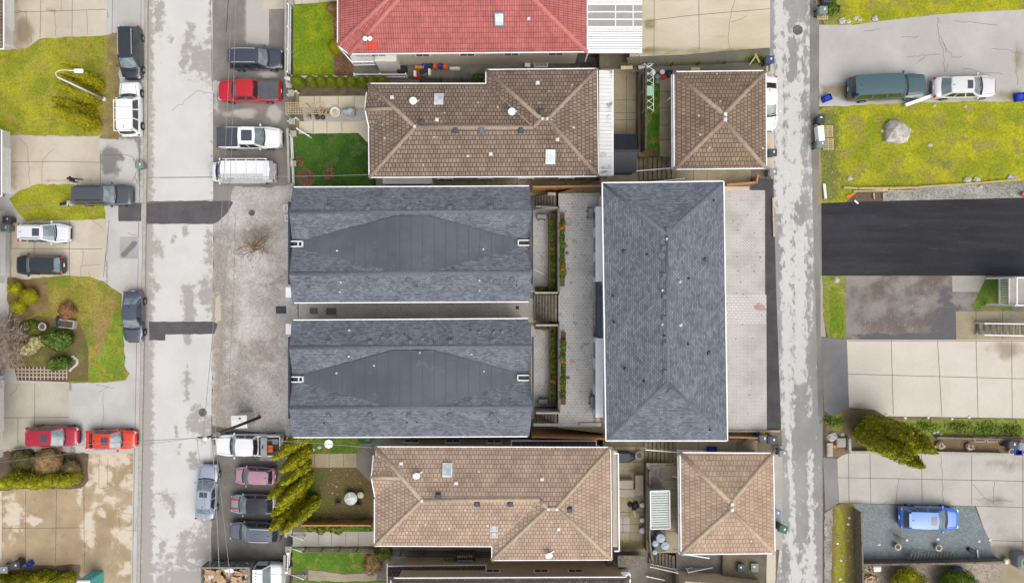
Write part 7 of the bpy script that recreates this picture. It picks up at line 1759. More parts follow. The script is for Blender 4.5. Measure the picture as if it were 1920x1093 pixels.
b = ZC.pt(1170, 1078, .5); t = thing('hot_tub', 'white moulded tub at the corner of the bottom house', 'tub', b); m = MB(); m.bbox((0, 0, .4), (1.0, 1.1, .8), .2); m.build('body', M['white'], t); m = MB(); m.bbox((-.1, .1, .79), (.5, .6, .06), .1); m.build('basin', M['charcoal'], t)
# bench and beds in the mossy lawn garden
b = ZW.pt(131, 607); t = thing('garden_bench', 'stone garden bench with dark slatted seat on the flower bed', 'bench', b, -.12); m = MB(); m.box((0, 0, .42), (1.2, .55, .06)); m.build('seat', M['wood_dark'], t)
m = MB()
for sy in (-1, 1): m.box((.02, sy * .34, .3), (1.4, .1, .5))
m.box((.68, 0, .3), (.12, .6, .5)); m.build('frame', M['conc_post'], t)
b = ZW.pt(113, 603); rock('stone', 'dark square stone left of the garden bench', 113, 603, ZW, (.35, .5, .25), M['charcoal'], sd=9)
m = MB()
for i in range(9): a = ZW.pt(138 + 8 * math.sin(i * .5), 668 + i * 3.2); m.ellipsoid(a + Vector((0, 0, .05)), (.16, .14, .12), 8, 6, 0, .4, True, i)
tag(m.build('stone_edging', M['stone']), 'curved line of pale edging stones beside the broad leaved shrubs', 'edging')
# red house alley clutter
def clutter(name, label, px, py, col_, d, cat, S=ZB, rz=0.0, kind='box'):
    b = surf(S).pt(px, py); m = MB()
    if kind == 'box': m.bbox((0, 0, d[2] / 2), d, min(d) * .2); m.box((0, 0, d[2] + .01), (d[0] * .6, d[1] * .6, .03))
    else: m.lathe((0, 0, 0), [(d[0] * .42, 0), (d[0] * .5, d[2]), (d[0] * .42, d[2]), (d[0] * .38, d[2] * .6)], 16)
    o = m.build(name, col_); o.location = b; o.rotation_euler = (0, 0, rz); tag(o, label, cat)
clutter('storage_crate', 'black open crate at the red house wall', 755, 133, M['black'], (.9, .65, .5), 'crate')
clutter('storage_crate', 'grey lidded box above the black crate at the red house wall', 754, 119, M['grey_bin'], (1.0, .7, .6), 'box')
for lb, x, y, mt in (('blue bucket by the red house wall', 798, 126, M['blue_box']), ('bright orange bucket by the red house wall, largest', 817, 127, M['orange']), ('dark green bucket between blue and orange', 808, 126, plain('bottle_green', C(50, 74, 62), .6)), ('violet blue bucket right of the orange one', 826, 127, plain('violet_blue', C(70, 70, 170), .6)), ('orange wheel like bucket at the right of the alley clutter', 836, 128, M['orange']), ('red small pail at the fence end in the alley', 783, 145, M['red_plastic'])): clutter('bucket', lb, x, y, mt, (.5, .5, .45), 'bucket', kind='tub')
clutter('toy_truck', 'yellow orange toy digger by the blue bucket', 787, 128, plain('toy_yellow', C(236, 160, 50), .6), (.9, .3, .35), 'toy')
clutter('board', 'small white board standing by the red pail', 779, 141, M['white'], (.25, .55, .5), 'board')
clutter('board', 'white box by the orange bucket in the alley', 806, 138, M['white'], (.25, .6, .5), 'box')
clutter('tool_pile', 'dark tools lying by the toy digger', 795, 134, M['charcoal'], (.8, .35, .2), 'tools', rz=.5)
clutter('trolley', 'white and black hand trolley on the alley concrete', 853, 130, M['white_soft'], (1.0, .3, .3), 'trolley')
frame_box('window_grille', 'white barred window well under the red house wall', 'window well', 1014, 121, ZB, 1.2, .5, M['white'], .3)
m = MB(); b = ZB.pt(1014, 121)
for i in range(9): m.box(b + Vector((-.5 + i * .125, 0, .28)), (.03, .5, .03))
tag(m.build('grille', M['white']), 'white bars over the window well by the red house', 'grille')
for lb, x0, y0, x1, y1, mt in (('pale plank on the dark bed below the carport', 1164, 127, 1186, 126, M['wood_pale']), ('bluish board on the dark bed below the carport', 1197, 127, 1222, 121, M['light_metal']), ('pale board above the mossy tiled garage', 1295, 131, 1313, 131, M['wood_pale']), ('white board lying by the red house wall', 984, 122, 994, 123, M['white'])): board('plank', lb, x0, y0, x1, y1, Z1 if x0 > 1150 else ZB, .35, .12, mt, 'plank', .3)
clutter('storage_crate', 'grey box above the mossy tiled garage', 1335, 131, M['grey_bin'], (.8, .45, .5), 'box', Z1)
clutter('bucket', 'blue bin above the mossy tiled garage', 1363, 131, plain('sea_blue', C(40, 70, 150), .6), (1.0, .7, .5), 'bin', Z1)
clutter('bucket', 'rusty barrel at the corner of the mossy tiled garage', 1398, 129, plain('rust', C(120, 80, 62), .8), (.6, .6, .8), 'barrel', Z1, kind='tub')
clutter('folding_chair', 'red folded chair at the corner of the mossy tiled garage', 1413, 128, M['red_plastic'], (.55, .4, .5), 'chair', Z1)
board('plank', 'pale leaning plank at the lane corner of the garage', 1405, 122, 1417, 106, ZD, .1, .08, M['wood_pale'], 'plank', .3)
board('plank', 'second pale plank crossing at the lane corner of the garage', 1416, 102, 1424, 118, ZD, .14, .08, M['wood_pale'], 'plank', .3)
board('plank', 'leaning dark board on the mossy slab by the lane', 1390, 838, 1412, 822, ZD, .45, .1, M['wood_old'], 'plank', .1)
# hose and jugs
def hose(label, px, py, S, r0=.45):
    c = surf(S).pt(px, py, .08); m = MB(); pts = []
    for i in range(64): a = i * .4; rr_ = r0 * (1 + .3 * math.sin(i * .31)); pts.append(c + Vector((math.cos(a) * rr_ * 1.2 + .1 * math.sin(i * .13), math.sin(a) * rr_ * .6, .02 + .001 * i)))
    m.tube(pts, .022, 6); tag(m.build('garden_hose', plain('hose_green', C(38, 130, 96), .5)), label, 'hose')
hose('coiled green hose in the alley above the bottom house', 846, 1045, Slope(2.2)); hose('pale green hose coil on the lawn strip by the new house', 686, 824, ZB, .5)
for i in range(14):
    c = Slope(2.2).pt(859 + (i % 7) * 4.2, 1042 + (i // 7) * 8, .15); m = MB(); m.lathe(c, [(.1, 0), (.11, .2), (.04, .28), (.03, .32)], 10); tag(m.build('water_jug', plain('clear_jug', C(196, 204, 214), .3)), 'clear plastic jug in the double row beside the coiled green hose', 'jug', 'plastic jugs in the alley')
m = MB(); m.bbox(Slope(1.25).pt(872, 1046, .47), (1.9, 1.2, .94), .03); tag(m.build('work_bench', M['wood_dark']), 'dark bench carrying the plastic jugs in the alley', 'bench')
# right hand stair towers and tubs
def white_stairs(label, x0, x1, y0, y1, zt, n, landing):
    S = ZE; a = P(x0, (y0 + y1) / 2, S.pt(x0, y0).z + (.3 if not landing else zt)); t = thing('white_stairs', label, 'stairs', a, 0, None, True); zb = S.pt(x0, y0).z
    if landing:
        A, B = P(x0, y0, zb + zt), P(x1, y1, zb + zt); m = MB(); m.box(((A.x + B.x) / 2, (A.y + B.y) / 2, zb + zt - .08), (B.x - A.x, A.y - B.y, .16)); m.build('landing', M['conc_mid'], t)
        m = MB(); h = zb + zt
        for p, q in (((A.x, A.y), (B.x, A.y)), ((A.x, B.y), (B.x, B.y)), ((A.x, A.y), (A.x, B.y))):
            p, q = Vector((*p, h + .95)), Vector((*q, h + .95)); m.bar(p, q, .08, .07); k = int((q - p).length / .14)
            m.bar(p - Vector((0, 0, .8)), q - Vector((0, 0, .8)), .06, .06)
            for i in range(k + 1): r = p.lerp(q, i / k); m.box((r.x, r.y, h + .5), (.03, .03, .95))
        for c in ((A.x, A.y), (A.x, B.y)): m.box((c[0], c[1], h - .8), (.14, .14, 3.4))
        m.build('railing', M['white'], t)
    else:
        A, B = P(x0, y0, zb + .6), P(x1, y1, zb + 2.2)
        for i in range(n):
            s = (i + .5) / n; x = A.x + (B.x - A.x) * s; q = MB(); q.bbox((x, (A.y + B.y) / 2, zb + .3 + 2.2 * s), ((B.x - A.x) / n * .8, abs(A.y - B.y) - .1, .06), .015); q.build('tread', M['wood_old'], t)
        m = MB()
        for y in (A.y, B.y): m.bar((A.x, y, zb + 1.1), (B.x, y, zb + 3.3), .08, .07); m.bar((A.x, y, zb + .3), (B.x, y, zb + 2.5), .06, .2); m.box((A.x, y, zb + .6), (.1, .1, 1.2))
        m.build('handrail', M['white'], t)
white_stairs('white railed landing of the house stairs at the right edge', 1890, 1990, 521, 572, 2.4, 0, True)
white_stairs('white railed flight of steps beside the clean concrete drive', 1838, 1990, 606, 630, 0, 14, False)
fence('gate_rail', 'white slatted gate beside the railed landing', [(1871, 522), (1871, 571)], ZE, 1.2, M['white'], kind='picket', cat='gate')
b = ZE.pt(1908, 1046); t = thing('water_tank', 'grey round cornered tank at the bottom right edge', 'tank', b); m = MB(); m.bbox((0, 0, .55), (1.3, 1.2, 1.1), .2); m.build('body', M['grey_bin'], t); m = MB(); m.lathe((0, 0, 1.1), [(.35, 0), (.35, .06), (.3, .08)], 18); m.build('lid', M['grey_bin'], t)
for i, (x, mt) in enumerate(((1833, M['cream']), (1856, M['cream']), (1879, M['wood_pale']), (1901, M['wood_pale']))):
    b = ZE.pt(x, 822.5); t = thing('trough_planter', ('oval white rimmed trough at the left end of the planter row', 'oval white rimmed trough, second in the planter row', 'square pale trough, third in the planter row', 'square pale trough at the right end of the planter row')[i], 'planter', b); m = MB(); w, l, hh = .85, .34, .3
    for s in (-1, 1): m.box((0, s * l / 2, hh / 2), (w, .05, hh)); m.box((s * w / 2, 0, hh / 2), (.05, l - .05, hh))
    m.build('side', mt, t); m = MB(); m.box((0, 0, hh * .4), (w - .05, l - .05, hh * .7)); m.build('soil', M['soil'], t)
fence('planter_edge', 'pale concrete edging around the cedar bed above the grey drive', [(1588, 820), (1589, 845), (1700, 845)], ZE, .3, M['conc_post'], kind='wall', th=.2, cat='wall')
fence('planter_edge', 'pale concrete edging below the row of troughs', [(1735, 846), (1875, 849)], ZE, .3, M['conc_post'], kind='wall', th=.2, cat='wall')
fence('planter_edge', 'old timber edging above the row of troughs', [(1750, 818), (1915, 822)], ZE, .35, M['wood_old'], kind='wall', th=.15, cat='wall')
clutter('paving_slab', 'pale upright slab at the lane corner of the planting bed', 1554, 842, M['conc_post'], (.5, 1.2, .25), 'slab', ZE)
clutter('paving_slab', 'weathered pale block beside the upright slab', 1575, 828, M['conc_mid'], (.8, .8, .3), 'slab', ZE)
clutter('toy', 'small orange toy between the slab and the block', 1563, 836, M['orange'], (.3, .3, .15), 'toy', ZE)
clutter('plastic_bag', 'white blue bag against the dark board fence, left', 1641, 1063, M['white'], (.7, .5, .4), 'bag', ZE)
clutter('plastic_bag', 'blue white bag against the dark board fence, right', 1793, 1066, plain('blue_white', C(90, 120, 190), .6), (.8, .5, .4), 'bag', ZE)
clutter('jerry_can', 'black can lying on the blue grey gravel', 1820, 1031, M['black'], (.7, .3, .25), 'can', ZE, -.5)
b = ZE.pt(1742, 1042); t = thing('slatted_screen', 'leaning screen of thin wooden slats on the blue grey gravel', 'trellis', b); m = MB()
for i in range(14): x = -1.75 + i * .27; m.bar((x, -.75, .15), (x + R.uniform(-.04, .04), .55, .55), .05, .03)
m.build('slat', M['wood_old'], t); m = MB(); m.bar((-1.8, .25, .42), (1.8, .25, .42), .05, .04); m.bar((-1.8, -.4, .22), (1.8, -.4, .22), .05, .04); m.build('batten', M['wood_dark'], t)
for i in range(22):
    x, y = R.uniform(1622, 1645), R.uniform(1062, 1090); c = ZE.pt(x, y, .05 + R.random() * .3); m = MB(); m.box((0, 0, 0), (R.uniform(.25, .5), .12, .1)); m.box((.02, 0, .05), (.2, .14, .04)); o = m.build('firewood', M['cardboard'] if i % 3 else M['wood_pale']); o.location = c; o.rotation_euler = (R.uniform(-.3, .3), R.uniform(-.3, .3), R.random() * 3); tag(o, 'split firewood piece in the heap at the board fence corner', 'firewood', 'firewood heap')
# courtyard plank etc.
board('plank', 'white pole lying on the north patio pavers', 1001, 505, 1020, 514, ZB, .05, .04, M['white'], 'pole', .03)
for lb, x0, x1, y in (('pale coping slab at the north edge of the courtyard', 1073, 1124, 365), ('pale coping slab at the north edge by the planks', 1027, 1042, 364), ('pale coping slab at the south edge of the courtyard', 1086, 1127, 795), ('pale coping slab at the south edge by the planks', 1000, 1048, 796)): board('coping', lb, x0, y, x1, y, ZC, .25, .12, M['conc_post'], 'coping', .02)
for lb, pts in (('white gate leaf at the lower front path by the dark lawn', [(563, 246), (584, 259)]), ('white gate leaf at the half hidden front steps', [(573, 876), (580, 893)]), ('white gate leaf above the front path beside the cedars', [(562, 851), (574, 852)])): fence('garden_gate', lb, pts, ZB, .85, M['white'], kind='picket', cat='gate')

# ------------------------------------------------------------------ plants
def spire(mb, base, top, rad, n, size, prof=None, lump=.3, sd=0, core=True):
    base, top = Vector(base), Vector(top); ax = top - base; L = ax.length; ax.normalize(); a = ax.orthogonal().normalized(); b = ax.cross(a)
    prof = prof or (lambda t: min(1, (t + .08) / .3) ** .5 * max(0, 1 - t ** 2.6) ** .62)
    off = Vector((sd * 3.1, sd * 1.7, 0))
    def rr(t, th):
        d = Vector((math.cos(th) * .9, math.sin(th) * .9, t * L * .8)); k = mnoise.noise(d * 1.25 + off) + .5 * mnoise.noise(d * 3.1 + off)
        return rad * prof(t) * (1 + lump * k)
    if core:
        N, K_ = 14, 12; vs = []; fs = []
        for j in range(K_ + 1):
            t = j / K_
            for i in range(N):
                th = 6.283 * i / N; r = rr(min(t, .985), th) * .8; vs.append(base + ax * (L * t * .985) + (a * math.cos(th) + b * math.sin(th)) * r)
        for j in range(K_):
            for i in range(N): fs.append((j * N + i, j * N + (i + 1) % N, (j + 1) * N + (i + 1) % N, (j + 1) * N + i))
        vs.append(base + ax * (L * (1.0 if prof(.985) < .2 else .995))); fs += [(K_ * N + i, K_ * N + (i + 1) % N, len(vs) - 1) for i in range(N)]
        mb.add(vs, fs, 0, True)
    for _ in range(n):
        t = 1 - R.random() ** .8; th = R.random() * 6.283; r = rr(t, th) * R.uniform(.78, 1.1)
        d = a * math.cos(th) + b * math.sin(th); p = base + ax * (L * t) + d * r
        mb.leaf(p, (d + ax * (.35 + t * .8)).normalized(), size, 0, 1.3)
def dome(mb, c, r, n, size, jit=.2, sd=0, core=True):
    c = Vector(c)
    if core: mb.ellipsoid(c, [x * .88 for x in r], 16, 10, 0, jit, True, sd)
    for _ in range(n):
        d = Vector((R.gauss(0, 1), R.gauss(0, 1), R.gauss(0, 1))).normalized(); d.z = abs(d.z) if R.random() < .8 else d.z
        k = (1 + jit * mnoise.noise(d * 1.7 + Vector((sd * 7.3, 0, 0)))) * R.uniform(.86, 1.05)
        mb.leaf(c + Vector((d.x * r[0], d.y * r[1], d.z * r[2])) * k, d, size)
def trunk(t, p0, p1, r=.12):
    m = MB(); m.cyl(p0, p1, r, r * .6, 8); return m.build('trunk', M['bark'], t)
def shift(mb, o): mb.v = [v - o for v in mb.v]
def plant(name, label, cat, px, py, S, mat, fn, parts=True, group=None, tr=.5):
    b = surf(S).pt(px, py); t = thing(name, label, cat, b, 0, group); m = MB(); fn(m); m.build('crown', mat, t); trunk(t, (0, 0, -.05), (0, 0, tr)); return t
def tree(name, label, px, py, S, spires, mat, size, n, group=None, cat='tree'):
    """spires: (dx, dy, height, radius)"""
    b = surf(S).pt(px, py); t = thing(name, label, cat, b, 0, group); m = MB()
    for i, (dx, dy, hh, r) in enumerate(spires): spire(m, (dx * .6, dy * .6, .1), (dx, dy, hh), r, n, size, sd=i + px)
    m.build('crown', mat, t); trunk(t, (0, 0, -.05), (0, 0, spires[0][2] * .6), .14); return t
# cedars are placed by the tip of each crown
def tipped(label, tips, S, mat, size, n, group, prof=None):
    """tips: (px, py, top height, radius)"""
    q = [P(x, y, z) for x, y, z, r in tips]; g = surf(S).z0; b = Vector((q[0].x, q[0].y, g)); t = thing('columnar_cedar', label, 'tree', b, 0, group); m = MB()
    for i, (v, (x, y, z, r)) in enumerate(zip(q, tips)): spire(m, (v.x - b.x, v.y - b.y, .1), (v.x - b.x, v.y - b.y, z - g), r, n, size, prof, sd=i + x)
    m.build('crown', mat, t); trunk(t, (0, 0, -.05), (0, 0, 3), .12)
slim = lambda t: min(1, (t + .1) / .3) ** .5 * max(0, 1 - t) ** .5 * 1.08
for lb, tips in (('tall columnar cedar on the yellow lawn, lowest and widest of four', [(97, 203, 6.2, .9), (96, 184, 5.8, .8)]), ('tall columnar cedar on the yellow lawn, second from below', [(108, 157, 5.8, .66)]), ('tall columnar cedar on the yellow lawn, just below the street lamp', [(104, 140, 5.5, .6)]), ('tall columnar cedar on the yellow lawn, above the street lamp', [(113, 122, 5.8, .74)])):
    tipped(lb, tips, ZW, M['cedar_lawn'], .16, 2300, 'cedars by the lamp', slim)
for lb, tips in (('golden cedar at the top of the row, beside the service pickup', [(512, 860, 9.2, .75), (535, 842, 8.2, .7)]), ('golden cedar second from the top of the row', [(525, 884, 9.0, .72)]), ('golden cedar behind the black roofed hatchback, uppermost', [(503, 934, 9.6, .7), (528, 908, 8.6, .6)]), ('golden cedar behind the black roofed hatchback, middle', [(517, 950, 9.6, .72)]), ('golden cedar between the black roofed hatchback and slate SUV', [(509, 966, 9.8, .7), (532, 936, 8.6, .6)]), ('golden cedar at the slate SUV, longest', [(506, 994, 10.0, .75)]), ('golden cedar at the bottom of the row', [(526, 1000, 9.6, .72), (548, 985, 8.4, .6)])):
    tipped(lb, tips, ZB, M['cedar_bright'], .17, 2200, 'golden cedars in the parking row', slim)
# big cedar by the lane
sp = [(0, 0, 7.4, 1.5)]
for i in range(13):
    a = R.random() * 6.283; rr_ = R.uniform(.5, 1.5); sp.append((math.cos(a) * rr_ * 1.1, math.sin(a) * rr_ * .9, 8.6 - rr_ * .9 + R.uniform(-.8, .6), R.uniform(.55, .8)))
tree('spreading_cedar', 'large many tipped evergreen at the corner of the planting bed by the lane', 1628, 806, ZE, sp, M['cedar'], .18, 1500)
# hedges
def hedge(label, x0, y0, x1, y1, S, hh, mat, n, lumps, name='hedge', size=.14, wd=.8):
    S = surf(S); a, b = S.pt(x0, y0), S.pt(x1, y1); t = thing(name, label, 'hedge', a.lerp(b, .5)); m = MB(); o = a.lerp(b, .5)
    for i in range(lumps):
        s = (i + .5) / lumps; p = a.lerp(b, s) - o + Vector((R.uniform(-.15, .15), R.uniform(-.25, .25), 0)); h2 = hh * R.uniform(.85, 1.1); spire(m, p, p + Vector((0, 0, h2)), wd * R.uniform(.85, 1.1), n // lumps, size, lambda t: max(0, 1 - t ** 4) ** .5, .25, i + x0)
    m.build('foliage', mat, t); trunk(t, (0, 0, -.05), (0, 0, hh * .5), .08)
hedge('dense olive hedge below the bare shrub, left of the mud stained drive', 30, 893, 150, 896, ZW, 2.6, M['cedar'], 6000, 9, wd=.75)
hedge('olive hedge along the bottom edge, beside the portable toilet', -10, 1084, 140, 1082, ZW, 2.2, M['cedar'], 6000, 10, wd=.7)
hedge('loose green shrub strip below the cedar fence', 584, 984, 642, 984, ZB, 1.0, M['wild'], 2600, 6, 'shrub_row', .18, .5)
hedge('thin green shrub strip at the right half below the cedar fence', 655, 984, 700, 984, ZB, .5, M['rhodo'], 1000, 5, 'shrub_row', .14, .35)
# clipped shrubs in a row
xs = [560, 585, 604, 623, 640, 659, 679, 698, 718]
lab = ['first clipped round shrub at the concrete pillar, the largest', 'second clipped round shrub from the pillar', 'third clipped round shrub from the pillar', 'fourth clipped round shrub from the pillar', 'middle clipped round shrub of the row of nine', 'sixth clipped round shrub from the pillar', 'clipped round shrub just left of the brown tiled roof', 'clipped round shrub partly over the brown tiled roof corner', 'last clipped round shrub of the row, above the brown roof']
def cl(m):
    spire(m, (0, 0, .05), (0, 0, 1.75), .48, 1900, .075, lambda t: max(.02, 1 - (2 * t - .75) ** 2 * .62 if t > .1 else .75) ** .7 if t < .98 else .12, .06)
p0 = None
for i, x in enumerate(xs):
    if p0 is None: p0 = plant('clipped_shrub', lab[0], 'shrub', x + 3, 159, ZB, M['clipped'], cl, group='clipped shrubs below the bright lawn'); o = p0; o.scale = (1.18, 1.18, 1.1)
    else: o = copy_tree(p0); o.location = ZB.pt(x + 4, 158); o['label'] = lab[i]; o.scale = (1, 1, 1); o.rotation_euler = (0, 0, i * 1.3)
# garden shrubs, west
def globe(r, hh, n, size=.1, jit=.15, sd=1): return lambda m: dome(m, (0, 0, hh * .5), (r, r, hh * .55), n, size, jit, sd)
plant('globe_shrub', 'yellow green globe shrub, upper left of the trio', 'shrub', 39, 541, ZW, M['globe'], globe(.62, 1.3, 1500), group='globe shrubs by the black hatchback')
plant('globe_shrub', 'olive globe shrub, largest and right of the trio', 'shrub', 65, 556, ZW, M['cedar_lawn'], globe(.8, 1.4, 1900, sd=2), group='globe shrubs by the black hatchback')
plant('globe_shrub', 'bright yellow globe shrub, lowest of the trio', 'shrub', 46, 574, ZW, M['globe'], globe(.68, 1.3, 1600, sd=3), group='globe shrubs by the black hatchback')
plant('dormant_shrub', 'rusty brown dormant shrub above the garden bench', 'shrub', 131, 583, ZW, leafmat('rusty_twigs', C(140, 96, 60), C(188, 142, 98), 2), globe(.8, .8, 1500, .12, .4, 5))
plant('broadleaf_shrub', 'large glossy green broad leaved shrub below the bench', 'shrub', 122, 636, ZW, M['rhodo'], lambda m: [dome(m, (x, y, .7), (.85, .75, .85), 900, .26, .25, int(x * 9)) for x, y in ((-.6, .1), (.35, .1), (.0, -.25))])
plant('broadleaf_shrub', 'smaller green broad leaved shrub above the brick path', 'shrub', 118, 681, ZW, M['rhodo'], lambda m: [dome(m, (x, y, .6), (.7, .6, .7), 700, .24, .25, int(x * 9) + 4) for x, y in ((-.3, 0), (.35, .1))])
plant('flowering_shrub', 'cream flowering shrub left of the broad leaved shrub', 'shrub', 72, 647, ZW, M['flower'], lambda m: [dome(m, (x, y, .7), (.7, .55, .7), 520, .26, .3, int(x * 9) + 8) for x, y in ((-.4, -.3), (.35, .3))])
plant('wild_shrub', 'dark low shrub under the stone urn', 'shrub', 66, 618, ZW, M['wild'], globe(.9, .7, 1200, .16, .4, 7))
plant('dormant_shrub', 'pale brown bare shrub above the olive hedge', 'shrub', 102, 862, ZW, M['brownshrub'], globe(1.35, 1.7, 2600, .12, .35, 6))
plant('wild_shrub', 'dark twiggy shrub between the pale shrub and the mud stained drive', 'shrub', 140, 875, ZW, leafmat('dark_twigs', C(96, 84, 52), C(150, 136, 84), 2), globe(.9, 1.2, 900, .12, .5, 8))
plant('wild_shrub', 'dark green sprawling shrub left of the pale bare shrub', 'shrub', 50, 862, ZW, leafmat('dull_leaf', C(70, 72, 34), C(120, 116, 66), 2), globe(1.2, .9, 1200, .14, .5, 9))
plant('round_shrub', 'dark green round shrub at the bottom edge, left one', 'shrub', 1690, 1090, ZE, M['cedar'], globe(1.6, 2.0, 3600, .13, .12, 10))
plant('round_shrub', 'dark green round shrub at the bottom edge, right one', 'shrub', 1782, 1093, ZE, leafmat('deep_green', C(62, 92, 12), C(120, 146, 26), 1.6), globe(1.65, 2.0, 3600, .13, .12, 11))
plant('wild_shrub', 'green shrub beside the pale bin on the top lawn', 'shrub', 1560, 20, ZE, M['green_leaf'], globe(.55, .5, 700, .15, .5, 12))
plant('wild_shrub', 'brown green shrub at the end of the bottom lawn', 'shrub', 702, 1054, ZB, M['brownshrub'], globe(.9, .8, 900, .14, .5, 13))
plant('wild_shrub', 'yellow green shrub under the eave of the tan house', 'shrub', 722, 1033, ZB, M['wild'], globe(.8, .7, 900, .14, .5, 14))
plant('wild_shrub', 'dark green fern in the dark alley beside the brown house', 'shrub', 897, 150, ZB, M['rhodo'], globe(.5, .6, 300, .24, .4, 15))
plant('wild_shrub', 'brown dormant shrub beside the red house corner', 'shrub', 626, 20, ZB, M['brownshrub'], globe(.55, .9, 700, .12, .4, 16))
plant('round_shrub', 'olive shrub tucked against the red house corner', 'shrub', 634, 92, ZB, M['cedar_lawn'], globe(.75, 1.1, 1100, .12, .2, 17))
for i, (x, y, r) in enumerate(((563, 304, .42), (620, 324, .4), (578, 330, .6))):
    plant('dormant_shrub', ('small dormant shrub in the mulch at the pillar of the dark lawn', 'dormant shrub in the round mulch ring on the dark lawn', 'low dormant shrub in the large mulch bed of the dark lawn')[i], 'shrub', x, y, ZB, M['brownshrub'], lambda m: dome(m, (0, 0, .2), (r, r, .3), 260, .12, .4, i, False))
for i, (x, y) in enumerate(((1760, 834), (1815, 836))):
    plant('flowering_shrub', ('pale dried flower clump under the evergreen tips', 'pale dried flower clump in the middle of the trough bed')[i], 'shrub', x, y, ZE, leafmat('dry_flower', C(196, 170, 150), C(236, 222, 204), 3), globe(.35, .4, 160, .16, .3, i + 20))
for i, (x, y, w, lb) in enumerate(((1740, 800, .8, 'green weed clump above the evergreen tips'), (1800, 800, .7, 'green weed clump in the middle of the weedy bed'), (1850, 802, .9, 'green weed clump near the troughs'), (1900, 805, .8, 'green weed clump at the right end of the weedy bed'), (1563, 790, .5, 'green weed clump at the lane side of the evergreen'), (1420, 114, .5, 'green weed clump by the planks at the lane'))):
    plant('weed_clump', lb, 'weeds', x, y, ZE if x > 1500 else ZD, M['wild'] if i % 2 else M['green_leaf'], (lambda m: [m.leaf(Vector((R.gauss(0, w * .75), R.gauss(0, w * .3), abs(R.gauss(.05, .09)))), Vector((0, 0, 1)), R.uniform(.1, .26)) for _ in range(420)]), tr=.1)
for i, (x, y, lb) in enumerate(((1694, 560, 'x'),)): pass
# bare branches
def bare(name, label, px, py, S, hh, n, m_, spread=.8, lean=(0, 0), r0=.06, depth=5, cat='bare shrub', twl=1.0, seed=1):
    rr = random.Random(seed); b = surf(S).pt(px, py); t = thing(name, label, cat, b); m = MB()
    tr_ = MB()
    def grow(p, d, L, r, k):
        q = p + d * L; (tr_ if k >= depth - 1 else m).cyl(p, q, r, r * .7, 5 if k < 3 else 7, 0, True, False)
        if k == 0: return
        for _ in range(rr.choice((2, 3, 3)) if k > 1 else 3):
            e = (d + Vector((rr.gauss(0, spread), rr.gauss(0, spread), rr.gauss(.05, .4 * spread)))).normalized(); grow(q, e, L * rr.uniform(.6, .85) * twl, r * .62, k - 1)
    for _ in range(n): grow(Vector((0, 0, 0)), Vector((lean[0] + rr.gauss(0, .35), lean[1] + rr.gauss(0, .35), 1)).normalized(), hh * .3, r0, depth)
    m.build('branch', m_, t); tr_.build('trunk', m_, t)
bare('bare_shrub', 'leafless spreading shrub growing out of the gravel pad', 476, 472, ZS, 3.4, 3, plain('bare_brown', C(158, 132, 92), .9), .6, (.3, .25), .085, 5, 'bare tree', 1.05, 4)
bare('bare_tree', 'pale pink leafless tree overhanging the flower bed at the left edge', 28, 650, ZW, 4.4, 5, M['twig'], .6, (-.1, 0), .1, 6, 'bare tree', 1.08, 8)
def twigs(label, px, py, r, hh, n, m_):
    b = ZW.pt(px, py); t = thing('bare_tree', label, 'bare tree', b); m = MB()
    for _ in range(n):
        d = Vector((R.gauss(0, 1), R.gauss(0, 1), abs(R.gauss(0, .8)))).normalized(); p = Vector((d.x * r, d.y * r, .4 + d.z * hh)) * R.uniform(.35, 1); q = p + (d + Vector((R.gauss(0, .6), R.gauss(0, .6), .5))).normalized() * R.uniform(.25, .6)
        s = d.orthogonal().normalized() * .02; m.add([p - s, p + s, q], [(0, 1, 2)])
    m.build('twigs', m_, t); trunk(t, (0, 0, 0), (0, 0, hh * .6), .1)
twigs('dense pale leafless crown at the left edge beside the flower bed', 24, 640, 2.4, 3.2, 6500, M['twig'])
bare('bare_tree', 'reddish leafless shrub below the pale leafless tree', 12, 690, ZW, 2.4, 5, M['twig_pink'], .6, (-.1, 0), .06, 6, 'bare tree', 1.0, 9)
bare('bare_shrub', 'dry leafless shrub on the blue grey gravel by the cream pot', 1676, 1002, ZE, 1.0, 4, plain('dry_twig', C(132, 120, 100), .9), .8, (.2, 0), .025, 4, 'bare shrub', 1.0, 12)
bare('bare_shrub', 'bare branches piled along the slatted screen', 1698, 1036, ZE, .9, 3, M['wood_old'], .8, (.4, -.3), .025, 4, 'bare shrub', 1.0, 13)
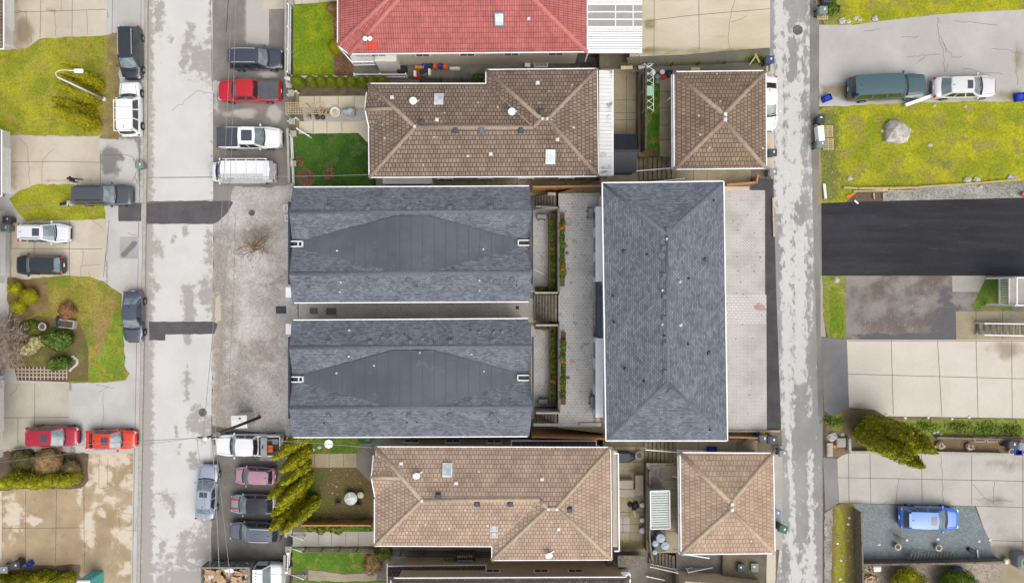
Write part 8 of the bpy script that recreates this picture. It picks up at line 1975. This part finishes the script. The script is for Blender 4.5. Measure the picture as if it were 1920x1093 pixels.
# planter plants: one of each kind, then copies
def small(m, r=.2): dome(m, (0, 0, .14), (r, r, .18), 90, .13, .4, 3, False)
proto = {}
def put_small(px, py, S, z, kind, label, grp):
    b = surf(S).pt(px, py, z)
    if kind not in proto:
        m = MB(); small(m); proto[kind] = m.build('planter_shrub', {'g': M['green_leaf'], 'd': M['rhodo'], 'o': M['orange_leaf']}[kind]); o = proto[kind]
    else: o = proto[kind].copy(); COL.objects.link(o)
    o.location = b; o.rotation_euler = (0, 0, R.random() * 6); s = R.uniform(1.1, 1.6); o.scale = (s, s, s); tag(o, label, 'plant', grp)
nm = {'g': 'bright green leafy', 'd': 'dark green leafy', 'o': 'orange leaved'}
for x, y0, y1, S, z, loc, seq in ((1036, 412, 540, ZB, 1.05, 'the wall planter of the north patio', 'gdggdogdggdgd'), (1054, 414, 525, ZC, .36, 'the courtyard planter north of the middle stairs', 'dogdggdgdgogg'), (1037, 620, 750, ZB, 1.05, 'the wall planter of the south patio', 'dggdgdggdodgd'), (1055, 636, 748, ZC, .36, 'the courtyard planter south of the middle stairs', 'dggdogdgdggdd')):
    for i, k in enumerate(seq): put_small(x + R.uniform(-1, 1), y0 + (y1 - y0) * (i + .5) / len(seq), S, z, k, '%s shrub in %s' % (nm[k], loc), '%s shrubs in %s' % (nm[k], loc))
for x, y, lb in ((1016, 543, 'the short planter of the north patio'), (1020, 613, 'the short planter of the south patio')): put_small(x, y, ZB, .45, 'g', 'green plant in ' + lb, None)

# leaf litter blown over the paving, the verges and the gravel
lm = MB()
for S, x0, y0, x1, y1, n, lay in ((ZC, 1050, 366, 1112, 798, 260, 5), (ZB, 1000, 398, 1026, 540, 60, 6), (ZB, 1000, 620, 1028, 745, 40, 6), (ZB, 575, 570, 990, 598, 110, 8), (ZD, 1362, 360, 1434, 800, 70, 8), (ZW, 205, 60, 222, 260, 90, 6), (ZB, 572, 878, 698, 966, 160, 5), (ZE, 1545, 210, 1580, 375, 150, 6), (ZE, 1562, 955, 1600, 1090, 160, 6), (ZE, 1610, 525, 1780, 630, 70, 8), (ZS, 404, 440, 535, 790, 160, 6), (ZC, 1155, 845, 1208, 1030, 60, 5), (ZS, 405, 860, 540, 1030, 60, 7), (ZW, 20, 860, 240, 1050, 60, 6)):
    for _ in range(n):
        p = S.pt(R.uniform(x0, x1), R.uniform(y0, y1), .004 * lay + .012); t_ = R.random() * 6.28; s = R.uniform(.03, .085); q = Vector((math.cos(t_), math.sin(t_), R.uniform(-.1, .1))) * s; r_ = Vector((-q.y, q.x, 0)) * .5
        lm.add([p - q, p + r_, p + q, p - r_], [(0, 1, 2, 3)], 0 if R.random() < .75 else 1)
lo = lm.build('leaf_litter', [leafmat('fallen_leaf', C(92, 70, 44), C(146, 120, 80), 2), M['stone']])
tag(lo, 'scattered brown fallen leaves and pale crumbs over paving and verges', 'leaf litter', None, 'stuff')

# ------------------------------------------------------------------ light, sky and camera
EL, AZ = 58.0, 145.0                                   # sun height, compass bearing clockwise from north (image top)
w = bpy.data.worlds.new('World'); scene.world = w; w.use_nodes = True
nt = w.node_tree; bg = nt.nodes['Background']; sky = nt.nodes.new('ShaderNodeTexSky'); sky.sky_type = 'NISHITA'; sky.sun_disc = False
sky.sun_elevation = math.radians(EL); sky.sun_rotation = math.radians(AZ); sky.air_density = 1.0; sky.dust_density = 4.0; sky.ozone_density = .6
hs = nt.nodes.new('ShaderNodeHueSaturation'); hs.inputs['Saturation'].default_value = .5      # a thin overcast whitens the sky
nt.links.new(sky.outputs[0], hs.inputs['Color']); nt.links.new(hs.outputs[0], bg.inputs[0]); bg.inputs[1].default_value = .12
sl = bpy.data.lights.new('sun', 'SUN'); sl.energy = 1.5; sl.angle = math.radians(60); sl.color = (1, .96, .9)
so_ = bpy.data.objects.new('sun', sl); COL.objects.link(so_)
az = math.radians(AZ); el = math.radians(EL)
d = Vector((math.sin(az) * math.cos(el), math.cos(az) * math.cos(el), math.sin(el)))
so_.rotation_euler = d.to_track_quat('Z', 'Y').to_euler(); so_.location = d * 80
cd = bpy.data.cameras.new('camera'); co_ = bpy.data.objects.new('camera', cd); COL.objects.link(co_)
co_.location = (0, 0, H); co_.rotation_euler = (0, 0, 0); cd.sensor_width = 36; cd.sensor_fit = 'HORIZONTAL'
cd.lens = 36 * H / (1920 / PXM); cd.clip_end = 3000; cd.clip_start = .5
scene.camera = co_
scene.view_settings.view_transform = 'Standard'; scene.view_settings.look = 'None'; scene.view_settings.gamma = 1; scene.view_settings.exposure = .5
for m_ in list(bpy.data.meshes):
    if m_.users == 0 and not any(m_ in v for v in WHEEL.values()): bpy.data.meshes.remove(m_)
